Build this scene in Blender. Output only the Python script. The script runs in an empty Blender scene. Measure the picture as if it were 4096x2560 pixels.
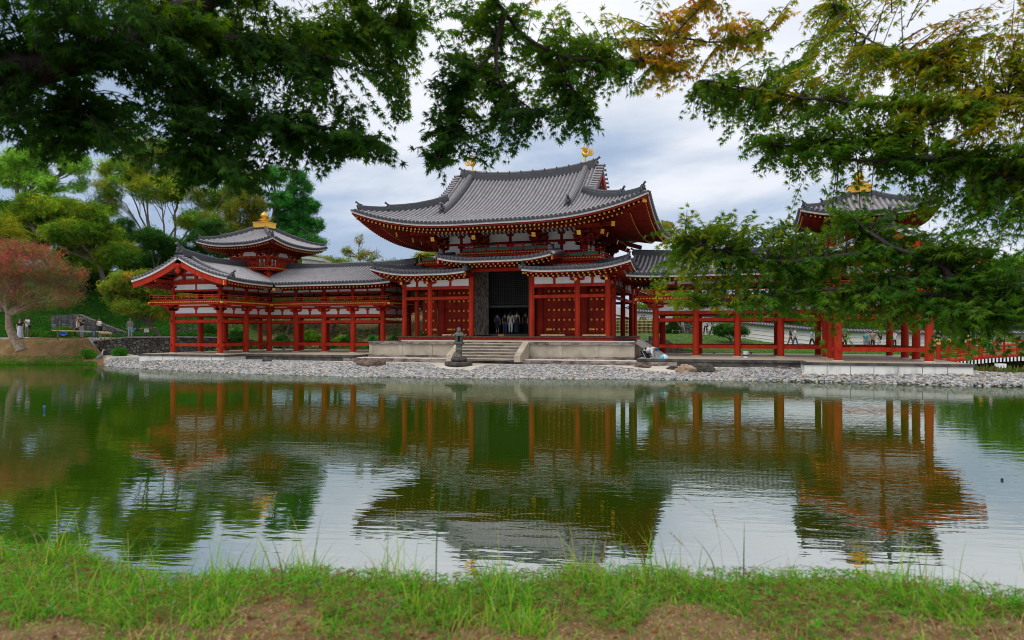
import bpy, math, random
import numpy as np
from mathutils import Vector, Matrix
R = math.radians
rng = random.Random(7)
scn = bpy.context.scene
C = scn.collection
# ---------------------------------------------------------------- camera
CX, CY, CZ, YAW = 14.9, -42.5, 1.49, -0.3213
cam_d = bpy.data.cameras.new("camera"); cam = bpy.data.objects.new("camera", cam_d); C.objects.link(cam)
cam.location = (CX, CY, CZ); cam.rotation_euler = (R(90), 0, -YAW)
cam_d.sensor_width = 36; cam_d.lens = 2725 / 4096 * 36
cam_d.shift_y = (1330 - 1280) / 4096
cam_d.clip_start = 0.05; cam_d.clip_end = 4000
cam_d.dof.use_dof = True; cam_d.dof.focus_distance = 42; cam_d.dof.aperture_fstop = 2.8
scn.camera = cam
# ---------------------------------------------------------------- world
SUN_EL, SUN_AZ = R(58), R(215)        # overcast: a broad soft sun behind the camera's left shoulder
w = bpy.data.worlds.new("World"); scn.world = w; w.use_nodes = True
nt = w.node_tree; N = nt.nodes; L = nt.links
for n in list(N): N.remove(n)
def nd(t, **k):
    n = N.new(t)
    for a, b in k.items(): setattr(n, a, b)
    return n
out = nd('ShaderNodeOutputWorld'); bg = nd('ShaderNodeBackground'); bg.inputs[1].default_value = 0.1
sky = nd('ShaderNodeTexSky', sky_type='NISHITA'); sky.sun_disc = False; sky.sun_elevation = SUN_EL; sky.sun_rotation = SUN_AZ
tc = nd('ShaderNodeTexCoord'); sep = nd('ShaderNodeSeparateXYZ'); L.new(tc.outputs['Generated'], sep.inputs[0])
# flat cloud deck: direction projected on a plane overhead
zc = nd('ShaderNodeMath', operation='MAXIMUM'); L.new(sep.outputs['Z'], zc.inputs[0]); zc.inputs[1].default_value = 0.0
za = nd('ShaderNodeMath', operation='ADD'); L.new(zc.outputs[0], za.inputs[0]); za.inputs[1].default_value = 0.22
dx = nd('ShaderNodeMath', operation='DIVIDE'); L.new(sep.outputs['X'], dx.inputs[0]); L.new(za.outputs[0], dx.inputs[1])
dy = nd('ShaderNodeMath', operation='DIVIDE'); L.new(sep.outputs['Y'], dy.inputs[0]); L.new(za.outputs[0], dy.inputs[1])
cmb = nd('ShaderNodeCombineXYZ'); L.new(dx.outputs[0], cmb.inputs[0]); L.new(dy.outputs[0], cmb.inputs[1])
nz = nd('ShaderNodeTexNoise'); nz.inputs['Scale'].default_value = 1.5; nz.inputs['Detail'].default_value = 7; nz.inputs['Roughness'].default_value = 0.52
nz.inputs['Distortion'].default_value = 0.2
mp = nd('ShaderNodeMapping'); mp.inputs['Rotation'].default_value = (0, 0, 0.32); mp.inputs['Scale'].default_value = (0.85, 1.1, 1); mp.inputs['Location'].default_value = (3.1, 1.7, 0)
L.new(cmb.outputs[0], mp.inputs[0]); L.new(mp.outputs[0], nz.inputs['Vector'])
# height in the sky + cloud noise -> brightness
ma = nd('ShaderNodeMath', operation='MULTIPLY_ADD'); L.new(nz.outputs[0], ma.inputs[0]); ma.inputs[1].default_value = 1.25; ma.inputs[2].default_value = -0.635
# sky is brighter to the right of the picture
dotr = nd('ShaderNodeVectorMath', operation='DOT_PRODUCT'); L.new(tc.outputs['Generated'], dotr.inputs[0]); dotr.inputs[1].default_value = (0.22, 0.04, 1.0)
ad = nd('ShaderNodeMath', operation='ADD'); L.new(dotr.outputs['Value'], ad.inputs[0]); L.new(ma.outputs[0], ad.inputs[1])
rp = nd('ShaderNodeValToRGB'); L.new(ad.outputs[0], rp.inputs[0])
cr = rp.color_ramp; cr.elements[0].position = -0.0; cr.elements[0].color = (0.32, 0.41, 0.56, 1)
cr.elements[1].position = 0.5; cr.elements[1].color = (0.86, 0.87, 0.91, 1)
for p, c in ((0.09, (0.40, 0.485, 0.63)), (0.18, (0.55, 0.61, 0.71)), (0.29, (0.73, 0.755, 0.82))):
    e = cr.elements.new(p); e.color = (*c, 1)
sc_ = nd('ShaderNodeVectorMath', operation='SCALE'); L.new(rp.outputs[0], sc_.inputs[0]); sc_.inputs['Scale'].default_value = 10.0
mx = nd('ShaderNodeMixRGB'); mx.inputs[0].default_value = 0.9; L.new(sky.outputs[0], mx.inputs[1]); L.new(sc_.outputs[0], mx.inputs[2])
L.new(mx.outputs[0], bg.inputs[0]); L.new(bg.outputs[0], out.inputs[0])
# ---------------------------------------------------------------- sun
sd = bpy.data.lights.new("sun", 'SUN'); sd.energy = 1.3; sd.angle = R(35); sd.color = (1.0, 0.95, 0.88)
so = bpy.data.objects.new("sun", sd); C.objects.link(so)
sdir = Vector((math.sin(SUN_AZ) * math.cos(SUN_EL), math.cos(SUN_AZ) * math.cos(SUN_EL), math.sin(SUN_EL)))
so.rotation_euler = sdir.to_track_quat('Z', 'Y').to_euler()
vs = scn.view_settings; vs.view_transform = 'Standard'; vs.look = 'None'; vs.gamma = 1; vs.exposure = 0.3; vs.use_curve_mapping = False
scn.cycles.filter_width = 1.0; scn.cycles.max_bounces = 8; scn.cycles.transparent_max_bounces = 8; scn.cycles.use_denoising = True
# ---------------------------------------------------------------- helpers
fwd = Vector((math.sin(YAW), math.cos(YAW), 0)); rgt = Vector((math.cos(YAW), -math.sin(YAW), 0))
def PT(px, py, d):
    """a spot seen at full-picture pixel (px,py), d metres away (used to read positions off the photograph)"""
    return Vector((CX, CY, CZ)) + fwd * d + rgt * ((px - 2048) / 2725 * d) + Vector((0, 0, -(py - 1330) / 2725 * d))
def DR(p):
    v = Vector((p[0] - CX, p[1] - CY, 0)); return v.dot(fwd), v.dot(rgt)
WL = {}
class MB:
    def __init__(s, mir=False): s.v = []; s.f = []; s.m = []; s.uv = {}; s.mir = mir; s.sm = []
    def add(s, vs, fs, m=0, uvs=None, smooth=False):
        b = len(s.v); s.v += [tuple(p) for p in vs]
        for i, f in enumerate(fs):
            if s.mir: f = tuple(reversed(f))
            s.f.append(tuple(b + k for k in f)); s.m.append(m); s.sm.append(smooth)
            if uvs: s.uv[len(s.f) - 1] = [uvs[k] for k in f]
        return s
    def box(s, c, size, rz=0, m=0, taper=1.0):
        x, y, z = [q / 2 for q in size]; cs, sn = math.cos(rz), math.sin(rz); vs = []
        for dz, t in ((-z, 1.0), (z, taper)):
            for ax, ay in ((-x, -y), (x, -y), (x, y), (-x, y)):
                ax *= t; ay *= t
                vs.append((c[0] + ax * cs - ay * sn, c[1] + ax * sn + ay * cs, c[2] + dz))
        return s.add(vs, [(3, 2, 1, 0), (4, 5, 6, 7), (0, 1, 5, 4), (1, 2, 6, 5), (2, 3, 7, 6), (3, 0, 4, 7)], m)
    def b2(s, x0, x1, y0, y1, z0, z1, m=0):
        return s.box(((x0 + x1) / 2, (y0 + y1) / 2, (z0 + z1) / 2), (abs(x1 - x0), abs(y1 - y0), abs(z1 - z0)), 0, m)
    def sweep(s, pts, prof, m=0, side=None, closed=True, uv=False, smooth=False, scale=None):
        pts = [Vector(p) for p in pts]; n = len(prof); vs = []; L_ = 0; ls = []
        for i, p in enumerate(pts):
            t = pts[min(i + 1, len(pts) - 1)] - pts[max(i - 1, 0)]
            sd_ = Vector(side) if side is not None else Vector((t.y, -t.x, 0))
            if sd_.length < 1e-6: sd_ = Vector((1, 0, 0))
            sd_.normalize(); up = sd_.cross(t).normalized() if side is None else Vector((0, 0, 1))
            if side is None and up.z < 0: up = -up
            if i: L_ += (p - pts[i - 1]).length
            ls.append(L_); k = scale[i] if scale else 1
            for a, b in prof: vs.append(p + sd_ * a * k + up * b * k)
        fs = []
        for i in range(len(pts) - 1):
            for j in range(n if closed else n - 1):
                a = i * n + j; b = i * n + (j + 1) % n; fs.append((a, b, b + n, a + n))
        if closed: fs.append(tuple(range(n - 1, -1, -1))); fs.append(tuple(range((len(pts) - 1) * n, len(pts) * n)))
        uvs = [(ls[i], prof[j][1] * 1.0 + prof[j][0] * .3) for i in range(len(pts)) for j in range(n)] if uv else None
        return s.add(vs, fs, m, uvs, smooth)
    def beam(s, p0, p1, wd, h, m=0):
        return s.sweep([p0, p1], [(-wd / 2, -h / 2), (wd / 2, -h / 2), (wd / 2, h / 2), (-wd / 2, h / 2)], m)
    def tube(s, pts, r, n=8, m=0, smooth=True, cap=True, rot=0):
        pts = [Vector(p) for p in pts]; r = r if isinstance(r, (list, tuple)) else [r] * len(pts); vs = []
        ref = None
        for i, p in enumerate(pts):
            t = (pts[min(i + 1, len(pts) - 1)] - pts[max(i - 1, 0)]).normalized()
            if ref is None: ref = Vector((0, 0, 1)) if abs(t.z) < .9 else Vector((1, 0, 0))
            a = t.cross(ref).normalized(); b = a.cross(t).normalized(); ref = b
            for k in range(n):
                q = 2 * math.pi * k / n + rot; vs.append(p + (a * math.cos(q) + b * math.sin(q)) * r[i])
        fs = [(i * n + k, i * n + (k + 1) % n, (i + 1) * n + (k + 1) % n, (i + 1) * n + k) for i in range(len(pts) - 1) for k in range(n)]
        s.add(vs, fs, m, None, smooth)
        if cap:
            s.add(vs[:n], [tuple(range(n - 1, -1, -1))], m); s.add(vs[-n:], [tuple(range(n))], m)
        return s
    def lathe(s, prof, c=(0, 0, 0), n=16, m=0, smooth=True, sx=1, rot=0):
        vs = [(c[0] + r * math.cos(2 * math.pi * k / n + rot) * sx, c[1] + r * math.sin(2 * math.pi * k / n + rot), c[2] + z) for r, z in prof for k in range(n)]
        fs = [(i * n + k, i * n + (k + 1) % n, (i + 1) * n + (k + 1) % n, (i + 1) * n + k) for i in range(len(prof) - 1) for k in range(n)]
        s.add(vs, fs, m, None, smooth)
        s.add(vs[:n], [tuple(range(n - 1, -1, -1))], m); s.add(vs[-n:], [tuple(range(n))], m); return s
    def ball(s, c, r, m=0, n=10, rings=6, jit=0, seed=0):
        rr = random.Random(seed); r = r if isinstance(r, (tuple, list)) else (r, r, r); vs = [(c[0], c[1], c[2] - r[2])]
        for i in range(1, rings):
            th = math.pi * i / rings
            for k in range(n):
                q = 2 * math.pi * k / n; j = 1 + rr.uniform(-jit, jit)
                vs.append((c[0] + r[0] * math.sin(th) * math.cos(q) * j, c[1] + r[1] * math.sin(th) * math.sin(q) * j, c[2] - r[2] * math.cos(th) * j))
        vs.append((c[0], c[1], c[2] + r[2])); fs = [(0, 1 + (k + 1) % n, 1 + k) for k in range(n)]
        for i in range(rings - 2):
            for k in range(n):
                a = 1 + i * n + k; b = 1 + i * n + (k + 1) % n; fs.append((a, b, b + n, a + n))
        t = len(vs) - 1; o = 1 + (rings - 2) * n; fs += [(o + k, o + (k + 1) % n, t) for k in range(n)]
        return s.add(vs, fs, m, None, True)
    def grid(s, P, us, vs_, m=0, smooth=True, uv=True, flip=False):
        nv = len(vs_); pts = [P(u, v) for u in us for v in vs_]; fs = []
        for i in range(len(us) - 1):
            for j in range(nv - 1):
                a = i * nv + j; f = (a, a + nv, a + nv + 1, a + 1); fs.append(tuple(reversed(f)) if flip else f)
        return s.add(pts, fs, m, [(u, v) for u in us for v in vs_] if uv else None, smooth)
    def build(s, name, mats, parent=None, kind=None):
        me = bpy.data.meshes.new(name); o3 = WL.get(parent.name, (0, 0, 0)) if parent else (0, 0, 0)
        k = -1 if s.mir else 1
        me.from_pydata([(p[0] * k - o3[0], p[1] - o3[1], p[2] - o3[2]) for p in s.v], [], s.f)
        mats = mats if isinstance(mats, (list, tuple)) else [mats]
        for mt in mats: me.materials.append(mt)
        me.polygons.foreach_set('material_index', s.m); me.polygons.foreach_set('use_smooth', s.sm)
        if s.uv:
            ul = me.uv_layers.new(name='UVMap')
            for fi, p in enumerate(me.polygons):
                u = s.uv.get(fi)
                if u:
                    for li, q in zip(p.loop_indices, u): ul.data[li].uv = q
        me.update(); o = bpy.data.objects.new(name, me); C.objects.link(o)
        if parent: o.parent = parent; WL[o.name] = o3
        else: WL[o.name] = (0, 0, 0)
        if kind: o['kind'] = kind
        return o
def thing(name, label, cat, loc=(0, 0, 0), rz=0, group=None):
    o = bpy.data.objects.new(name, None); C.objects.link(o); o.location = loc; o.rotation_euler = (0, 0, rz)
    o.empty_display_size = .2; o['label'] = label; o['category'] = cat
    if group: o['group'] = group
    WL[o.name] = tuple(loc); return o
def tag(o, label, cat, group=None):
    o['label'] = label; o['category'] = cat
    if group: o['group'] = group
    return o
def dup(root, loc, rz=0, label=None, group=None):
    r = root.copy(); C.objects.link(r); r.location = loc; r.rotation_euler = (0, 0, rz)
    if label: r['label'] = label
    if group: r['group'] = group
    for ch in list(root.children):
        c = ch.copy(); C.objects.link(c); c.parent = r
        for g in ch.children:
            q = g.copy(); C.objects.link(q); q.parent = c
    return r
# ---------------------------------------------------------------- materials
MC = {}
def mat(name, col, rough=.6, metal=0, var=.0, scale=3, col2=None, bump=0, bscale=20, spec=.5, stretch=None, uvwave=None, lo=.35, hi=.65, trans=None, coat=0):
    """principled, colour varied by object-space noise between col and col2, optional bump"""
    if name in MC: return MC[name]
    m = bpy.data.materials.new(name); m.use_nodes = True; t = m.node_tree; b = t.nodes['Principled BSDF']; k = t.links
    b.inputs['Roughness'].default_value = rough; b.inputs['Metallic'].default_value = metal
    b.inputs['Specular IOR Level'].default_value = spec; b.inputs['Coat Weight'].default_value = coat
    tcn = t.nodes.new('ShaderNodeTexCoord'); mpn = t.nodes.new('ShaderNodeMapping'); k.new(tcn.outputs['Object'], mpn.inputs[0])
    if stretch: mpn.inputs['Scale'].default_value = stretch
    col = tuple(col); c2 = tuple(col2) if col2 else tuple(max(0, q * (1 - var)) for q in col)
    no = t.nodes.new('ShaderNodeTexNoise'); no.inputs['Scale'].default_value = scale; no.inputs['Detail'].default_value = 6; no.inputs['Roughness'].default_value = .6
    k.new(mpn.outputs[0], no.inputs['Vector']); r_ = t.nodes.new('ShaderNodeValToRGB'); k.new(no.outputs[0], r_.inputs[0])
    r_.color_ramp.elements[0].position = lo; r_.color_ramp.elements[1].position = hi
    r_.color_ramp.elements[0].color = (*c2, 1); r_.color_ramp.elements[1].color = (*col, 1)
    k.new(r_.outputs[0], b.inputs['Base Color'])
    nrm = None
    if bump:
        n2 = t.nodes.new('ShaderNodeTexNoise'); n2.inputs['Scale'].default_value = bscale; n2.inputs['Detail'].default_value = 4; k.new(mpn.outputs[0], n2.inputs['Vector'])
        bm = t.nodes.new('ShaderNodeBump'); bm.inputs['Strength'].default_value = bump; bm.inputs['Distance'].default_value = .05; k.new(n2.outputs[0], bm.inputs['Height']); k.new(bm.outputs[0], b.inputs['Normal']); nrm = bm
    if uvwave:   # (lines per metre along uv.y, darkness)
        sx_ = t.nodes.new('ShaderNodeSeparateXYZ'); k.new(tcn.outputs['UV'], sx_.inputs[0])
        mm = t.nodes.new('ShaderNodeMath'); mm.operation = 'MULTIPLY'; mm.inputs[1].default_value = uvwave[0]; k.new(sx_.outputs[1], mm.inputs[0])
        fr = t.nodes.new('ShaderNodeMath'); fr.operation = 'FRACT'; k.new(mm.outputs[0], fr.inputs[0])
        r2 = t.nodes.new('ShaderNodeValToRGB'); k.new(fr.outputs[0], r2.inputs[0]); r2.color_ramp.elements[0].position = uvwave[2]; r2.color_ramp.elements[1].position = uvwave[2] + .12
        d = uvwave[1]; r2.color_ramp.elements[0].color = (d, d, d, 1); r2.color_ramp.elements[1].color = (1, 1, 1, 1)
        mu = t.nodes.new('ShaderNodeMixRGB'); mu.blend_type = 'MULTIPLY'; mu.inputs[0].default_value = 1; k.new(r_.outputs[0], mu.inputs[1]); k.new(r2.outputs[0], mu.inputs[2]); k.new(mu.outputs[0], b.inputs['Base Color'])
    MC[name] = m; return m
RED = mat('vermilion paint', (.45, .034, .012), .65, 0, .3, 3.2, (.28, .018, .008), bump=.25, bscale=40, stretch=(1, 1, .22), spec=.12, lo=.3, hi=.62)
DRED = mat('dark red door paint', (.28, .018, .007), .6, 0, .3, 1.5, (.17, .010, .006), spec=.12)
URED = mat('shaded eave red', (.21, .016, .008), .6, 0, .3, 2, spec=.12)  # vermilion darkened: the shade under the eaves is put into the colour
TILE = mat('grey roof tile', (.31, .295, .31), .42, 0, .35, 2.2, (.20, .19, .20), bump=.1, bscale=60, spec=.6)
PAN = mat('pan roof tile', (.165, .16, .175), .5, 0, .35, 5, (.10, .10, .115), uvwave=(6.5, .35, .32), spec=.5)
TDARK = mat('dark ridge tile', (.075, .078, .09), .45, 0, .4, 8, (.045, .047, .055), uvwave=(17, .45, .25), spec=.5)
TEND = mat('round tile end', (.085, .088, .10), .45, 0, .4, 12, (.05, .05, .06), bump=.4, bscale=60)
PLAST = mat('white plaster', (.80, .80, .79), .8, 0, .08, 1.5)
GOLD = mat('gilt metal', (.86, .50, .055), .32, .55, .25, 14, (.65, .34, .03))
YEL = mat('yellow painted rafter end', (.72, .38, .035), .5, 0, .3, 8)
GREEN = mat('green painted boards', (.02, .17, .105), .6, 0, .3, 4, stretch=(.3, 1, 6))
WOOD = mat('weathered brown wood', (.13, .075, .045), .7, 0, .5, 4, (.045, .026, .018), bump=.4, bscale=14, stretch=(4, 4, .6))
DWOOD = mat('dark old wood', (.03, .02, .015), .7, 0, .4, 4, stretch=(4, 4, .6))
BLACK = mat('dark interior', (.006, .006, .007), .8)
STONE = mat('pale podium stone', (.54, .47, .36), .8, 0, .25, 1.3, (.36, .31, .24), bump=.2, bscale=30)
STAIN = mat('stained coping stone', (.30, .26, .235), .85, 0, .6, 1.4, (.085, .06, .055), bump=.3, bscale=25, stretch=(1, 1, 3), lo=.38, hi=.58)
PLASTW = mat('stained white stone base', (.72, .71, .67), .8, 0, .4, 1.8, (.44, .43, .39), bump=.1, stretch=(1, 1, .4), lo=.25, hi=.5)
COPE = mat('dark mossy kerb stone', (.11, .10, .088), .9, 0, .5, 2.5, (.035, .033, .03), bump=.4, bscale=20)
PAVE = mat('pale earth paving', (.45, .38, .28), .9, 0, .2, 1.2)
IVORY = mat('white painted eave board', (.66, .65, .63), .6, 0, .15, 3)
# ================================================================ roofs
def roof_face(mb, P, ss, vb, vt, nv=7, r=.085, discs=True, dsz=.105):
    """pan tile sheet (mat 1) + rows of round cover tiles (mat 0) + end discs (mat 2). P(s,v)->point"""
    def col(s):
        a, b = vb(s), vt(s); return [(s, a + (b - a) * j / (nv - 1)) for j in range(nv)]
    cols = [col(s) for s in ss]; pts = [P(*q) for c in cols for q in c]; uvs = [q for c in cols for q in c]
    fs = [(i * nv + j, (i + 1) * nv + j, (i + 1) * nv + j + 1, i * nv + j + 1) for i in range(len(ss) - 1) for j in range(nv - 1)]
    mb.add(pts, fs, 1, uvs, True)
    for s, c in zip(ss, cols):
        a, b = c[0][1], c[-1][1]
        if b - a < .2: continue
        vs = []; n = 6
        for (s_, v) in c:
            p = Vector(P(s_, v)); t = (Vector(P(s_, v + .05)) - Vector(P(s_, v - .05))).normalized()
            sdv = (Vector(P(s_ + .05, v)) - Vector(P(s_ - .05, v))).normalized(); nn = sdv.cross(t).normalized()
            if nn.z < 0: nn = -nn
            for k in range(n):
                q = math.pi * k / (n - 1); vs.append(p + sdv * math.cos(q) * r + nn * (math.sin(q) * r * 1.15))
        mb.add(vs, [(j * n + k, j * n + k + 1, (j + 1) * n + k + 1, (j + 1) * n + k) for j in range(len(c) - 1) for k in range(n - 1)], 0, None, True)
        if discs and a == 0:
            p = Vector(P(s, 0)); t = (Vector(P(s, .1)) - p).normalized()
            c0 = p + Vector((0, 0, .035)); mb.tube([c0 - t * .05, c0 + t * .03], dsz, 10, 2, False)
            mb.tube([c0 - t * .065, c0 - t * .05], dsz * .62, 8, 2, False)
def frange(a, b, st):
    n = max(1, round((b - a) / st)); return [a + (b - a) * i / n for i in range(n + 1)]
def line(P, s0, s1, v, dz, n=24): return [Vector(P(s0 + (s1 - s0) * i / n, v)) + Vector((0, 0, dz)) for i in range(n + 1)]
def rect(w_, z0, z1): return [(-w_ / 2, z0), (w_ / 2, z0), (w_ / 2, z1), (-w_ / 2, z1)]
def muneprof(w_, h): return [(-w_ / 2, -.12), (-w_ / 2, h * .55), (-w_ * .42, h * .6), (-w_ * .42, h * .8), (-w_ * .30, h * .84), (-w_ * .22, h * .97), (0, h * 1.04), (w_ * .22, h * .97), (w_ * .30, h * .84), (w_ * .42, h * .8), (w_ * .42, h * .6), (w_ / 2, h * .55), (w_ / 2, -.12)][::-1]
def oni(mb, p, d, s=1.0, m=2, horn=True):
    """demon-face end tile facing direction d with the round bird-perch tile above it"""
    p = Vector(p); d = Vector(d); d.z = 0; d.normalize(); sd_ = Vector((d.y, -d.x, 0)); up = Vector((0, 0, 1))
    an = math.atan2(d.y, d.x)
    mb.box(p + up * .14 * s, (.16 * s, .44 * s, .46 * s), an, m, .75)
    mb.ball(p + d * .1 * s + up * .16 * s, (.12 * s, .14 * s, .13 * s), m, 8, 5, .15, 3)
    for k in (-1, 1):
        mb.ball(p + d * .09 * s + up * .26 * s + sd_ * k * .12 * s, (.07 * s,) * 3, m, 6, 4)
        mb.ball(p + d * .06 * s + up * .0 * s + sd_ * k * .2 * s, (.09 * s, .09 * s, .13 * s), m, 6, 4, .2, 5)
        mb.tube([p + up * .3 * s + sd_ * k * .12 * s, p + up * .44 * s + sd_ * k * .2 * s], [.05 * s, .015 * s], 5, m)
    if horn:
        mb.tube([p - d * .35 * s + up * .30 * s, p + up * .38 * s, p + d * .26 * s + up * .56 * s], [.07 * s, .08 * s, .085 * s], 8, m)
        mb.tube([p + d * .25 * s + up * .55 * s, p + d * .29 * s + up * .58 * s], [.105 * s] * 2, 10, m)
def eaves(P, s0, s1, vt, st, base_v, wall_v, dz1=.40, dz2=.52, gold=1, lowgold=True, in1=.28, mir=False, fasc=1.0, gs=1.0):
    """one mesh: white board, red board, flying rafters with gilt ends, base rafters, soffit. mats: URED, IVORY, YEL"""
    mb = MB(mir)
    n = 28
    mb.sweep(line(P, s0, s1, .05, 0, n), rect(.12, -.10, -.03), 3)
    mb.sweep(line(P, s0 + .05, s1 - .05, .10, 0, n), rect(.10, -.215, -.10), 1)
    mb.sweep(line(P, s0 + .1, s1 - .1, .16, 0, n), rect(.14, -.215 - .13 * fasc, -.217), 4)
    # soffit sheet above rafters
    def S(s, v):
        p = Vector(P(s, 0)); q = Vector(P(s, v)); lift = (q.z - p.z)
        return Vector((q.x, q.y, p.z - .24 + lift * (.35 if v < base_v else .35) ))
    ss = frange(s0 + .12, s1 - .12, (s1 - s0) / 40); vs_ = [0, .25, .5, .75, 1.0]
    pts = [S(s, .12 + (max(.15, min(wall_v, vt(s))) - .12) * q) for s in ss for q in vs_]; nv = 5
    mb.add(pts, [tuple(reversed((i * nv + j, (i + 1) * nv + j, (i + 1) * nv + j + 1, i * nv + j + 1))) for i in range(len(ss) - 1) for j in range(nv - 1)], 0)
    for s in frange(s0 + .3, s1 - .3, st):
        e = min(vt(s), wall_v)
        if e < in1 + .25: continue
        p0 = S(s, in1); p1 = S(s, min(e, base_v + .5)); dn = Vector((0, 0, -(dz1 - .24)))
        mb.beam(p0 + dn, p1 + dn, .085, .10, 0)
        t = (p0 - p1).normalized(); mb.beam(p0 + dn + t * .025, p0 + dn, .095 * gs, .105 * gs, 2)
        if e > base_v + .2:
            q0 = S(s, base_v); q1 = S(s, e); dn = Vector((0, 0, -(dz2 - .24)))
            mb.beam(q0 + dn, q1 + dn, .10, .12, 0)
            if lowgold: t = (q0 - q1).normalized(); mb.tube([q0 + dn + t * .025, q0 + dn], .065, 6, 2, False)
    # board that carries the flying rafters
    if base_v < wall_v:
        mm = [S(s, base_v + .12) + Vector((0, 0, -(dz2 - .24) + .085)) for s in frange(s0 + base_v + .1, s1 - base_v - .1, .8)]
        mb.sweep(mm, rect(.1, -.02, .05), 0)
    return mb
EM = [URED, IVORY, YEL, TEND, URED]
def bracket(mb, x, y, z, outs, s=1.0, steps=1, gold=None):
    """tokyo: bearing block, cross arms with small blocks, stepped outward"""
    mb.box((x, y, z + .11 * s), (.42 * s, .42 * s, .22 * s), 0, 0, 1.0)
    mb.box((x, y, z - .0 * s), (.30 * s, .30 * s, .12 * s), 0, 0, 1.3)
    for k in range(steps):
        zz = z + (.30 + .36 * k) * s
        for (ox, oy) in outs:
            ln = (.62 + .42 * k) * s; L_ = math.hypot(ox, oy); ux, uy = ox / L_, oy / L_
            mb.beam((x - ux * .5 * s, y - uy * .5 * s, zz), (x + ux * ln, y + uy * ln, zz + .004), .17 * s, .20 * s)
            mb.box((x + ux * (ln - .06 * s), y + uy * (ln - .06 * s), zz + .17 * s), (.24 * s, .24 * s, .15 * s), 0, 0, 1.15)
            # cross arm at the end
            px, py = -uy, ux; cx_, cy_ = x + ux * (ln - .06 * s) * (k + 0) / max(1, k), y
        for (px, py) in ((1, 0), (0, 1)):
            if not any(abs(o[0] * py - o[1] * px) > .1 for o in outs): continue
            for off in [0] + ([(.56 + .42 * (k - 1)) * s] if k else []):
                for (ox, oy) in (outs if off else [(0, 0)]):
                    L_ = math.hypot(ox, oy) or 1
                    if off and abs(ox / L_ * px + oy / L_ * py) > .5: continue
                    cx_ = x + ox / L_ * off; cy_ = y + oy / L_ * off; a = .60 * s
                    zb = zz - .015 if not off else zz - .01
                    mb.sweep([(cx_ - px * a, cy_ - py * a, zb + .06), (cx_ - px * a * .7, cy_ - py * a * .7, zb), (cx_ + px * a * .7, cy_ + py * a * .7, zb), (cx_ + px * a, cy_ + py * a, zb + .06)], rect(.17 * s, -.09 * s, .09 * s))
                    for q in (-.88, 0, .88): mb.box((cx_ + px * a * q, cy_ + py * a * q, zz + .18 * s), (.22 * s, .22 * s, .14 * s), 0, 0, 1.15)
def post(mb, x, y, z0, z1, r, sq=False, m=0):
    if sq: mb.tube([(x, y, z0), (x, y, z1)], r * 1.3, 8, m, False, True, math.pi / 8)
    else: mb.tube([(x, y, z0), (x, y, z0 + (z1 - z0) * .6), (x, y, z1)], [r, r * .98, r * .88], 14, m)
def railing(mb, pts, h=.48, st=.75, ext=.25, gold=True, inner=False):
    """koran: base, middle and round top rail on short struts; ends of the top rail run past and turn up"""
    for a, b in zip(pts[:-1], pts[1:]):
        a, b = Vector(a), Vector(b); t = (b - a).normalized(); L_ = (b - a).length
        up = Vector((0, 0, 1))
        mb.beam(a - t * ext * .5 + up * .04, b + t * ext * .5 + up * .041, .08, .07)
        mb.beam(a - t * ext * .8 + up * h * .6, b + t * ext * .8 + up * (h * .6 + .001), .055, .04)
        mb.tube([a - t * ext + up * (h + .07), a + up * (h - .02), a + t * .3 + up * (h - .04), b - t * .3 + up * (h - .041), b + up * (h - .021), b + t * ext + up * (h + .069)], .032, 6)
        n = max(1, round(L_ / st))
        for i in range(n + 1):
            p = a + t * (L_ * i / n); mb.box(p + up * (h * .45), (.08, .08, h * .9), 0)
def deck(mb, x0, x1, y0, y1, z, th=.10, sides='f'):
    """floor slab mat0 with gilt-ended joists below (mat1) ; sides: f front, l left(-x), r right(+x), b back"""
    mb.b2(x0, x1, y0, y1, z, z + .05, 2)
    e = .12
    if 'f' in sides:
        for x in frange(x0 + .1, x1 - .1, .19): mb.box((x, y0 + .01, z - .05), (.09, .05, .075), 0, 1)
        mb.b2(x0, x1, y0 + .05, y0 + .2, z - .10, z - .002, 0); mb.b2(x0 - .25, x1 + .25, y0 + .12, y0 + .26, z - .235, z - .105, 0)
    if 'b' in sides: mb.b2(x0, x1, y1 - .2, y1 - .05, z - .16, z - .003, 0)
    for ch, xs, sg in (('r', x1, -1), ('l', x0, 1)):
        if ch in sides:
            for y in frange(y0 + .1, y1 - .1, .19): mb.box((xs + sg * .01, y, z - .05), (.05, .105, .085), 0, 1)
            mb.b2(xs + sg * .05, xs + sg * .2, y0 + .2, y1 - .2, z - .101, z - .003, 0); mb.b2(xs + sg * .12, xs + sg * .26, y0 - .25, y1 + .25, z - .24, z - .106, 0)

# ================================================================ the central hall
hall = thing('temple_hall', 'large central red timber hall under a sweeping grey tiled roof, on a stone podium', 'temple hall', (0, 6, -.2))
HM = [RED, YEL, URED]
MX, MY0, MY1 = 5.15, 1.94, 9.82          # core columns
KX, KY0, KY1 = 7.1, 0.0, 11.76           # pent-roof columns
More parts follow.
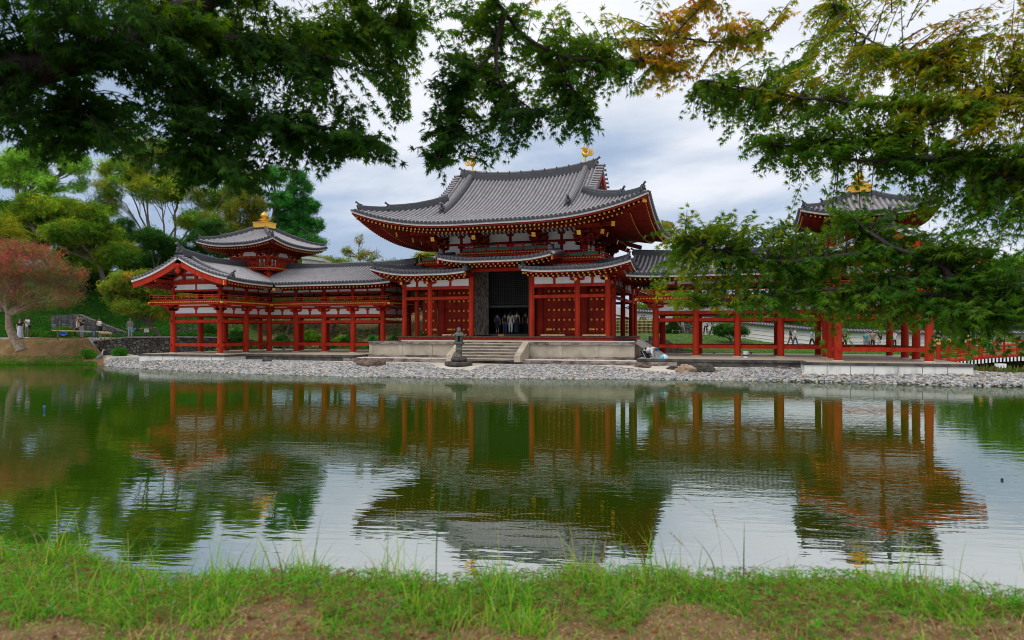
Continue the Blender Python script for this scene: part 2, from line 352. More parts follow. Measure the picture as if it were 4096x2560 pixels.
# podium
mb = MB(); mb.b2(-8.85, 8.85, -1.5, 13.2, -.12, .72, 0)
for x in frange(-8.85, 8.85, 2.2): mb.b2(x - .13, x + .13, -1.54, -1.4, .0, .715, 0)
for y in frange(-1.3, 13, 2.2):
    for sx in (-1, 1): mb.b2(sx * 8.8, sx * 8.89, y - .13, y + .13, .0, .715, 0)
for i, (a, b) in enumerate(zip(frange(-9.0, 9.0, 1.8)[:-1], frange(-9.0, 9.0, 1.8)[1:])):
    mb.b2(a + .004, b - .004, -1.62, -1.0, .722, .90, 1)
    mb.b2(a + .004, b - .004, -1.68, -1.45, -.16, .0, 1)
mb.b2(-9.0, 9.0, -.998, 13.3, .724, .895, 1)
for sx in (-1, 1): mb.b2(sx * 8.98, sx * 8.6, -1.6, 13.28, -.161, .001, 1)
pod = mb.build('podium', [STONE, STAIN], hall)
mb = MB()
hs = [.80, .62, .44, .26, .08, -.10]
for i, z in enumerate(hs):
    for a, b in ((-2.02, -.6), (-.59, .75), (.76, 2.02)):
        mb.b2(a, b, -1.62 - .30 * (i + 1) + .03, -1.60 - .30 * i + .02, -.25, z - .06, 1); mb.b2(a, b, -1.62 - .30 * (i + 1), -1.60 - .30 * i + .02, z - .058, z, 0)
mb.build('steps', [STONE, mat('worn shaded riser stone', (.26, .22, .19), .9, 0, .5, 1.8, (.10, .075, .065), bump=.3, bscale=25, stretch=(.7, 1, 2), lo=.36, hi=.60)], hall)  # risers darker than treads: their shade is put into the colour, besides stains
for sx in (-1, 1):
    mb = MB(); x0, x1 = sx * 2.03, sx * 2.42
    pr = [(-1.64, .93), (-3.45, .08), (-3.45, -.3), (-1.64, -.3)]
    vs_ = [(x, y, z) for x in (x0, x1) for y, z in pr]
    f = [(0, 1, 2, 3), (7, 6, 5, 4), (0, 4, 5, 1), (1, 5, 6, 2), (3, 2, 6, 7), (0, 3, 7, 4)]
    mb.add(vs_, [tuple(reversed(q)) for q in f] if sx < 0 else f, 0); mb.build('stair_cheek', [STONE], hall)
# floor
mb = MB(); mb.b2(-7.5, 7.5, -.42, 12.2, 1.16, 1.235, 1); mb.b2(-7.42, 7.42, -.34, 12.1, .98, 1.157, 0); mb.b2(-7.2, 7.2, -.1, 11.9, .88, .978, 2)
mb.build('floor', [RED, WOOD, BLACK], hall)
mb = MB(); mb.b2(-6.9, 8.9, -.9, -.82, .9, .975, 0); mb.build('threshold_pipe', [mat('pale pipe', (.6, .56, .48), .5)], hall)
# posts
kfront = [-7.1, -5.15, -2.12, 2.12, 5.15, 7.1]; kside = [MY0, 5.88, MY1, KY1]
for x in kfront:
    mb = MB(); post(mb, x, 0, 1.23, 6.1 if abs(x) < 3 else 4.98, .135, True); mb.build('pent_roof_post', [RED], hall)
for x in (-7.1, 7.1):
    for y in kside: mb = MB(); post(mb, x, y, 1.23, 4.95, .135, True); mb.build('pent_roof_post', [RED], hall)
for x in (-5.15, -2.12, 2.12, 5.15): mb = MB(); post(mb, x, KY1, 1.23, 4.95, .135, True); mb.build('pent_roof_post', [RED], hall)
for x in (-5.15, -2.12, 2.12, 5.15):
    mb = MB(); post(mb, x, MY0, 1.23, 7.9, .30); mb.build('core_column', [DRED if True else RED], hall)
for x in (-5.15, 5.15):
    for y in (5.88, MY1): mb = MB(); post(mb, x, y, 1.23, 7.9, .30); mb.build('core_column', [DRED], hall)
# pent storey beams and panels
mb = MB(); wp = MB()
def bay(x0, y0, x1, y1, z0, z1, th=.12, ins=.135, m=0, MBx=None):
    MBx = MBx or mb; a, b = Vector((x0, y0, 0)), Vector((x1, y1, 0)); t = (b - a).normalized()
    MBx.beam(a + t * ins + Vector((0, 0, (z0 + z1) / 2)), b - t * ins + Vector((0, 0, (z0 + z1) / 2 + 1e-4)), th, z1 - z0, m)
segs = [(-7.1, 0, -5.15, 0), (-5.15, 0, -2.12, 0), (2.12, 0, 5.15, 0), (5.15, 0, 7.1, 0)]
for sx in (-1, 1):
    ys = [0] + kside
    for a, b in zip(ys[:-1], ys[1:]): segs.append((sx * 7.1, a, sx * 7.1, b))
for a, b in zip([-7.1, -5.15, -2.12, 2.12, 5.15], [-5.15, -2.12, 2.12, 5.15, 7.1]): segs.append((a, KY1, b, KY1))
for (x0, y0, x1, y1) in segs:
    bay(x0, y0, x1, y1, 3.72, 3.92, .12); bay(x0, y0, x1, y1, 4.42, 4.62, .16); bay(x0, y0, x1, y1, 5.10, 5.24, .18, -.1)
    bay(x0, y0, x1, y1, 4.62, 5.12, .05, .1, 0, wp)
    n = 2 if max(abs(x1 - x0), abs(y1 - y0)) > 2.2 else 1
    for k in range(1, n + 1):
        q = k / (n + 1) if n == 1 else (k - .5) / n; q = .5 if n == 1 else (1 / 3 * k)
    xm, ym = (x0 + x1) / 2, (y0 + y1) / 2; hz = abs(x1 - x0) > .1
    mb.box((xm, ym, 4.82), (.16, .10, .40) if hz else (.10, .16, .36)); mb.box((xm, ym, 5.05), (.3, .14, .14) if hz else (.14, .3, .14), 0, 0, 1.2)
mb.build('tie_beams', [RED], hall); wp.build('plaster_panels', [PLAST], hall)
for x in kfront:
    if abs(x) < 3: continue
    mb = MB(); bracket(mb, x, 0, 4.66, [(0, -1)] + ([(1 if x > 0 else -1, 0)] if abs(x) > 7 else []), .78, 1)
    mb.tube([(x, -.55, 4.86), (x, -.45, 4.86)], .10, 8, 1, False); mb.build('bracket', [RED, GOLD], hall)
for x in (-7.1, 7.1):
    for y in kside: mb = MB(); bracket(mb, x, y, 4.66, [(1 if x > 0 else -1, 0)], .78, 1); mb.build('bracket', [RED, GOLD], hall)
# pent roof, left and right parts, raised middle
EO = 1.75                     # overhang of the eave beyond the pent posts
def lift(e, L_, H, p=2.2): return H * max(0., 1 - e / L_) ** p
PH = 11.76 / 2
def zpent(v): return 5.46 + .13 * v + .014 * v * v
def Ppf(x0, x1):
    def P(s, v):
        e = min(abs(s - x1) if x1 > 0 else 99, abs(s - x0) if x0 < 0 else 99)
        eo = (KX + EO) - abs(s); ei = abs(s) - 1.85
        return (s, -EO + v, zpent(v) + lift(max(eo, 0), 3.4, .50) + lift(max(ei, 0), 2.0, .14))
    return P
def build_pent(sx):
    m = MB(sx < 0); P = Ppf(1.85, 9); X1 = KX + EO
    roof_face(m, P, frange(1.95, X1 - .08, .285), lambda s: 0, lambda s: min(EO + MY0 - .9, X1 - s), 4)
    P2 = lambda s, v: (X1 - v, s, zpent(v) + lift(max(s + EO, 0), 3.4, .50) + lift(max(KY1 + EO - s, 0), 3.4, .50))
    vt2 = lambda s: min(EO + 1.0, s + EO, KY1 + EO - s)
    roof_face(m, lambda s, v: P2(s, v), frange(-EO + .08, KY1 + EO - .08, .285), lambda s: 0, vt2, 4)
    P3 = lambda s, v: (s, KY1 + EO - v, zpent(v) + lift(max(X1 - abs(s), 0), 3.4, .50))
    m.grid(P3, frange(0, X1, .8), [0, .7, 1.4, 2.7], 1)
    m.sweep([P(1.86, v) for v in (0, 1, 2, 2.8)], muneprof(.2, .12), 3, uv=True)
    m.ball((1.95, -EO + .35, 5.46 + .14 + .2), (.17, .14, .16), 2, 8, 6, .25, 4); m.ball((1.95, -EO + .22, 5.46 + .14 + .3), (.09, .09, .1), 2, 6, 5, .2, 1)
    r = m.build('pent_roof', [TILE, PAN, TEND, TDARK], hall)
    m = MB(sx < 0)
    hp = [Vector((X1 - v, -EO + v, zpent(v) + lift(v, 3.4, .5) + .03)) for v in (2.6, 2.0, 1.5, 1.0, .55, .2)]
    m.sweep(hp, muneprof(.26, .26), 0, uv=True); oni(m, hp[-1] + Vector((0, 0, .05)), (.7, -.7, 0), .55, 1)
    hb = [Vector((X1 - v, KY1 + EO - v, zpent(v) + lift(v, 3.4, .5) + .03)) for v in (2.6, 2.0, 1.5, 1.0, .55, .2)]
    m.sweep(hb, muneprof(.26, .26), 0, uv=True)
    m.sweep([(X1 - 2.6, -EO + 2.7, 5.93), (X1 - 2.6, KY1 + EO - 2.7, 5.93)], muneprof(.3, .25), 0, uv=True)
    m.build('hip_ridge', [TDARK, TEND], r)
    e = eaves(P, 1.9, X1 - .05, lambda s: X1 - s, .33, .62, 1.7, .31, .44, mir=sx < 0, fasc=.6, in1=.22)
    e.beam((X1 - .35, -EO + .35, 5.70), (KX, 0, 5.12), .2, .22, 0); e.beam((X1 - .30, -EO + .30, 5.71), (X1 - .36, -EO + .36, 5.69), .22, .24, 2)
    e.beam((2.0, -EO + .3, 5.32), (2.0, 0, 5.32), .12, .22, 0); e.beam((2.0, -EO + .28, 5.32), (2.0, -EO + .31, 5.32), .13, .26, 2)
    e.build('pent_eaves', EM, r)
    P2b = lambda s, v: P2(s, v)
    e = eaves(P2b, -EO + .05, KY1 + EO - .05, lambda s: min(s + EO, KY1 + EO - s), .33, .62, 1.7, .31, .44, mir=sx < 0, fasc=.6, in1=.22)
    e.build('pent_eaves', EM, r)
for sx in (-1, 1): build_pent(sx)
# raised middle roof
m = MB()
def Pc(s, v): return (s, -EO + v, 6.20 + .11 * v + .01 * v * v + lift(3.85 - abs(s), 2.6, .30))
roof_face(m, Pc, frange(-3.8, 3.8, .285), lambda s: 0, lambda s: 2.6, 4)
for sx in (-1, 1):       # verge: tiles dropping over the end
    for k in range(9):
        v = .1 + k * .285; z = Pc(3.85, v)[2]
        m.tube([(sx * 3.8, -EO + v, z + .03), (sx * 4.12, -EO + v, z - .10)], .085, 8, 0); m.tube([(sx * 4.12, -EO + v, z - .10), (sx * 4.15, -EO + v, z - .112)], .10, 8, 2)
    m.sweep([(sx * 3.72, -EO + v, Pc(3.72, v)[2] + .03) for v in (.35, 1, 1.8, 2.6)], muneprof(.22, .2), 3, uv=True)
    m.ball((sx * 3.72, -EO + .3, 6.22 + .55), (.17, .14, .17), 2, 8, 6, .25, 4); m.ball((sx * 3.72, -EO + .2, 6.22 + .66), (.09, .09, .12), 2, 6, 5, .2, 1)
cr_ = m.build('raised_pent_roof', [TILE, PAN, TEND, TDARK], hall)
e = eaves(Pc, -3.85, 3.85, lambda s: 2.6, .33, .62, 1.7, .31, .44, fasc=.6, in1=.22)
for sx in (-1, 1):
    e.sweep([(sx * 3.98, -EO + .15 + v, Pc(3.85, v)[2] - .30) for v in (0, .8, 1.6, 2.4)], rect(.08, -.16, .16), 0)
    e.sweep([(sx * 4.0, -EO + .08 + v, Pc(3.85, v)[2] - .10) for v in (0, .8, 1.6, 2.4)], rect(.08, -.05, .035), 1)
    e.beam((sx * 3.9, -EO + .22, 6.22), (sx * 3.9, -EO + .30, 6.221), .16, .36, 2)
e.b2(-3.5, 3.5, -.1, .1, 5.72, 5.92, 0); e.b2(-2.6, 2.6, -.4, -.25, 5.86, 6.0, 0)
e.build('pent_eaves', EM, cr_)
# beam over the entrance and brackets of the raised part
mb = MB(); bay(-2.12, 0, 2.12, 0, 5.55, 5.75, .18); mb.build('entrance_beam', [RED], hall)
for sx in (-1, 1): mb = MB(); bracket(mb, sx * 2.12, 0, 5.72, [(0, -1), (sx, 0)], .55, 1); mb.build('bracket', [RED], hall)
# core walls, doors
mb = MB()
for a, b in ((-5.15, -2.12), (2.12, 5.15)):
    mb.b2(a + .29, b - .29, MY0 + .05, MY0 + .12, 4.62, 6.4, 0); mb.b2(a + .25, b - .25, MY0 - .06, MY0 + .09, 4.42, 4.66, 0); mb.b2(a + .25, b - .25, MY0 - .06, MY0 + .10, 1.23, 1.36, 0)
    for k in (-1, 1): x = (a + b) / 2 + k * 1.17; mb.b2(x - .09, x + .09, MY0 - .03, MY0 + .1, 1.36, 4.42, 0)
for sx in (-1, 1):
    mb.b2(sx * 5.2, sx * 5.1, MY0 + .28, MY1 - .28, 4.62, 6.4, 0); mb.b2(sx * 5.2, sx * 5.1, 5.88, MY1 - .28, 1.23, 4.6, 0)
mb.b2(-5.1, 5.1, MY1 - .03, MY1 + .05, 1.23, 6.9, 0); mb.b2(-2.0, 2.0, MY0 - .1, MY0 + .1, 5.72, 6.4, 0)
mb.build('core_walls', [DRED], hall)
_stud = MB(); _stud.tube([(0, 0, 0), (0, -.02, 0)], .072, 6, 0, False); _stud.ball((0, -.02, 0), (.04, .03, .04), 0, 6, 4)
STUD = []
def child_copy(o, par, loc):
    c = o.copy(); C.objects.link(c); c.parent = par; c.location = [a - b for a, b in zip(loc, WL[par.name])]; return c
def door_leaf(x0, x1, y, hinge, nst, name='door', knob=True, th=.07):
    d = MB(); n = nst; w_ = (x1 - x0) / n
    for i in range(n): d.b2(x0 + i * w_ + .004, x0 + (i + 1) * w_ - .004, y, y + th, 1.38, 4.44, 0)
    do = d.build(name, [DRED], hall)
    for z in (4.27, 3.69, 3.01, 2.34, 1.70):
        for i in range(n):
            if z < 2 and ((hinge < 0 and i == 0) or (hinge > 0 and i == n - 1)): continue
            p = (x0 + (i + .5) * w_, y, z)
            if not STUD:
                o = _stud.build('gilt_stud', [GOLD], None); o.parent = do; o.location = [a - b for a, b in zip(p, WL[do.name])]; STUD.append(o)
            else: child_copy(STUD[0], do, p)
    s_ = MB(); hx = x0 + .005 if hinge < 0 else x1 - .005; sg = 1 if hinge < 0 else -1
    pts = [(hx, .06), (hx + sg * .36, .06), (hx + sg * .42, .0), (hx + sg * .36, -.06), (hx, -.06)]
    pl = [(a, y - .015, 1.70 + b) for a, b in pts] + [(a, y + .005, 1.70 + b) for a, b in pts]
    f = [(0, 1, 2, 3, 4), (9, 8, 7, 6, 5)] + [(i, i + 5, (i + 1) % 5 + 5, (i + 1) % 5) for i in range(5)]
    s_.add(pl, [tuple(reversed(q)) for q in f] if sg > 0 else f, 0); s_.build('strap_hinge', [GOLD], do)
    kx = x1 - .1 if hinge < 0 else x0 + .1
    s_ = MB(); s_.ball((kx, y - .03, 1.47), .045, 0, 8, 5); s_.build('knob', [GOLD], do); return do
for c in (-3.635, 3.635):
    door_leaf(c - 1.07, c - .005, MY0 - .03, -1, 3); door_leaf(c + .005, c + 1.07, MY0 - .03, 1, 3)
door_leaf(5.50, 6.95, MY0 - .12, -1, 4); door_leaf(-6.62, -5.48, MY0 - .12, 1, 2)
# opened weathered entrance door leaves and lattice
WDOOR = mat('peeling weathered door', (.13, .105, .08), .8, 0, .5, 3.2, (.028, .017, .012), bump=.5, bscale=12, stretch=(5, 5, 1.2), lo=.40, hi=.60)
d = MB(); d.b2(-2.50, -1.46, MY0 - .42, MY0 - .33, 1.30, 5.7, 0); d.b2(-1.85, -1.70, MY0 - .44, MY0 - .42, 4.75, 5.0, 1); d.b2(-1.75, -1.50, MY0 - .435, MY0 - .42, 1.6, 1.65, 1)
d.build('weathered_door', [WDOOR, DWOOD], hall)['label'] = 'weathered bare wood entrance door leaf, folded open'
d = MB(); d.box((1.62, MY0 - .55, 3.5), (.07, 1.0, 4.4), 0, 0); d.build('weathered_door', [DWOOD], hall)
lt = MB()
for x in frange(-1.6, 1.6, .133): lt.b2(x - .010, x + .010, MY0 + .02, MY0 + .045, 3.32, 5.72)
for z in frange(3.36, 5.7, .133): lt.b2(-1.6, 1.6, MY0 + .018, MY0 + .043, z - .010, z + .010)
lt.b2(-1.7, 1.7, MY0 - .02, MY0 + .08, 3.22, 3.34)
for sx in (-1, 1): lt.b2(sx * 1.62, sx * 1.80, MY0 - .03, MY0 + .09, 1.3, 5.75)
lt.b2(-1.62, 1.62, MY0 - .05, MY0 + .1, 1.23, 1.40)
lt.build('lattice_screen', [mat('grey lattice wood', (.045, .042, .04), .8)], hall)
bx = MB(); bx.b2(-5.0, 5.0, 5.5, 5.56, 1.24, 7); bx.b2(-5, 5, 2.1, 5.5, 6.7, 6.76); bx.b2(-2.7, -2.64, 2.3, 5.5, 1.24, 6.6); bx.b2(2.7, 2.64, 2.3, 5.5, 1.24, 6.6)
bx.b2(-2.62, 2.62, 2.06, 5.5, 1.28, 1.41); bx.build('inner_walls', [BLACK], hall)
# upper storey walls
wp = MB(); mb = MB()
for (x0, y0, x1, y1) in [(-5.15, MY0, -2.12, MY0), (-2.12, MY0, 2.12, MY0), (2.12, MY0, 5.15, MY0), (5.15, MY0, 5.15, 5.88), (5.15, 5.88, 5.15, MY1), (-5.15, MY0, -5.15, 5.88), (-5.15, 5.88, -5.15, MY1), (-5.15, MY1, 5.15, MY1)]:
    bay(x0, y0, x1, y1, 6.4, 8.45, .06, .0, 0, wp)
    bay(x0, y0, x1, y1, 7.58, 7.74, .18, .1); bay(x0, y0, x1, y1, 6.82, 6.98, .16, .1); bay(x0, y0, x1, y1, 8.28, 8.45, .2, -.2)
    hz = abs(x1 - x0) > .1; n = 1
    for q in ((.5,) if True else ()):
        xm, ym = x0 + (x1 - x0) * q, y0 + (y1 - y0) * q
        mb.box((xm, ym, 7.25), (.2, .14, .7) if hz else (.14, .2, .7)); mb.box((xm, ym, 8.0), (.2, .14, .6) if hz else (.14, .2, .6))
        mb.box((xm, ym, 7.49), (.46, .16, .18) if hz else (.16, .46, .18), 0, 0, 1.2); mb.box((xm, ym, 8.2), (.46, .16, .18) if hz else (.16, .46, .18), 0, 0, 1.2)
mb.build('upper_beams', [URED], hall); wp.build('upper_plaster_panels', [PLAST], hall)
# great bracket clusters with gilt tail-rafter ends
def cluster(x, y, outs):
    mb = MB(); bracket(mb, x, y, 7.12, outs, .95, 3)
    for ox, oy in outs:
        L_ = math.hypot(ox, oy); k = 1.0 if L_ < 1.2 else 1.38; ux, uy = ox / L_, oy / L_
        for (d_, z) in ((1.55, 7.93),) + (((2.4, 8.25),) if L_ > 1.2 else ()):
            a = Vector((x + ux * d_ * k, y + uy * d_ * k, z)); b = Vector((x, y, z + .5))
            mb.beam(b, a, .24, .28); t = (a - b).normalized(); mb.beam(a, a + t * .03, .26, .30, 1)
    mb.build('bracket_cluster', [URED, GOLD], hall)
for x in (-5.15, -2.12, 2.12, 5.15):
    outs = [(0, -1)]
    if abs(x) > 5: outs += [(math.copysign(1, x), 0), (math.copysign(1, x), -1)]
    cluster(x, MY0, outs)
for x in (-5.15, 5.15): cluster(x, 5.88, [(math.copysign(1, x), 0)]); cluster(x, MY1, [(math.copysign(1, x), 0), (math.copysign(1, x), 1), (0, 1)])
mb = MB()
for y in (.62, -.05): mb.b2(-6.6, 6.6, y - .09, y + .09, 8.22 + (.62 - y) * .0, 8.4)
for sx in (-1, 1): mb.b2(sx * 6.38, sx * 6.56, .72, 11.2, 8.22, 8.4)
for x in frange(-4.8, 4.8, .3):
    if abs(abs(x) - 2.12) > .5: mb.beam((x, .3, 8.33), (x, .75, 8.12), .14, .05, 1)
mb.build('eave_purlin', [URED, mat('pale green strut', (.25, .33, .30), .7)], hall)
# balconies
mb = MB(); deck(mb, -6.4, 6.4, .95, 10.9, 6.42, sides='flr'); mb.b2(-6.2, 6.2, 1.3, 1.6, 6.0, 6.2); mb.build('balcony', [RED, YEL, URED], hall)
for sx in (-1, 1):
    mb = MB(sx < 0); railing(mb, [(3.3, 1.02, 6.47), (6.35, 1.02, 6.47), (6.35, 10.8, 6.47)], .45, .95, .22); mb.b2(3.3, 6.3, 1.04, 1.06, 6.55, 6.72, 1); mb.build('balcony_railing', [RED, GREEN], hall)
mb = MB(); deck(mb, -3.15, 3.15, .55, 1.9, 6.90, sides='flr'); mb.build('raised_balcony', [RED, YEL, URED], hall)
mb = MB(); railing(mb, [(-3.1, 1.7, 6.95), (-3.1, .62, 6.95), (3.1, .62, 6.95), (3.1, 1.7, 6.95)], .45, .95, .22); mb.b2(-3.05, 3.05, .64, .66, 7.03, 7.20, 1)
mb.build('balcony_railing', [RED, GREEN], hall)
# main roof
EX, EY, YC = 9.95, -2.36, 5.88; HY = YC - EY; GV = 4.45
def zm(v): return 8.52 + .30 * v + .0285 * v * v
def ml(e): return lift(max(e, 0), 8.2, 1.30, 2.5)
def Pf(s, v): return (s, EY + v, zm(v) + ml(EX - abs(s)) * (1 if v < GV else max(.45, 1 - (v - GV) * .2)) + (.46 * (abs(s) / 5.3) ** 2.2 * max(0, (v - 4) / 4.24) if v > 4 else 0))
def vtf(s): e = EX - abs(s); return e if e < GV else HY
def Ps(s, v): return (EX - v, YC + s, zm(v) + ml(HY - abs(s)))
m = MB()
roof_face(m, Pf, frange(-EX + .08, EX - .08, .29), lambda s: 0, vtf, 11)
r_main = m.build('main_roof', [TILE, PAN, TEND], hall)
for sx in (1, -1):
    m = MB(sx < 0); roof_face(m, Ps, frange(-HY + .08, HY - .08, .29), lambda s: 0, lambda s: min(GV + .35, HY - abs(s)), 8); m.build('side_roof', [TILE, PAN, TEND], r_main)
m = MB(); Pb = lambda s, v: (Pf(s, v)[0], 2 * YC - Pf(s, v)[1], Pf(s, v)[2])
for k, x in enumerate(frange(-EX, EX, .58)[:-1]):
    x2 = x + .58; a, b = vtf(min(x, EX)), vtf(min(x2, EX)); m.add([Pb(x, 0), Pb(x2, 0), Pb(x2, b / 2), Pb(x, a / 2), Pb(x2, b), Pb(x, a)], [(1, 0, 3, 2), (2, 3, 5, 4)], 0, [(0, 0)] * 6)
m.build('back_roof', [TILE], r_main)
# verge tiles along the gables, gable board and gable wall
for sx in (1, -1):
    m = MB(); g = MB()
    for side in (1, -1):
        for v in frange(GV + .1, HY - .1, .29):
            x, y, z = Pf(5.50, v); y = y if side > 0 else 2 * YC - y
            m.tube([(sx * (x - .25), y, z + .10), (sx * (x + .30), y, z + .04)], .085, 8, 0); m.tube([(sx * (x + .30), y, z + .04), (sx * (x + .33), y, z + .04)], .105, 8, 2)
        pl = []
        for v in frange(GV - .2, HY, .5): x, y, z = Pf(5.50, v); pl.append(Vector((sx * (x + .12), y if side > 0 else 2 * YC - y, z)))
        g.sweep(pl, rect(.10, -.16, -.06), 1); g.sweep([p + Vector((-sx * .03, 0, 0)) for p in pl], rect(.10, -.60, -.165), 0)
    tri = [Pf(5.5, v) for v in frange(GV - .2, HY, .5)]; x5 = sx * 4.9
    lo_ = zm(GV) + .0; pts = [(x5, t[1], t[2] - .2) for t in tri] + [(x5, 2 * YC - t[1], t[2] - .2) for t in reversed(tri)]
    g.add(pts, [tuple(range(len(pts))) if sx < 0 else tuple(reversed(range(len(pts))))], 2)
    g.b2(x5, x5 + sx * .14, YC - 2.6, YC + 2.6, 11.1, 11.35, 0); g.b2(x5, x5 + sx * .12, YC - .12, YC + .12, 11.35, 13, 0)
    m.build('verge_tiles', [TILE, PAN, TEND], r_main); g.build('gable', [RED, IVORY, PLAST], r_main)
# ridges
m = MB(); rp_ = [Vector((x, YC, Pf(x, HY)[2] + .02)) for x in frange(-5.15, 5.15, .5)]
m.sweep(rp_, muneprof(.46, .54), 0, uv=True)
for x in frange(-5.0, 5.0, .92): m.box((x, YC, Pf(x, HY)[2] + .38), (.035, .47, .44), 0, 1)
for sx in (-1, 1):
    e_ = rp_[-1] if sx > 0 else rp_[0]; oni(m, e_ + Vector((sx * .02, 0, .08)), (sx, 0, 0), 1.0, 1)
m.build('main_ridge', [TDARK, TEND], r_main)
for sx in (-1, 1):
    m = MB(sx < 0)
    kp = [Vector(Pf(4.45, v)) + Vector((0, 0, .05)) for v in frange(2.9, HY - .15, .45)]
    m.sweep(kp, muneprof(.40, .36), 2, uv=True); oni(m, kp[0] + Vector((0, -.1, .02)), (0, -1, 0), 1.0, 1)
    m.build('descending_ridge', [TDARK, TEND, mat('light ridge tile', (.17, .165, .18), .45, 0, .3, 6, uvwave=(17, .55, .25))], r_main)
    for back in (0, 1):
        m = MB(sx < 0)
        def H(v):
            p = Vector(Pf(EX - v, v)); p.z += .06
            if back: p.y = 2 * YC - p.y
            return p
        fy = 1 if back else -1
        m.sweep([H(v) for v in (5.0, 4.2, 3.4, 2.7, 2.2, 1.9)], muneprof(.36, .40), 0, uv=True); oni(m, H(1.85) + Vector((0, 0, .1)), (1, fy, 0), .78, 1)
        m.sweep([H(v) for v in (1.9, 1.4, .9, .45)], muneprof(.30, .28), 0, uv=True); oni(m, H(.4) + Vector((0, 0, .08)), (1, fy, 0), .72, 1)
        m.build('hip_ridge', [TDARK, TEND], r_main)
e = eaves(Pf, -EX + .05, EX - .05, lambda s: EX - abs(s), .29, 1.35, 4.3, .42, .60)
e.build('eaves', EM, r_main)
for sx in (1, -1):
    e = eaves(Ps, -HY + .05, HY - .05, lambda s: HY - abs(s), .29, 1.35, 4.8, .42, .60, mir=sx < 0)
    for fy in (-1, 1):
        yy = lambda y: y if fy < 0 else 2 * YC - y
        e.beam((EX - .35, yy(EY + .35), zm(.3) + ml(.3) - .50), (5.3, yy(2.1), 8.55), .26, .30, 0)
        a = Vector((EX - .33, yy(EY + .33), zm(.3) + ml(.3) - .495)); e.beam(a + Vector((.03, fy * .03, .01)), a, .28, .32, 2)
    e.build('eaves', EM, r_main)
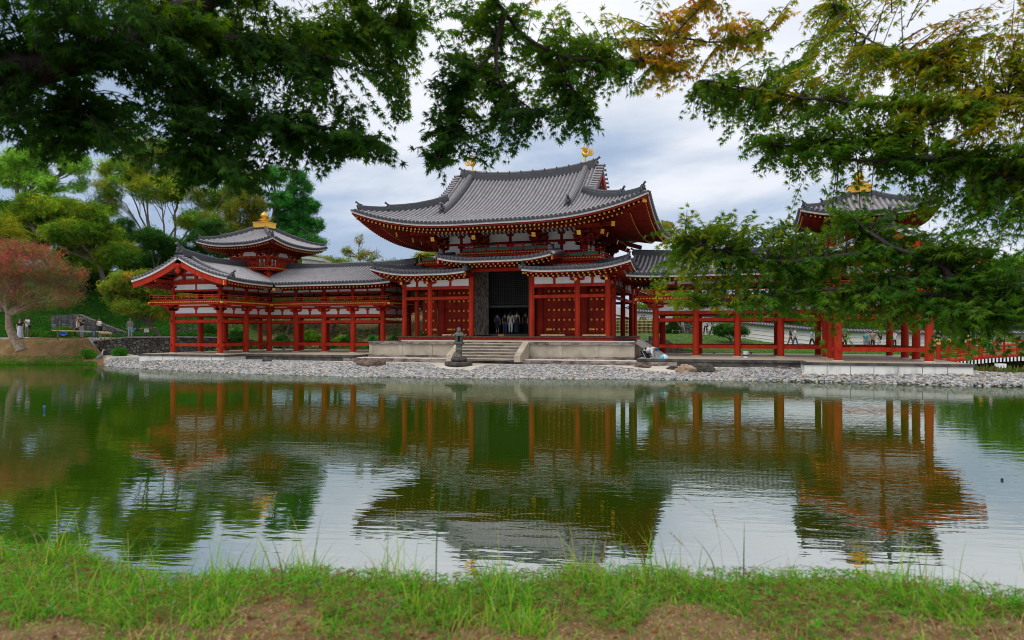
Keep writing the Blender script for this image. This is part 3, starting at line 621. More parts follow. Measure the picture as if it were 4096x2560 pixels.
# ================================================================ wing corridors with corner towers
SP, XI, YC0, CB = 4.16, 19.82, 1.89, 2.64
XO = XI + SP; YB = YC0 + SP; XM = (XI + XO) / 2; YM = (YC0 + YB) / 2; OV = 2.0
YF = YC0 - 2 * CB                       # front posts of the forward arm
YG = YF - 1.6                           # gable line
def zw(v): return 5.08 + .19 * v + .046 * v * v
def wing(sx, label):
    t = thing('wing_corridor', label, 'wing building', (sx * XM, YM, 0)); M = lambda: MB(sx < 0)
    # stone base: forward arm and lateral arm
    m = M(); m.b2(18.0, 25.5, -5.05, 9.5, -.16, -.02, 1); m.b2(18.06, 25.44, -5.0, 9.4, -.9, -.162, 0)
    for x in frange(18.06, 25.44, 1.06)[1:-1]: m.b2(x - .012, x + .012, -5.005, -4.99, -.7, -.17, 2)
    m.b2(9.3, 17.998, -2.95, 9.5, -.162, -.021, 1); m.b2(9.3, 18.06, -2.88, 9.4, -.9, -.163, 2)
    m.b2(9.35, 25.3, -2.7, 9.3, -.05, 0, 3); m.b2(18.2, 25.3, -4.85, -2.702, -.051, -.001, 3)
    m.build('stone_base', [PLASTW, COPE, COPE, PAVE], t)
    xs = [9.85 + 2.49 * k for k in range(5)]; xs[4] = XI
    P_ = [(x, YC0) for x in xs] + [(x, YB) for x in xs] + [(XO, YB), (XO, YC0), (XO, YC0 - CB), (XO, YF), (XI, YC0 - CB), (XI, YF)]
    for x, y in P_:
        m = M(); m.lathe([(.33, -.02), (.30, .03), (.24, .05)], (x, y, 0), 12, 1); post(m, x, y, .03, 3.0, .205); m.build('post', [RED, STONE], t)
    for x, y in P_:
        m = M(); post(m, x, y, 3.5, 4.95, .165); m.build('upper_post', [RED], t)
    segs = []
    for a, b in zip(xs[:-1], xs[1:]): segs += [(a, YC0, b, YC0, 1), (a, YB, b, YB, 1)]
    ya = [YF, YC0 - CB, YC0, YB]
    for a, b in zip(ya[:-1], ya[1:]): segs.append((XO, a, XO, b, 1))
    for a, b in zip(ya[:2], ya[1:3]): segs.append((XI, a, XI, b, 1))
    segs += [(XI, YB, XO, YB, 1), (XI, YF, XO, YF, 2), (9.85, YC0, 9.85, YB, 0)]
    m = M(); w_ = M(); br = M()
    for (x0, y0, x1, y1, k) in segs:
        z0 = .50
        if k: bay(x0, y0, x1, y1, z0, .72, .13, -.28 if k == 2 else .2, 0, m)
        bay(x0, y0, x1, y1, 2.19, 2.40, .13, .2, 0, m); bay(x0, y0, x1, y1, 2.64, 2.86, .19, .1, 0, m)
        bay(x0, y0, x1, y1, 2.86, 3.58, .05, .1, 0, w_); bay(x0, y0, x1, y1, 3.27, 3.38, .14, .05, 0, m)
        bay(x0, y0, x1, y1, 4.42, 4.55, .14, .1, 0, m); bay(x0, y0, x1, y1, 4.55, 4.95, .05, .1, 0, w_); bay(x0, y0, x1, y1, 4.93, 5.05, .16, -.2, 0, m)
        xm, ym = (x0 + x1) / 2, (y0 + y1) / 2; hz = abs(x1 - x0) > .1
        qs = (.5,) if max(abs(x1 - x0), abs(y1 - y0)) < 3 or k != 2 else (.5,)
        for q in qs:
            xm, ym = x0 + (x1 - x0) * q, y0 + (y1 - y0) * q
            m.box((xm, ym, 3.0), (.15, .10, .40) if hz else (.10, .15, .40)); m.box((xm, ym, 3.19), (.26, .14, .14) if hz else (.14, .26, .14), 0, 0, 1.25)
            m.box((xm, ym, 4.74), (.13, .10, .40) if hz else (.10, .13, .40))
    for (x, y) in ((XI, YF), (XO, YF), (XI, YC0)):      # nuki ends that poke out of the corner posts
        for z in (.61, 2.295): m.box((x, y, z), (.62, .11, .15)); m.box((x, y, z + .002), (.11, .62, .15))
    m.build('tie_beams', [RED], t); w_.build('plaster_panels', [PLAST], t)
    for x, y in P_:
        outs = []
        if y == YC0 and x < XI: outs = [(0, -1)]
        elif y == YB and x < XO: outs = [(0, 1)]
        elif x == XO and y not in (YF, YB): outs = [(1, 0)]
        elif (x, y) == (XO, YF): outs = [(1, 0), (0, -1), (1, -1)]
        elif (x, y) == (XI, YF): outs = [(-1, 0), (0, -1), (-1, -1)]
        elif (x, y) == (XI, YC0 - CB): outs = [(-1, 0)]
        elif (x, y) == (XI, YC0): outs = [(-1, -1)]
        elif (x, y) == (XO, YB): outs = [(1, 0), (0, 1)]
        m = M(); bracket(m, x, y, 2.90, outs, .84, 2); m.build('bracket', [RED], t)
        m = M(); bracket(m, x, y, 4.60, [o for o in outs if abs(o[0]) + abs(o[1]) == 1], .5, 1); m.build('upper_bracket', [URED], t)
    # gallery floor
    m = M(); o = 1.08; e1 = 9.85 - 1.1
    deck(m, e1, XI - o, YC0 - o, YB + o, 3.68, sides='fbl'); deck(m, XI - o + .001, XO + o, YF - o, YB + o, 3.681, sides='frb')
    for y in frange(YF - o + .1, YC0 - o - .1, .19): m.box((XI - o + .01, y, 3.63), (.05, .105, .085), 0, 1)
    m.b2(XI - o + .05, XI - o + .2, YF - o + .2, YC0 - o + .2, 3.58, 3.678, 0); m.b2(XI - o + .12, XI - o + .26, YF - o - .25, YC0 - o + .1, 3.44, 3.574, 0)
    for (x, y) in ((XI - o, YF - o), (XO + o, YF - o), (XI - o, YC0 - o), (e1, YC0 - o)): m.box((x, y, 3.58), (.17, .17, .15), 0, 1)
    m.build('gallery_floor', [RED, YEL, URED], t)
    m = M(); railing(m, [(e1 + .08, YC0 - o + .08, 3.73), (XI - o + .08, YC0 - o + .08, 3.73)], .42, .72, .2); railing(m, [(XI - o + .08, YC0 - o + .08, 3.731), (XI - o + .08, YF - o + .08, 3.73), (XO + o - .08, YF - o + .08, 3.73), (XO + o - .08, YB + o - .1, 3.73), (e1 + .1, YB + o - .1, 3.73), (e1 + .08, YC0 - o + .08, 3.731)], .42, .72, .2)
    m.build('gallery_railing', [RED], t)
    # ---- roof
    XV, XE, YE, YT = XI - OV, XO + OV, YC0 - OV, YB + OV; HR = XE - XM
    cl = lambda e: lift(max(e, 0), 3.0, .26)
    fr = lambda y: lift(max(y - YG, 0), 3.0, .16)
    X0 = 8.15
    Pl = lambda s, v: (s, YE + v, zw(v) + lift(max(s - X0, 0), 2.5, .12))
    Pk = lambda s, v: (s, YT - v, zw(v) + cl(XE - s))
    Pi = lambda s, v: (XV + v, s, zw(v) + fr(s))
    Po = lambda s, v: (XE - v, s, zw(v) + fr(s) + cl(YT - s))
    m = M()
    roof_face(m, Pl, frange(X0 + .1, XM - .3, .285), lambda s: max(0, s - XV), lambda s: HR, 7, .08)
    rf = m.build('roof', [TILE, PAN, TEND], t)
    m = M(); roof_face(m, Pi, frange(YG + .1, YM - .3, .285), lambda s: max(0, s - YE), lambda s: HR, 7, .08); m.build('inner_slope', [TILE, PAN, TEND], rf)
    m = M(); roof_face(m, Po, frange(YG + .1, YT - .1, .285), lambda s: 0, lambda s: min(HR, YT - s), 6, .08); roof_face(m, Pk, frange(X0 + .1, XE - .1, .57), lambda s: 0, lambda s: min(HR, XE - s), 4, .08); m.build('outer_slope', [TILE, PAN, TEND], rf)
    m = M()   # ridges
    rz = zw(HR) - .02
    m.sweep([(x, YM, rz + .02 + .16 * max(0, 1 - (x - X0) / 4) ** 2 + .12 * max(0, 1 - (XM - 2.3 - x) / 4) ** 2) for x in frange(X0, XM - 2.2, .5)], muneprof(.30, .34), 0, uv=True)
    m.build('ridge', [TDARK, TEND], rf)
    m = M(); m.sweep([(XM, y, rz + .02 + .42 * max(0, 1 - (y - YG) / 4.4) ** 1.8 + .1 * max(0, 1 - (YM - 2.2 - y) / 3) ** 2) for y in frange(YG + .1, YM - 2.2, .45)], muneprof(.32, .40), 0, uv=True)
    oni(m, (XM, YG + .05, rz + .5), (0, -1, 0), 1.0, 1); m.build('ridge', [TDARK, TEND], rf)
    for xr, y in ((X0, YM),): m = M(); oni(m, (xr, y, rz + .2), (-1, 0, 0), .7, 1); m.build('ridge_end', [TDARK, TEND], rf)
    for P, k in ((Pi, 1), (Po, -1)):   # descending ridges near the gable
        m = M(); kp = [Vector(P(YG + 1.05, v)) + Vector((0, 0, .04)) for v in frange(.55, HR - .1, .4)]
        m.sweep(kp, muneprof(.30, .26), 0, uv=True); oni(m, kp[0] + Vector((-k * .1, 0, .02)), (-k, 0, 0), .75, 1); m.build('descending_ridge', [MC['light ridge tile'], TEND], rf)
        v_ = M()
        for v in frange(.15, HR - .1, .285):
            x, y, z = P(YG, v); v_.tube([(x, y + .3, z + .10), (x, y - .22, z + .05)], .082, 8, 0); v_.tube([(x, y - .22, z + .05), (x, y - .25, z + .05)], .10, 8, 2)
        v_.build('verge_tiles', [TILE, PAN, TEND], rf)
    m = M(); m.sweep([(XE - v, YT - v, zw(v) + cl(v) + .03) for v in (4, 3, 2, 1, .3)], muneprof(.26, .26), 0, uv=True); m.build('hip_ridge', [TDARK], rf)
    # gable: white board, red curved bargeboards, pendant, wall
    g = M(); bb = []
    for P in (Pi, Po):
        pl = [Vector(P(YG - .08, v)) for v in frange(-.05, HR, .4)]
        sc = [Vector((p.x, YG - .10, p.z)) for p in pl]
        g.sweep(sc, rect(.14, -.17, -.05), 1); g.sweep([Vector((p.x, YG - .04, p.z)) for p in sc], rect(.10, -.56, -.172), 0)
    g.lathe([(.02, -.3), (.16, -.22), (.2, -.05), (.12, .05), (.2, .16), (.24, .3), (.1, .42)], (XM, YG - .1, 5.85), 10, 0, True)
    g.build('bargeboards', [RED, IVORY], t)
    g = M(); tri = [(XM - 2.3, 4.95), (XM + 2.3, 4.95), (XM + 2.2, 5.35), (XM, 6.2), (XM - 2.2, 5.35)]
    vs_ = [(x, YF + .03, z) for x, z in tri] + [(x, YF + .10, z) for x, z in tri]
    g.add(vs_, [(0, 1, 2, 3, 4), (9, 8, 7, 6, 5)], 2)
    g.b2(XM - 2.4, XM + 2.4, YF - .1, YF + .1, 5.06, 5.24, 0); g.b2(XM - 1.3, XM + 1.3, YF - .08, YF + .1, 5.52, 5.68, 0); g.b2(XM - 1.5, XM + 1.5, YF - .12, YF + .08, 5.24, 5.30, 0)
    for k in (-1, 0, 1): g.box((XM + k * 1.1, YF, 5.40), (.2, .14, .26), 0, 0, 1.3)
    g.box((XM, YF, 5.85), (.22, .14, .4), 0, 0, 1.3)
    for k in (-1, 1): g.beam((XM + k * .1, YF, 6.25), (XM + k * 2.3, YF, 5.28), .12, .12, 0)
    for x in (XI, XM, XO): z = 5.12 if x != XM else 6.15; g.beam((x, YF + .2, z), (x, YG - .05, z + .04), .18, .22, 0)
    for k in range(5):        # rafters seen under the verge
        for sg in (-1, 1): x = XM + sg * (.7 + k * .65); v = HR - abs(x - XM); g.beam((x, YF, zw(v) - .30), (x, YG, zw(v) + .12 - .30), .07, .09, 0)
    g.build('gable', [RED, IVORY, PLAST], t)
    # eaves
    for P, a, b, vt in ((Pl, X0 + .05, XV, lambda s: 2.2), (Pi, YG + .1, YE, lambda s: 2.2), (Po, YG + .1, YT, lambda s: min(2.2, YT - s)), (Pk, X0, XE, lambda s: min(2.2, XE - s))):
        e = eaves(P, a, b, vt, .30, .7, 2.1, .34, .46, mir=sx < 0, fasc=.5, in1=.2, lowgold=False, gs=.8); e.build('eaves', EM, rf)
    m = M(); m.box((XV + .15, YE + .15, 4.70), (.22, .22, .2), R(45), 2); m.beam((XV + .2, YE + .2, 4.72), (XI, YC0, 4.98), .16, .18, 0)
    for x, y in ((XV + .22, YG + .35), ): m.b2(x - .05, x + .03, y - .45, y - .38, zw(0) - .38, zw(0) - .04, 2)
    m.build('valley_rafter', EM, t)
    # ---- corner tower
    BH = 1.78; m = M(); w_ = M()
    cs = [(XM + a * BH, YM + b * BH) for a, b in ((-1, -1), (1, -1), (1, 1), (-1, 1))]
    for x, y in cs: m.tube([(x, y, 5.6), (x, y, 7.9)], .15, 12)
    for (a, b) in zip(cs, cs[1:] + cs[:1]):
        A, B = Vector((*a, 0)), Vector((*b, 0)); tt = (B - A).normalized(); hz = abs(tt.x) > .5
        for z0, z1, th in ((7.38, 7.54, .2), (6.62, 6.75, .18), (7.86, 7.98, .18), (7.08, 7.14, .16)): m.beam(A + Vector((0, 0, (z0 + z1) / 2)), B + Vector((0, 0, (z0 + z1) / 2)), th, z1 - z0)
        w_.beam(A + Vector((0, 0, 7.7)), B + Vector((0, 0, 7.7)), .05, .36); m.beam(A + Vector((0, 0, 6.9)), B + Vector((0, 0, 6.9)), .06, 1.0, 3)
        for q in (.30, .70):
            p = A + (B - A) * q; m.box((p.x, p.y, 7.05), (.13, .13, .72)); m.box((p.x, p.y, 7.68), (.16, .12, .3) if hz else (.12, .16, .3)); m.box((p.x, p.y, 7.82), (.4, .16, .14) if hz else (.16, .4, .14), 0, 0, 1.2)
        n_ = Vector((tt.y, -tt.x, 0))
        for q in (.15, .85):
            p = A + (B - A) * q + n_ * .05; m.box((p.x, p.y, 7.0), (.42, .06, .5) if hz else (.06, .42, .5), 0, 4)
            for r_ in (-.2, .2): pp = p + tt * r_ + n_ * .03; m.box((pp.x, pp.y, 7.0), (.06, .06, .5), 0, 1)
        for q in frange(.02, .98, .16): p = A + (B - A) * q + n_ * .11; m.box((p.x, p.y, 7.46), (.05, .05, .05), 0, 2)
    m.b2(XM - BH + .1, XM + BH - .1, YM - BH + .1, YM + BH - .1, 5.0, 7.8, 3)
    m.build('tower_walls', [RED, PLAST, GOLD, DRED, GREEN], t); w_.build('tower_plaster', [PLAST], t)
    for (x, y), (ox, oy) in zip(cs, ((-1, -1), (1, -1), (1, 1), (-1, 1))): m = M(); bracket(m, x, y, 7.5, [(ox, 0), (0, oy), (ox, oy)], .55, 2); m.build('tower_bracket', [URED], t)
    m = M()
    for q in (-.33, .33):
        for a, b in ((0, -1), (0, 1), (1, 0), (-1, 0)):
            bracket(m, XM + a * BH + (q * 2 * BH * .95 if b else 0), YM + b * BH + (q * 2 * BH * .95 if a else 0), 7.5, [(a, b)], .5, 2)
    m.build('tower_brackets', [URED], t)
    DH = 2.35; m = M(); deck(m, XM - DH, XM + DH, YM - DH, YM + DH, 6.60, sides='flrb'); 
    for a, b in ((-1, -1), (1, -1), (0, -1), (-1, 0), (1, 0)): bracket(m, XM + a * (DH - .75), YM + b * (DH - .75), 5.95, [(a, 0), (0, b)] if a and b else [(a, b)], .55, 1)
    m.b2(XM - DH + .7, XM + DH - .7, YM - DH + .7, YM + DH - .7, 5.4, 6.3, 0); m.build('tower_balcony', [RED, YEL, URED], t)
    m = M(); q = DH - .08; railing(m, [(XM - q, YM + q, 6.65), (XM - q, YM - q, 6.65), (XM + q, YM - q, 6.65), (XM + q, YM + q, 6.65), (XM - q, YM + q, 6.651)], .36, .6, .18); m.build('tower_railing', [RED], t)
    # tower roof
    TH = 3.64
    zt = lambda v: 8.30 + .33 * v + .05 * v * v
    tl = lambda e: lift(max(e, 0), 3.4, .46, 2.3)
    faces = []
    first = None
    for k, (P) in enumerate((lambda s, v: (XM + s, YM - TH + v, zt(v) + tl(TH - abs(s))), lambda s, v: (XM - TH + v, YM + s, zt(v) + tl(TH - abs(s))), lambda s, v: (XM + TH - v, YM + s, zt(v) + tl(TH - abs(s))), lambda s, v: (XM + s, YM + TH - v, zt(v) + tl(TH - abs(s))))):
        m = M(); roof_face(m, P, frange(-TH + .1, TH - .1, .285), lambda s: 0, lambda s: min(TH - abs(s), TH - .45), 6, .08)
        o_ = m.build('tower_roof' if first is None else 'roof_slope', [TILE, PAN, TEND], t if first is None else first); first = first or o_
        e = eaves(P, -TH + .05, TH - .05, lambda s: TH - abs(s), .25, .85, 2.5, .34, .48, mir=sx < 0, fasc=.5, in1=.2, lowgold=False, gs=.8); e.build('tower_eaves', EM, first)
    for a, b in ((-1, -1), (1, -1), (1, 1), (-1, 1)):
        H = lambda v: Vector((XM + a * (TH - v), YM + b * (TH - v), zt(v) + tl(v) + .04))
        m = M(); m.sweep([H(v) for v in (3.1, 2.7, 2.2, 1.8, 1.4)], muneprof(.26, .28), 0, uv=True); oni(m, H(1.35) + Vector((0, 0, .06)), (a, b, 0), .6, 1)
        m.sweep([H(v) for v in (1.4, 1.0, .6, .3)], muneprof(.22, .2), 0, uv=True); oni(m, H(.25) + Vector((0, 0, .05)), (a, b, 0), .55, 1)
        m.beam(H(.35) + Vector((0, 0, -.42)), H(2.5) + Vector((0, 0, -.7)), .16, .18, 2 + 1 if False else 0); 
        m.build('tower_hip_ridge', [TDARK, TEND], first)
    m = M(); m.tube([(XM, YM, 9.45), (XM, YM, 10.1)], .80, 4, 0, False, True, R(45)); m.build('roof_cap', [TDARK], first)
    m = M(); m.b2(XM - .62, XM + .62, YM - .62, YM + .62, 10.02, 10.42); m.b2(XM - .68, XM + .68, YM - .68, YM + .68, 10.40, 10.46); m.b2(XM - .66, XM + .66, YM - .66, YM + .66, 10.0, 10.07)
    m.lathe([(.42, 10.46), (.40, 10.52), (.22, 10.58), (.20, 10.66), (.44, 10.74), (.46, 10.78), (.24, 10.80), (.13, 10.84), (.12, 10.88), (.26, 10.96), (.30, 11.08), (.26, 11.22), (.14, 11.32), (.05, 11.38), (.01, 11.45)], (XM, YM, -.06), 18)
    m.build('gilt_finial', [GOLD], t)
    return t
wing(-1, 'left wing corridor and corner tower on red posts, fully visible beside the stone wall')
wing(1, 'right wing corridor and corner tower on red posts, mostly screened by maple leaves')
# golden birds on the main ridge
def bird_statue(x, sx):
    t = thing('bird_statue', 'gilded bird statue', 'bird statue', (x, YC, 13.74), 0, 'gilded birds on the hall ridge')
    b = MB(sx < 0); X = abs(x); z = 13.74
    q = lambda a, c: (X + a, YC, z + c)
    b.lathe([(.2, 0), (.16, .05), (.05, .08)], (X, YC, z), 10)
    for s_ in (-.07, .07): b.tube([(X, YC + s_, z + .05), (X + .02, YC + s_, z + .28), (X - .01, YC + s_, z + .42)], [.025, .022, .045], 6)
    b.tube([q(.16, .42), q(.08, .44), q(-.03, .50), q(-.12, .60), q(-.13, .72), q(-.10, .83), q(-.13, .90)], [.05, .12, .15, .11, .07, .055, .06], 10)
    b.ball((X - .15, YC, z + .92), (.08, .055, .065), 0, 8, 6); b.tube([q(-.20, .93), q(-.29, .90), q(-.30, .86)], [.035, .02, .004], 6)
    for k in range(3): b.tube([q(-.14 + k * .04, .97), q(-.15 + k * .07, 1.06 - k * .02)], [.025, .008], 5)
    bo = b.build('body', [GOLD], t)
    for s_ in (-1, 1):
        wv = MB(sx < 0)
        for k in range(6): a = R(58 + k * 13); wv.tube([q(.0, .52 + .0), (X + .16 * math.cos(a) + .02, YC + s_ * .10, z + .55 + .2 * math.sin(a)), (X + .42 * math.cos(a) + .06, YC + s_ * .17, z + .55 + .44 * math.sin(a))], [.04, .045, .008], 5)
        wv.build('wing', [GOLD], t)
    tl_ = MB(sx < 0)
    for k in range(7): a = R(8 + k * 11); L_ = .42 + .05 * math.sin(k * 2.1) ; tl_.tube([q(.12, .46), q(.12 + L_ * .55 * math.cos(a) + .06, .46 + L_ * .45 * math.sin(a) - .05), q(.14 + L_ * math.cos(a) + .06, .46 + L_ * 1.15 * math.sin(a) + .03)], [.03, .035, .006], 5)
    tl_.build('tail', [GOLD], t); t.scale = (1.15, 1.15, 1.2); return t
t = bird_statue(-4.35, -1); t['label'] = 'gilded bird statue at the left, farther end of the main roof ridge'
t = bird_statue(4.37, 1); t['label'] = 'gilded bird statue at the right, nearer end of the main roof ridge'
# ================================================================ terrain, water
def S(a, b, x): t = np.clip((x - a) / (b - a), 0, 1); return t * t * (3 - 2 * t)
_fp = np.array([-900, 0, 341, 436, 500, 700, 963, 1400, 1937, 2700, 3232, 3825, 4096, 4900.])
_fy = np.array([1455, 1457, 1458, 1464, 1471, 1482, 1494, 1507, 1513, 1518, 1527, 1542, 1547, 1554.])
_fa = (_fp - 2048) / 2725; _fd = 2.45 * 2725 / (_fy - 1330)
WZ = -.96
def wob(x, y, k=1.): return np.sin(x * 1.3 * k + 1.1 * np.sin(y * .9 * k)) * np.cos(y * 1.1 * k + .7 * np.sin(x * .63 * k))
def dnear(r): return 3.03 - .085 * r + .12 * np.sin(r * 1.7) + .05 * np.sin(r * 5.1)
def terrain(x, y):
    """height, grass, sand at world x,y (numpy arrays)"""
    vx, vy = x - CX, y - CY; d = vx * fwd.x + vy * fwd.y; r = vx * rgt.x + vy * rgt.y
    dd = np.maximum(d, .5); a = r / dd; px = a * 2725 + 2048
    df = np.interp(a, _fa, _fd); dn = dnear(r)
    # near bank
    zn = .39 + .03 * wob(x, y, 2.5) - .05 * S(-2, 2.5, r) * 0 - 1.9 * S(dn - .1, dn + 1.6, d)
    # pond bottom
    zp = -1.9 + 0 * x
    # far ground
    e = d - df
    beach = WZ + .54 * S(-.5, np.where(px > 3000, 1.3, 3.2), e) - .25 * (1 - S(-1.2, 0, e))
    z = beach + 0
    back = S(8.5, 13, y)
    z = z + back * (.32 + .05 * wob(x, y, .4))
    # middle/left slope behind the left wing and right lawn
    z = z + S(64, 84, d) * 4.2 * (1 - S(-6, 2, r)) + 1.45 * S(54, 66, d) * S(4, 9, r) * (1 - S(17, 30, r)) * back + .25 * S(60, 70, d) * S(20, 30, r)
    # left bank
    dedge = np.where(px < 333, df - .3, np.interp(px, [333, 372, 500, 690, 860, 1010, 1100], [53.2, 56.7, 57.5, 60.3, 64.3, 69.3, 90])); wdt = np.where(px < 333, 3.9 + .5 * wob(x, y, .8), .3)
    mL = 1 - S(980, 1080, px)
    zl = 1.03 + .02 * wob(x, y, .5) + S(64, 90, d) * 8.6 * S(-10, -30, r) * (1 + 0 * r)
    k = S(0, 1, (d - dedge) / wdt) * mL
    z = z * (1 - k) + np.maximum(z, zl) * k
    z = np.where(px < 333, np.maximum(z, WZ - .3 + 0 * z) * 1.0, z)
    zf = z + S(100, 140, d) * 0
    land = S(-.6, .0, e)
    zz = np.where(d < dn + 1.7, zn, zp * (1 - land) + zf * land)
    zz = np.where((d > dn + 1.7) & (d < dn + 2.6), np.minimum(zn, -1.5), zz)
    zz = np.where(d <= 0, .39 + .03 * wob(x, y, 1.5), zz)
    # under the arched bridge the water runs back beside the right wing
    ch = S(25.9, 27.0, x) * (1 - S(58, 64, x)) * S(-4.6, -3.2, y) * (1 - S(14, 17, y)); zz = zz * (1 - ch) + -1.7 * ch
    grass = np.clip(back * S(2, 8, r) * 1.0 + (1 - S(3, 6, d)) * .25 + k * S(62, 66, d) * .95 + (px < 420) * (1 - S(.1, .9, e)) * land * .55 + .42 * back * (1 - S(2, 8, r)), 0, 1)
    sand = land * (1 - back) * (1 - k) * S(400, 440, px)
    path = k * S(55.6, 56.2, d) * (1 - S(61.0, 61.8, d)) * (1 - S(650, 1000, px)) + .0
    return zz, grass, sand, path
def ax(lo, hi, fine, lo2, hi2, coarse):
    return np.unique(np.concatenate([np.linspace(lo, lo2, 26), np.arange(lo2, hi2, fine), np.linspace(hi2, hi, 26)]))
gx = ax(-700, 600, .7, -75, 60, 0); gy = ax(-300, 900, .7, -50, 70, 0)
# extra resolution for the near bank
gy = np.unique(np.concatenate([gy, np.arange(-43.5, -36, .14)])); gx = np.unique(np.concatenate([gx, np.arange(8, 18.5, .14)]))
X_, Y_ = np.meshgrid(gx, gy, indexing='ij'); Z_, Gr, Sa, Pa = terrain(X_, Y_)
nx, ny = X_.shape
me = bpy.data.meshes.new('ground'); idx = np.arange(nx * ny).reshape(nx, ny)
quads = np.stack([idx[:-1, :-1], idx[1:, :-1], idx[1:, 1:], idx[:-1, 1:]], -1).reshape(-1, 4)
def npmesh(me, V, F, smooth=True, cols=None, cname='tint', mi=None):
    V = np.asarray(V, dtype=np.float32).reshape(-1, 3); F = np.asarray(F, dtype=np.int32); n, k = F.shape
    me.vertices.add(len(V)); me.vertices.foreach_set('co', V.ravel()); me.loops.add(n * k); me.loops.foreach_set('vertex_index', F.ravel())
    me.polygons.add(n); me.polygons.foreach_set('loop_start', np.arange(0, n * k, k, dtype=np.int32)); me.polygons.foreach_set('loop_total', np.full(n, k, dtype=np.int32))
    me.polygons.foreach_set('use_smooth', np.full(n, smooth))
    if mi is not None: me.polygons.foreach_set('material_index', mi.astype(np.int32))
    if cols is not None:
        at = me.color_attributes.new(cname, 'FLOAT_COLOR', 'POINT'); c4 = np.ones((len(V), 4), dtype=np.float32); c4[:, :3] = cols; at.data.foreach_set('color', c4.ravel())
    me.update(calc_edges=True)
npmesh(me, np.stack([X_, Y_, Z_], -1), quads, True, np.stack([Gr, Sa, Pa], -1).reshape(-1, 3), 'cover')
def ground_mat():
    m = bpy.data.materials.new('earth grass and gravel'); m.use_nodes = True; t = m.node_tree; b = t.nodes['Principled BSDF']; k = t.links; b.inputs['Roughness'].default_value = .95; b.inputs['Specular IOR Level'].default_value = .2
    at = t.nodes.new('ShaderNodeVertexColor'); at.layer_name = 'cover'; sp = t.nodes.new('ShaderNodeSeparateColor'); k.new(at.outputs[0], sp.inputs[0])
    tc_ = t.nodes.new('ShaderNodeTexCoord')
    def noise(sc, det=6):
        n = t.nodes.new('ShaderNodeTexNoise'); n.inputs['Scale'].default_value = sc; n.inputs['Detail'].default_value = det; n.inputs['Roughness'].default_value = .65; k.new(tc_.outputs['Object'], n.inputs['Vector']); return n
    def ramp(src, els):
        r_ = t.nodes.new('ShaderNodeValToRGB'); k.new(src, r_.inputs[0]); c = r_.color_ramp; c.elements[0].position, c.elements[0].color = els[0][0], (*els[0][1], 1); c.elements[1].position, c.elements[1].color = els[-1][0], (*els[-1][1], 1)
        for p, q in els[1:-1]: e = c.elements.new(p); e.color = (*q, 1)
        return r_
    n1 = noise(1.3); n2 = noise(.35); n3 = noise(22, 8)
    mxn = t.nodes.new('ShaderNodeMixRGB'); mxn.inputs[0].default_value = .5; k.new(n3.outputs[0], mxn.inputs[1]); k.new(n1.outputs[0], mxn.inputs[2])
    earth = ramp(mxn.outputs[0], [(.3, (.075, .045, .02)), (.5, (.18, .11, .05)), (.66, (.31, .21, .10))])
    grs = ramp(n1.outputs[0], [(.3, (.03, .055, .012)), (.5, (.055, .11, .018)), (.7, (.11, .14, .03))])
    sand = ramp(n1.outputs[0], [(.35, (.50, .45, .37)), (.65, (.62, .57, .48))])
    path = ramp(n3.outputs[0], [(.3, (.22, .23, .24)), (.7, (.36, .37, .38))])
    def thr(src, nz_, amt=.8):
        a_ = t.nodes.new('ShaderNodeMath'); a_.operation = 'MULTIPLY_ADD'; k.new(nz_, a_.inputs[0]); a_.inputs[1].default_value = amt; k.new(src, a_.inputs[2]); r_ = ramp(a_.outputs[0], [(.5 + amt * .5 - .12, (0, 0, 0)), (.5 + amt * .5 + .12, (1, 1, 1))]); return r_.outputs[0]
    def mix(f, a_, b_): x = t.nodes.new('ShaderNodeMixRGB'); k.new(f, x.inputs[0]); k.new(a_, x.inputs[1]); k.new(b_, x.inputs[2]); return x.outputs[0]
    c = mix(thr(sp.outputs[0], n1.outputs[0]), earth.outputs[0], grs.outputs[0]); c = mix(thr(sp.outputs[1], n1.outputs[0], .15), c, sand.outputs[0]); c = mix(thr(sp.outputs[2], n1.outputs[0], .1), c, path.outputs[0])
    k.new(c, b.inputs['Base Color']); bm = t.nodes.new('ShaderNodeBump'); bm.inputs['Strength'].default_value = .7; bm.inputs['Distance'].default_value = .02; k.new(n3.outputs[0], bm.inputs['Height']); k.new(bm.outputs[0], b.inputs['Normal'])
    return m
me.materials.append(ground_mat()); g = bpy.data.objects.new('ground', me); C.objects.link(g); g['kind'] = 'structure'
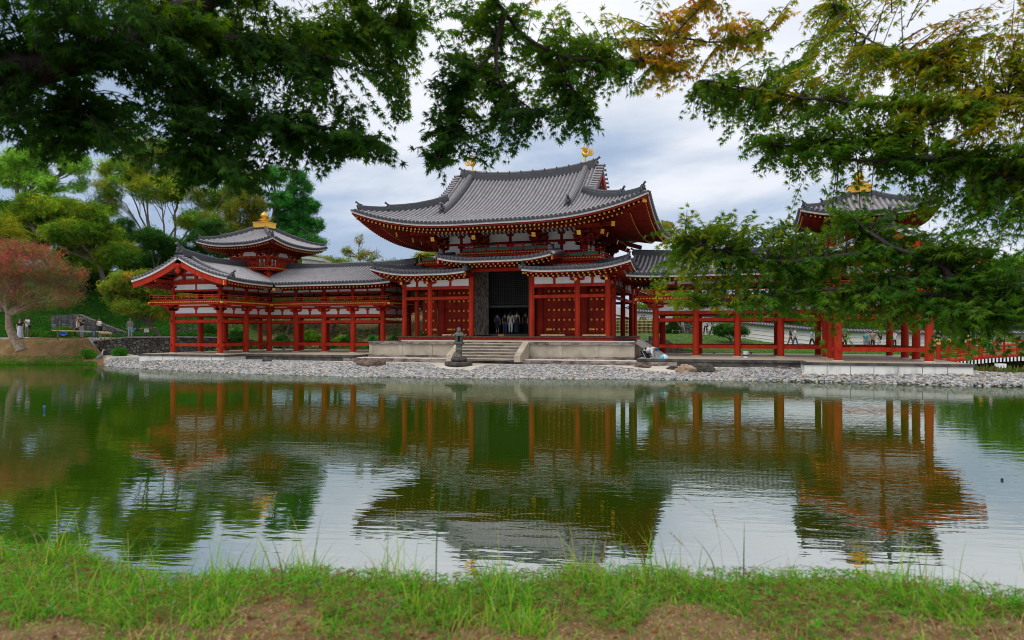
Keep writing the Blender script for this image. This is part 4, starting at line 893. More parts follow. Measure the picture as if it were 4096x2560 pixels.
# water
def water_mat():
    m = bpy.data.materials.new('green pond water'); m.use_nodes = True; t = m.node_tree; k = t.links
    for n in list(t.nodes): t.nodes.remove(n)
    def n_(ty, **kw):
        n = t.nodes.new(ty)
        for a, b in kw.items(): setattr(n, a, b)
        return n
    o = n_('ShaderNodeOutputMaterial'); mxs = n_('ShaderNodeMixShader'); df = n_('ShaderNodeBsdfDiffuse'); gl = n_('ShaderNodeBsdfGlossy'); gl.inputs['Roughness'].default_value = .012; gl.inputs['Color'].default_value = (1, 1, 1, 1)
    df.inputs['Color'].default_value = (.021, .056, .002, 1); fr = n_('ShaderNodeFresnel'); fr.inputs['IOR'].default_value = 9.5
    tc_ = n_('ShaderNodeTexCoord'); mp_ = n_('ShaderNodeMapping'); mp_.inputs['Rotation'].default_value = (0, 0, YAW + .12); k.new(tc_.outputs['Object'], mp_.inputs[0])
    def nz_(sc, vec_sc, det=2.0, rough=.5):
        q = n_('ShaderNodeMapping'); q.inputs['Scale'].default_value = vec_sc; k.new(mp_.outputs[0], q.inputs[0]); n = n_('ShaderNodeTexNoise'); n.inputs['Scale'].default_value = sc; n.inputs['Detail'].default_value = det; n.inputs['Roughness'].default_value = rough; k.new(q.outputs[0], n.inputs['Vector']); return n.outputs[0]
    rip = nz_(2.6, (.38, 1.25, 1), 3.0, .5); fine = nz_(9, (.40, 1.25, 1), 1.5); patch = nz_(.13, (.6, 1, 1), 3)
    pr = n_('ShaderNodeMapRange'); pr.inputs['From Min'].default_value = .42; pr.inputs['From Max'].default_value = .64; pr.inputs['To Min'].default_value = .12; pr.inputs['To Max'].default_value = 1; k.new(patch, pr.inputs[0])
    mu = n_('ShaderNodeMath', operation='MULTIPLY'); k.new(fine, mu.inputs[0]); k.new(pr.outputs[0], mu.inputs[1])
    m2 = n_('ShaderNodeMath', operation='MULTIPLY'); k.new(mu.outputs[0], m2.inputs[0]); m2.inputs[1].default_value = .40
    m3 = n_('ShaderNodeMath', operation='ADD'); k.new(rip, m3.inputs[0]); k.new(m2.outputs[0], m3.inputs[1])
    bm = n_('ShaderNodeBump'); bm.inputs['Strength'].default_value = 1; bm.inputs['Distance'].default_value = .0038; k.new(m3.outputs[0], bm.inputs['Height'])
    for x in (gl, fr): k.new(bm.outputs[0], x.inputs['Normal'])
    cl = n_('ShaderNodeClamp'); cl.inputs['Max'].default_value = .97; k.new(fr.outputs[0], cl.inputs[0]); k.new(cl.outputs[0], mxs.inputs[0])
    k.new(df.outputs[0], mxs.inputs[1]); k.new(gl.outputs[0], mxs.inputs[2]); k.new(mxs.outputs[0], o.inputs[0]); return m
mb = MB(); mb.add([(-120, -46, WZ), (70, -46, WZ), (70, 17.5, WZ), (-120, 17.5, WZ)], [(0, 1, 2, 3)]); wt = mb.build('water', [water_mat()], None, 'structure')
def gz(x, y): return float(terrain(np.array([float(x)]), np.array([float(y)]))[0][0])
# ---------------------------------------------------------------- pebbles of the beach
nr = np.random.default_rng(5)
def scatter_pebbles(name, pts, size, cols, mats, flat=.45, embed=.3):
    n = len(pts); k = 7; ang = np.linspace(0, 2 * np.pi, k, endpoint=False)[None] + nr.uniform(0, 6, (n, 1))
    el = nr.uniform(.55, .95, (n, 1)); rot = nr.uniform(0, 6.28, (n, 1)); rr = nr.uniform(.82, 1.1, (n, k)); sz = size[:, None]
    def ring(s_, zf):
        ux = np.cos(ang) * rr * s_; uy = np.sin(ang) * rr * s_ * el
        x = ux * np.cos(rot) - uy * np.sin(rot); y = ux * np.sin(rot) + uy * np.cos(rot)
        tilt = nr.uniform(-.25, .25, (n, 1)); tilt2 = nr.uniform(-.25, .25, (n, 1))
        return np.stack([pts[:, :1] + x * sz, pts[:, 1:2] + y * sz, pts[:, 2:] + sz * flat * (zf - embed) + (x * tilt0 + y * tilt1) * sz], -1)
    tilt0 = nr.uniform(-.3, .3, (n, 1)); tilt1 = nr.uniform(-.3, .3, (n, 1))
    V = np.concatenate([ring(1.0, -.2), ring(.95, .55), ring(.5, 1.0)], 1)      # n,21,3
    j = np.arange(k); j2 = (j + 1) % k
    f1 = np.stack([j, j2, j2 + k, j + k], -1); f2 = f1 + k; cap = np.stack([2 * k + 0 * j[:3], 2 * k + 2 * j[:3] + 1 - 0, 2 * k + np.minimum(2 * j[:3] + 2, 6), 2 * k + np.minimum(2 * j[:3] + 3, 6)], -1)
    cap = np.array([[14, 15, 16, 17], [14, 17, 18, 19], [14, 19, 20, 14]])[:2]; cap3 = np.array([[14, 19, 20, 20]])
    Fq = np.concatenate([f1, f2, cap, ], 0); F = (Fq[None] + (np.arange(n) * 21)[:, None, None]).reshape(-1, 4)
    me = bpy.data.meshes.new(name); npmesh(me, V.reshape(-1, 3), F, False, np.repeat(cols, 21, 0)); me.materials.append(mats); o = bpy.data.objects.new(name, me); C.objects.link(o); return o
def tint_mat(name, rough=.7, spec=.4, transl=0, bump=0):
    if name in MC: return MC[name]
    m = bpy.data.materials.new(name); m.use_nodes = True; t = m.node_tree; b = t.nodes['Principled BSDF']; k = t.links; at = t.nodes.new('ShaderNodeVertexColor'); at.layer_name = 'tint'
    k.new(at.outputs[0], b.inputs['Base Color']); b.inputs['Roughness'].default_value = rough; b.inputs['Specular IOR Level'].default_value = spec
    if transl:
        tr = t.nodes.new('ShaderNodeBsdfTranslucent'); hs = t.nodes.new('ShaderNodeMixRGB'); hs.blend_type = 'MULTIPLY'; hs.inputs[0].default_value = 1; hs.inputs[2].default_value = (1.35, 1.25, .45, 1); k.new(at.outputs[0], hs.inputs[1]); k.new(hs.outputs[0], tr.inputs[0])
        mx_ = t.nodes.new('ShaderNodeMixShader'); mx_.inputs[0].default_value = transl; k.new(b.outputs[0], mx_.inputs[1]); k.new(tr.outputs[0], mx_.inputs[2]); k.new(mx_.outputs[0], t.nodes['Material Output'].inputs[0])
    MC[name] = m; return m
n = 62000
a_ = nr.uniform(-.66, .86, n); e_ = nr.uniform(-.9, 7.2, n)
df_ = np.interp(a_, _fa, _fd); d_ = df_ + e_; r_ = a_ * d_
px_ = CX + fwd.x * d_ + rgt.x * r_; py_ = CY + fwd.y * d_ + rgt.y * r_
# the strip of raked sand in front of the podium stays clear
def sandline(x): return np.interp(x, [-17, -9, -3, -1.6, .6, 1.2, 4, 8, 11.5, 14, 18], [-2.9, -4.7, -4.8, -7.0, -7.0, -5.0, -3.6, -4.3, -5.0, -3.4, -3.2])
keep0 = slice(None); keep = (py_ < sandline(px_) + nr.normal(0, .12, n)) & ~((np.abs(px_) > 17.9) & (np.abs(px_) < 25.6) & (py_ > -5.1)) & ~((px_ > 27) & (py_ > -3.5)) & (a_[keep0] > -.597)
px_, py_ = px_[keep], py_[keep]; pz_ = terrain(px_, py_)[0]
shade = nr.uniform(.17, .54, len(px_))[:, None]; hue = nr.uniform(0, 1, len(px_))[:, None]
pc = shade * np.where(hue < .45, np.array([[.84, .86, .90]]), np.where(hue < .8, np.array([[.98, .96, .9]]), np.array([[1., .82, .62]]))) * np.where(nr.uniform(0, 1, (len(px_), 1)) < .12, .45, 1)
o = scatter_pebbles('pebble_beach', np.stack([px_, py_, pz_], -1), nr.uniform(.055, .135, len(px_)), pc, tint_mat('grey river pebbles', .6, .4), .5)
o['kind'] = 'stuff'
n = 9000; qx = nr.uniform(-9.9, 11.4, n); qy = nr.uniform(-2.75, -1.66, n); kp = ~((np.abs(qx) < 2.45) & (qy > -3.5)) | (qy < -9)
qx, qy = qx[kp], qy[kp]; sh = nr.uniform(.45, .8, len(qx))[:, None]
o = scatter_pebbles('kerb_pebbles', np.stack([qx, qy, np.full(len(qx), -.21)], -1), nr.uniform(.05, .085, len(qx)), sh * np.array([[1., .87, .72]]), tint_mat('grey river pebbles'), .8); o['kind'] = 'stuff'
# terrace of pebbles round the podium, edged with kerb stones
mb = MB(); mb.b2(-10.0, 11.5, -2.78, 12, -.6, -.215, 0)
for a, b in zip(frange(-10.1, 11.6, 1.3)[:-1], frange(-10.1, 11.6, 1.3)[1:]): mb.b2(a + .006, b - .006, -2.98, -2.72, -.7, -.19, 1)
mb.b2(11.45, 11.65, -2.7, -1, -.7, -.191, 1); mb.b2(-10.15, -9.95, -2.7, -1, -.7, -.191, 1)
mb.build('podium_terrace', [mat('beige gravel bed', (.5, .43, .34), .9), STAIN], None, 'structure')
# ================================================================ vegetation builders
LT = np.array([[0, 0, 0], [.42, .16, .05], [1, 0, -.12], [.42, -.16, .05]])          # one leaf, along x
def _rz(v, a): c, s_ = math.cos(a), math.sin(a); return np.stack([v[:, 0] * c - v[:, 1] * s_, v[:, 0] * s_ + v[:, 1] * c, v[:, 2]], -1)
SPRAY = np.concatenate([_rz(LT, 0), _rz(LT * .9, 2.1) + [[0, 0, .08]], _rz(LT * .85, 4.2) + [[0, 0, -.06]]], 0)
SPRAYF = np.array([[0, 1, 2, 3], [4, 5, 6, 7], [8, 9, 10, 11]])
# seven-lobed maple leaf
def _maple():
    tips = [(0, 1.0), (38, .92), (76, .72), (115, .42)]; pts = [(math.radians(180), .10)]
    seq = []
    for a, r_ in reversed(tips[1:]): seq.append((math.radians(-a), r_)); seq.append((math.radians(-a + 19), .30))
    seq.append((0, 1.0))
    for a, r_ in tips[1:]: seq.append((math.radians(a - 19), .30)); seq.append((math.radians(a), r_))
    pts += seq; V = [(0, 0, 0)] + [(r_ * math.cos(a), r_ * math.sin(a), -.22 * r_ * r_ + .05) for a, r_ in pts]; n = len(pts)
    F = [[0, 1 + i, 1 + (i + 1) % n] for i in range(n)]; return np.array(V), np.array(F)
MAPV, MAPF = _maple()
def leaves(name, P, D, Nn, size, col, mat_, T=SPRAY, TF=SPRAYF, parent=None):
    """P positions, D main directions, Nn rough normals, one template copy each, merged into one mesh"""
    n = len(P); D = D / np.maximum(np.linalg.norm(D, axis=1, keepdims=True), 1e-6); B = np.cross(Nn, D); B /= np.maximum(np.linalg.norm(B, axis=1, keepdims=True), 1e-6); U = np.cross(D, B)
    V = P[:, None] + size[:, None, None] * (T[None, :, 0, None] * D[:, None] + T[None, :, 1, None] * B[:, None] + T[None, :, 2, None] * U[:, None])
    F = (TF[None] + (np.arange(n) * len(T))[:, None, None]).reshape(-1, TF.shape[1])
    me = bpy.data.meshes.new(name); o3 = WL[parent.name] if parent else (0, 0, 0)
    npmesh(me, V.reshape(-1, 3) - np.array(o3), F, False, np.repeat(col, len(T), 0)); me.materials.append(mat_); o = bpy.data.objects.new(name, me); C.objects.link(o)
    if parent: o.parent = parent; WL[o.name] = o3
    return o
def unit(n): v = nr.normal(0, 1, (n, 3)); return v / np.linalg.norm(v, axis=1, keepdims=True)
def pal(cols, n, w=None):
    cols = np.array(cols) * 1.25; i = nr.choice(len(cols), n, p=w); return cols[i] * nr.uniform(.75, 1.25, (n, 1))
def curve(a, b, bend, n=7, rr=rng):
    a, b = Vector(a), Vector(b); L_ = (b - a).length; off = Vector((rr.uniform(-1, 1), rr.uniform(-1, 1), rr.uniform(-.3, .6))) * bend * L_; out = []
    for i in range(n + 1): t = i / n; p = a.lerp(b, t) + off * math.sin(math.pi * t) + Vector((rr.uniform(-1, 1), rr.uniform(-1, 1), rr.uniform(-1, 1))) * L_ * .02 * (0 < i < n); out.append(p)
    return out
BARK = mat('grey brown bark', (.17, .14, .11), .9, 0, .5, 6, (.07, .055, .045), bump=.6, bscale=18, stretch=(3, 3, .6))
PBARK = mat('pale smooth bark', (.33, .25, .17), .8, 0, .5, 5, (.16, .11, .075), bump=.4, bscale=14)
FOL = tint_mat('tree foliage', .6, .12, .4)
def tree(name, label, cat, d, blobs, cols, base=None, trunk_r=.22, leaf=.26, dens=1.0, bark=None, bare=.0, stems=1, clump=.75, group=None, w=None, up=.7, limbs=True, mid=None, extra=None, kids=None):
    """blobs: (px, py, rx, ry) read off the photograph; each gets its own depth and thickness around d"""
    bl = []
    for (px, py, rx, ry) in blobs:
        dd = d + rng.uniform(-1, 1) * min(4, rx * d / 2725 * .8) * (.2 if name == 'shrub' else 1); c = PT(px, py, dd); bl.append((c, rx * dd / 2725, ry * dd / 2725))
    if base is None: base = (blobs[0][0], None)
    bx_, by_ = base; g0 = PT(bx_, 1330, d); zb = gz(g0.x, g0.y) - .1 if by_ is None else PT(bx_, by_, d).z
    B0 = Vector((g0.x, g0.y, zb)); t = thing(name, label, cat, tuple(B0), 0, group)
    # trunk and limbs
    m = MB(); zc = min(b[0].z - b[2] * .4 for b in bl); cx = sum(b[0].x for b in bl) / len(bl); cy = sum(b[0].y for b in bl) / len(bl)
    if limbs:
        frs = []
        for s_ in range(stems):
            q = s_ / max(1, stems - 1) - .5 if stems > 1 else 0
            F0 = B0 + (Vector((cx, cy, zc)) - B0) * .5 + Vector((rgt.x * q, rgt.y * q, 0)) * (zc - zb) * .5
            if mid: F0 = PT(mid[0], mid[1], d)
            st0 = B0 + Vector((rgt.x * q, rgt.y * q, 0)) * trunk_r * 3
            c = curve(st0, F0, .07); m.tube(c, [trunk_r * (1.25 if i == 0 else 1.0) * (1 - .35 * i / 7) / (stems ** .4) for i in range(8)], 9); frs.append((F0, st0))
        for (c, rx, rz) in bl:
            F0, st0 = min(frs, key=lambda f: (f[0] - c).length); r0 = trunk_r * .55 / stems ** .3
            pts = curve(F0, c, .12, 8); m.tube(pts, [r0 * (1 - .75 * i / 8) for i in range(9)], 7)
            for k in range(6 if bare or dens < .8 else 4):
                a = pts[rng.randint(3, 7)]; e = c + Vector((rng.uniform(-1, 1) * rx, rng.uniform(-1, 1) * rx, rng.uniform(-.3, 1) * rz)) * .9
                p2 = curve(a, e, .15, 5); m.tube(p2, [r0 * .35 * (1 - .8 * i / 5) + .008 for i in range(6)], 5, cap=False)
                for j in range(2):
                    a2 = p2[rng.randint(1, 4)]; m.tube(curve(a2, a2 + Vector((rng.uniform(-1, 1), rng.uniform(-1, 1), rng.uniform(-.2, 1))) * rx * .5, .15, 3), [.025, .018, .012, .006], 4, cap=False)
    else: m.tube([B0, Vector((cx, cy, zc + .2))], [trunk_r, trunk_r * .6], 6)
    m.build('trunk', [bark or BARK], t)
    P, Cc, NN = [], [], []
    for (c, rx, rz) in bl:
        nc = max(4, int(dens * 3.2 * (rx * rx + rx * rz * 1.2) / (clump * clump)))
        u = unit(nc); rad = nr.uniform(.45, 1.0, (nc, 1)) ** .6; cc = np.array(c)[None] + u * rad * np.array([[rx, rx * .8, rz]])
        cn = 70 if leaf > .2 else 90
        kk = nr.uniform(.5, 1.25, nc); tint = pal(cols, nc, w) * nr.uniform(.8, 1.45, (nc, 1))
        for i in range(nc):
            n_ = int(cn * kk[i] ** 2); v = np.clip(nr.normal(0, .48, (n_, 3)), -1.3, 1.3) * np.array([[clump, clump, clump * .78]]) * kk[i]
            P.append(cc[i] + v); Cc.append(np.repeat(tint[i:i + 1], n_, 0) * nr.uniform(.5, 1.6, (n_, 1))); NN.append(v / clump)
    P = np.concatenate(P); Cc = np.concatenate(Cc); NN = np.concatenate(NN); n_ = len(P)
    D = unit(n_) + NN * .6 + np.array([[0, 0, -.35]]); Nn = unit(n_) * .8 + np.array([[0, 0, up]])
    o = leaves('crown', P, D, Nn, nr.uniform(.5, 1.3, n_) * leaf * (1.3 if d > 58 else 1.0), Cc, FOL, parent=t)
    if kids: kids(t, bl, P)
    return t
G1 = [(.055, .15, .014), (.10, .22, .018), (.16, .26, .025)]
GY = [(.11, .18, .012), (.17, .22, .015), (.22, .21, .015), (.07, .14, .012)]
GD = [(.018, .07, .014), (.03, .10, .016), (.045, .13, .02)]
# left hillside
def blossoms(t, bl, P):
    s_ = P[nr.choice(len(P), 2600)]; s_ = s_[s_[:, 2] > np.median(P[:, 2]) - .2][:1100]; q = np.repeat(s_, 3, 0) + nr.normal(0, .06, (len(s_) * 3, 3))
    leaves('blossom', q, unit(len(q)), unit(len(q)), nr.uniform(.06, .13, len(q)), pal([(.75, .04, .15), (.5, .06, .10), (.6, .12, .10)], len(q)), FOL, parent=t)
tree('crape_myrtle', 'pink flowering crape myrtle with a gnarled pale trunk on the left bank', 'tree', 52, [(125, 1060, 150, 70), (20, 1040, 150, 80), (230, 1120, 100, 55), (110, 1000, 90, 30), (290, 1110, 50, 42), (170, 1190, 130, 42), (30, 1150, 90, 60), (270, 1190, 60, 28), (-60, 1100, 100, 90), (60, 1220, 60, 26)],
     [(.17, .11, .06), (.13, .13, .05), (.10, .15, .04), (.27, .09, .08)], (85, 1402), .34, .085, 1.1, PBARK, clump=.55, mid=(35, 1255), kids=blossoms, stems=1)
tree('broadleaf_tree', 'tall sparse bright green tree at far left with dark open branches against the sky', 'tree', 86, [(90, 640, 80, 45), (200, 600, 90, 45), (300, 650, 60, 45), (50, 720, 60, 40), (215, 740, 60, 22), (320, 740, 30, 26), (10, 660, 50, 40), (150, 700, 60, 30), (130, 800, 60, 20)], [(.16, .32, .04), (.20, .36, .05), (.11, .25, .03)], (75, 960), .42, .2, 1.2, clump=.8, mid=(85, 800))
tree('yellow_maple', 'golden yellow maple at the left edge above the crape myrtle', 'tree', 64, [(10, 900, 60, 40), (40, 945, 70, 35), (-30, 950, 60, 50)], [(.22, .22, .012), (.20, .22, .012), (.13, .18, .015)], (0, 1250), .2, .15, 1.0, clump=.6)
tree('spreading_maple', 'broad layered green maple in front of the hill, above the crape myrtle', 'tree', 70, [(230, 840, 110, 40), (340, 860, 90, 40), (140, 820, 70, 35), (400, 930, 90, 42), (290, 930, 110, 45), (180, 910, 110, 45), (470, 1010, 80, 40), (390, 1030, 80, 35), (80, 870, 60, 35)], [(.08, .17, .014), (.14, .22, .016), (.20, .25, .016), (.05, .13, .014)], (420, 1170), .25, .17, 2.0, clump=.7, mid=(400, 1060))
tree('zelkova_tree', 'tall vase shaped zelkova with several pale trunks rising behind the left gable', 'tree', 88, [(600, 600, 110, 45), (490, 680, 90, 45), (440, 750, 60, 45), (560, 690, 80, 40), (640, 760, 130, 45), (740, 700, 110, 50), (700, 620, 80, 40), (860, 800, 100, 45), (960, 740, 70, 45), (790, 880, 90, 35), (420, 820, 60, 40)], [(.17, .27, .025), (.12, .24, .025), (.24, .26, .025), (.08, .18, .02)], (662, 1090), .38, .19, 1.25, PBARK, stems=4, clump=.85)
tree('camphor_tree', 'dense lumpy bright evergreen tree behind the left tower roof', 'tree', 92, [(1195, 750, 50, 36), (1215, 825, 62, 36), (1165, 885, 75, 42), (1250, 900, 50, 36), (1100, 700, 48, 36), (1268, 965, 34, 18), (1130, 800, 50, 30), (1180, 950, 70, 40), (1100, 930, 50, 50), (1190, 700, 30, 24)], [(.025, .15, .025), (.045, .22, .04), (.02, .10, .02), (.07, .25, .05)], (1105, 1060), .42, .17, 1.25, clump=.62, mid=(1095, 860))
tree('round_crowned_tree', 'olive yellow tree directly behind the gold finial of the left tower', 'tree', 84, [(960, 850, 70, 50), (1010, 800, 60, 50), (900, 920, 80, 40), (1010, 900, 60, 50), (860, 980, 70, 35), (1040, 850, 40, 40)], [(.13, .16, .015), (.09, .13, .014), (.18, .17, .015)], (960, 1080), .25, .16, 1.0, clump=.7)
tree('pine_tree', 'dark upright pine between the maple and the zelkova trunks', 'pine tree', 82, [(500, 900, 36, 24), (470, 950, 50, 26), (540, 945, 36, 22), (500, 1000, 60, 26), (560, 1010, 36, 24), (450, 1040, 50, 30)], GD, (505, 1120), .18, .13, 1.1, clump=.5)
tree('pine_tree', 'dark leaning pine just right of the zelkova trunks, behind the left tower eave', 'pine tree', 80, [(850, 905, 50, 25), (800, 950, 60, 30), (880, 960, 50, 30), (900, 1010, 60, 25), (790, 1010, 50, 24)], GD, (840, 1100), .18, .13, 1.1, clump=.5)
for i, (b, lab) in enumerate([([(250, 880, 120, 60), (120, 900, 120, 60), (20, 860, 100, 50)], 'dark green tree mass behind the layered maple'), ([(420, 960, 90, 60), (330, 940, 90, 60)], 'dark green tree between the layered maple and the dark pine'), ([(600, 960, 60, 40), (680, 990, 60, 36)], 'low green tree among the zelkova trunks'), ([(350, 1080, 90, 45), (290, 1020, 90, 40)], 'dark evergreen behind the maple on the left slope'), ([(420, 1170, 80, 45), (360, 1200, 70, 40)], 'dark bushy evergreen above the green bank at left'), ([(560, 1080, 70, 35), (620, 1050, 60, 30)], 'dark green shrub tree left of the grey gable roof'), ([(100, 960, 100, 45), (0, 990, 90, 50)], 'dark evergreen behind the crape myrtle crown'), ([(700, 1060, 60, 26), (780, 1050, 70, 24)], 'low dark tree just above the left gable roof')]):
    tree('evergreen_tree', lab, 'tree', 76 + i, b, GD + [(.04, .10, .014)], None, .2, .17, 1.9, clump=.7, group='dark evergreens on the left hill')
tree('cherry_tree', 'yellow green cherry tree with a few orange leaves beside the left gable', 'tree', 60, [(490, 1130, 55, 30), (560, 1115, 70, 32), (470, 1180, 45, 26), (600, 1180, 80, 36), (650, 1140, 60, 40), (520, 1225, 70, 24), (620, 1240, 70, 28), (440, 1150, 28, 20), (700, 1200, 60, 50)], [(.12, .20, .02), (.18, .21, .02), (.08, .15, .018), (.32, .17, .02)], (640, 1350), .16, .14, 1.5, clump=.5, w=[.4, .3, .24, .06])
tree('young_tree', 'thin half bare young tree standing behind the left corridor roof', 'tree', 72, [(1460, 1015, 50, 20), (1400, 1020, 30, 22), (1500, 1035, 36, 16), (1440, 960, 20, 18), (1380, 1000, 14, 12)], [(.16, .2, .03), (.24, .2, .03)], (1445, 1120), .09, .12, .3, clump=.5, mid=(1440, 1040))
tree('broadleaf_tree', 'bright yellow green tree top showing between the left corridor and the hall balcony', 'tree', 74, [(1745, 1020, 50, 22), (1700, 1035, 40, 20), (1780, 1045, 40, 16)], [(.22, .26, .02), (.16, .22, .02)], None, .15, .13, .9, clump=.5)
for i, (b, lab) in enumerate([([(1250, 1040, 60, 18), (1200, 1055, 50, 14)], 'distant tree clump right of the left tower'), ([(1330, 1055, 50, 14), (1380, 1062, 50, 12)], 'distant low trees under the thin bare tree'), ([(1580, 1066, 70, 12), (1650, 1066, 50, 10)], 'distant low trees left of the hall roof')]):
    tree('distant_tree', lab, 'tree', 125, b, G1 + [(.2, .18, .02)], None, .3, .3, 1.4, clump=1.0, limbs=False)
for i, (px, rx, lab) in enumerate([(1010, 110, 'first'), (1190, 110, 'second'), (1370, 110, 'third'), (1550, 110, 'fourth'), (1720, 90, 'fifth')]):
    tree('hillside_tree', 'dark green tree seen through the left gallery, %s from the gable end' % lab, 'tree', 72, [(px - rx * .4, 1150, rx * .8, 55), (px + rx * .4, 1140, rx * .8, 55), (px, 1195, rx * 1.1, 40)], GD + [(.05, .13, .015)], None, .2, .18, 1.2, clump=.8, group='trees behind the left corridor')
# behind the right wing
tree('willow_tree', 'pale green drooping willow seen between hall posts and the right corridor', 'tree', 84, [(2590, 1190, 50, 55), (2640, 1150, 50, 50), (2560, 1250, 40, 30), (2700, 1190, 60, 50)], [(.13, .22, .03), (.18, .25, .03)], None, .25, .17, 1.0, clump=.7)
for i, (b, dd, lab) in enumerate([([(2850, 1230, 90, 36), (2960, 1240, 80, 36)], 84, 'green tree behind the white wall, first from the hall'), ([(3080, 1260, 90, 34), (3190, 1270, 80, 34)], 82, 'green tree behind the white wall, below the right corridor gallery'), ([(3330, 1280, 90, 30), (3440, 1290, 80, 30)], 80, 'dark green tree behind the white wall, under the right tower'), ([(3580, 1280, 90, 36), (3680, 1260, 80, 50)], 80, 'green tree behind the white wall, past the end posts'), ([(3850, 1180, 110, 80), (3950, 1260, 110, 60), (3800, 1270, 80, 45)], 78, 'large dark green tree right of the right wing'), ([(4080, 1120, 120, 100), (4120, 1250, 120, 70), (4000, 1080, 80, 60)], 76, 'large dark green tree at the right edge of the picture behind the bridge')]):
    tree('background_tree', lab, 'tree', dd, b, G1, None, .25, .19, 1.1, clump=.8, group='trees behind the right wing')
tree('garden_pine', 'small dark clipped pine on the lawn seen under the right corridor', 'pine tree', 60, [(2910, 1312, 50, 16), (2950, 1326, 40, 14), (2880, 1330, 30, 10)], GD, (2932, 1385), .12, .10, 1.1, clump=.35)
# shrubs
for (px, py, rx, ry, d, c, lab) in [(1120, 1335, 26, 26, 66, GD, 'dark shrub behind the corner posts of the left wing'), (1241, 1322, 40, 20, 68, G1, 'small open maple shrub behind the left corridor'), (1370, 1325, 34, 18, 68, G1, 'rounded shrub behind the third bay of the left corridor'), (1492, 1345, 20, 32, 64, [(.03, .17, .04), (.05, .22, .06)], 'bright green shrub at the hall end of the left corridor'), (950, 1318, 36, 26, 66, GD, 'dark shrub behind the gable end of the left wing'), (840, 1350, 30, 24, 66, GD, 'dark shrub between the gable end posts of the left wing'), (1800, 1345, 30, 16, 62, G1, 'low shrub seen left of the hall doors'),
        (351, 1396, 30, 18, 54.0, [(.05, .20, .015), (.08, .26, .02)], 'bright round bush on the bank in front of the stone wall'), (481, 1412, 26, 18, 55.5, [(.04, .17, .012), (.07, .23, .02)], 'bright bush growing at the foot of the stone wall'), (255, 1308, 50, 22, 61, [(.06, .16, .015), (.04, .12, .012)], 'clipped green hedge mound behind the people at left'), (150, 1305, 34, 15, 61.5, [(.05, .13, .015)], 'low clipped hedge behind the couple under the crape myrtle'), (195, 1328, 22, 11, 61, [(.05, .14, .015)], 'small dome bush at the path edge'), (110, 1390, 20, 22, 51.5, GD, 'small dark shrub at the foot of the crape myrtle'), (2690, 1305, 24, 34, 68, [(.025, .07, .012)], 'dark clipped hedge block at the right end of the bamboo fence'), (2750, 1410, 30, 10, 52, [(.04, .18, .02)], 'low bright shrub on the lawn under the right corridor'), (2840, 1416, 22, 8, 50, [(.04, .16, .02)], 'low green shrub beside the white bucket'), (3660, 1410, 40, 14, 52, G1, 'green bush behind the right end posts'), (3980, 1430, 60, 26, 44, [(.05, .12, .02), (.22, .1, .08)], 'flowering shrub below the red bridge'), (3800, 1350, 60, 30, 56, [(.06, .12, .03), (.16, .13, .08)], 'shrub beside the gold capped bridge post')]:
    g0 = PT(px, 1330, d); zg = gz(g0.x, g0.y); k = d / 2725; py2 = 1330 + (CZ - zg) / k - ry * .75      # sits on the ground
    if py2 > py + 40 and d > 60: py2 = py + 25
    H_ = (py2 + ry) 
    tree('shrub', lab, 'shrub', d, [(px - rx * .35, py2 + ry * .15, rx * .6, ry * .8), (px + rx * .4, py2 + ry * .2, rx * .6, ry * .75), (px, py2 - ry * .25, rx * .55, ry * .8), (px, py2 + ry * .4, rx * .8, ry * .6)], c, (px, None), .04, .085, 2.0, clump=.28, limbs=False)
for i, o_ in enumerate(['first', 'second', 'third', 'fourth', 'fifth', 'sixth', 'seventh', 'eighth', 'ninth']):
    px = 1040 + i * 92 + rng.uniform(-20, 20); d = rng.uniform(64.5, 70); g0 = PT(px, 1330, d); zg = gz(g0.x, g0.y); ry = rng.uniform(12, 22); py2 = 1330 + (CZ - zg) * 2725 / d - ry * .7
    tree('shrub', '%s garden shrub from the gable end on the slope behind the left corridor' % o_, 'shrub', d, [(px - 12, py2, 18, ry * .8), (px + 12, py2, 18, ry * .8), (px, py2 - ry * .4, 15, ry), (px + 8, py2 - ry * .9, 12, ry * .7)], [GD, GD, G1][i % 3], (px, None), .03, .09, 1.8, clump=.3, limbs=False, group='shrubs on the slope behind the left corridor')
# leafy ground cover on the slope behind the path
n = 34000; a_ = nr.uniform(-.85, -.42, n); d_ = nr.uniform(62.5, 80, n); r_ = a_ * d_; x = CX + fwd.x * d_ + rgt.x * r_; y = CY + fwd.y * d_ + rgt.y * r_; z = terrain(x, y)[0]
kp = (nr.uniform(0, 1, n) < .9); P = np.stack([x, y, z + nr.uniform(0, .25, n)], -1)[kp]
o = leaves('ground_cover', P, unit(len(P)) + [[0, -.3, .2]], unit(len(P)) * .6 + [[0, -.3, 1]], nr.uniform(.14, .30, len(P)), pal([(.025, .13, .012), (.04, .17, .015), (.02, .09, .01)], len(P)), FOL); o['kind'] = 'stuff'
n = 16000; a_ = nr.uniform(-.42, -.02, n); d_ = nr.uniform(62, 82, n); P = np.stack([CX + fwd.x * d_ + rgt.x * a_ * d_, CY + fwd.y * d_ + rgt.y * a_ * d_], -1); P = np.concatenate([P, terrain(P[:, 0], P[:, 1])[0][:, None] + .05], 1); kp = (np.sin(P[:, 0] * .9 + 1) * np.cos(P[:, 1] * .8) > -.35) & (P[:, 1] > 10.5); P = P[kp]
o = leaves('ground_cover', P, unit(len(P)) + [[0, -.2, .1]], unit(len(P)) * .6 + [[0, -.3, 1]], nr.uniform(.10, .24, len(P)), pal([(.03, .07, .012), (.05, .10, .015), (.09, .08, .03), (.02, .05, .01)], len(P)), FOL); o['kind'] = 'stuff'  # dark leaf colours put the tree shade of this slope into the cover
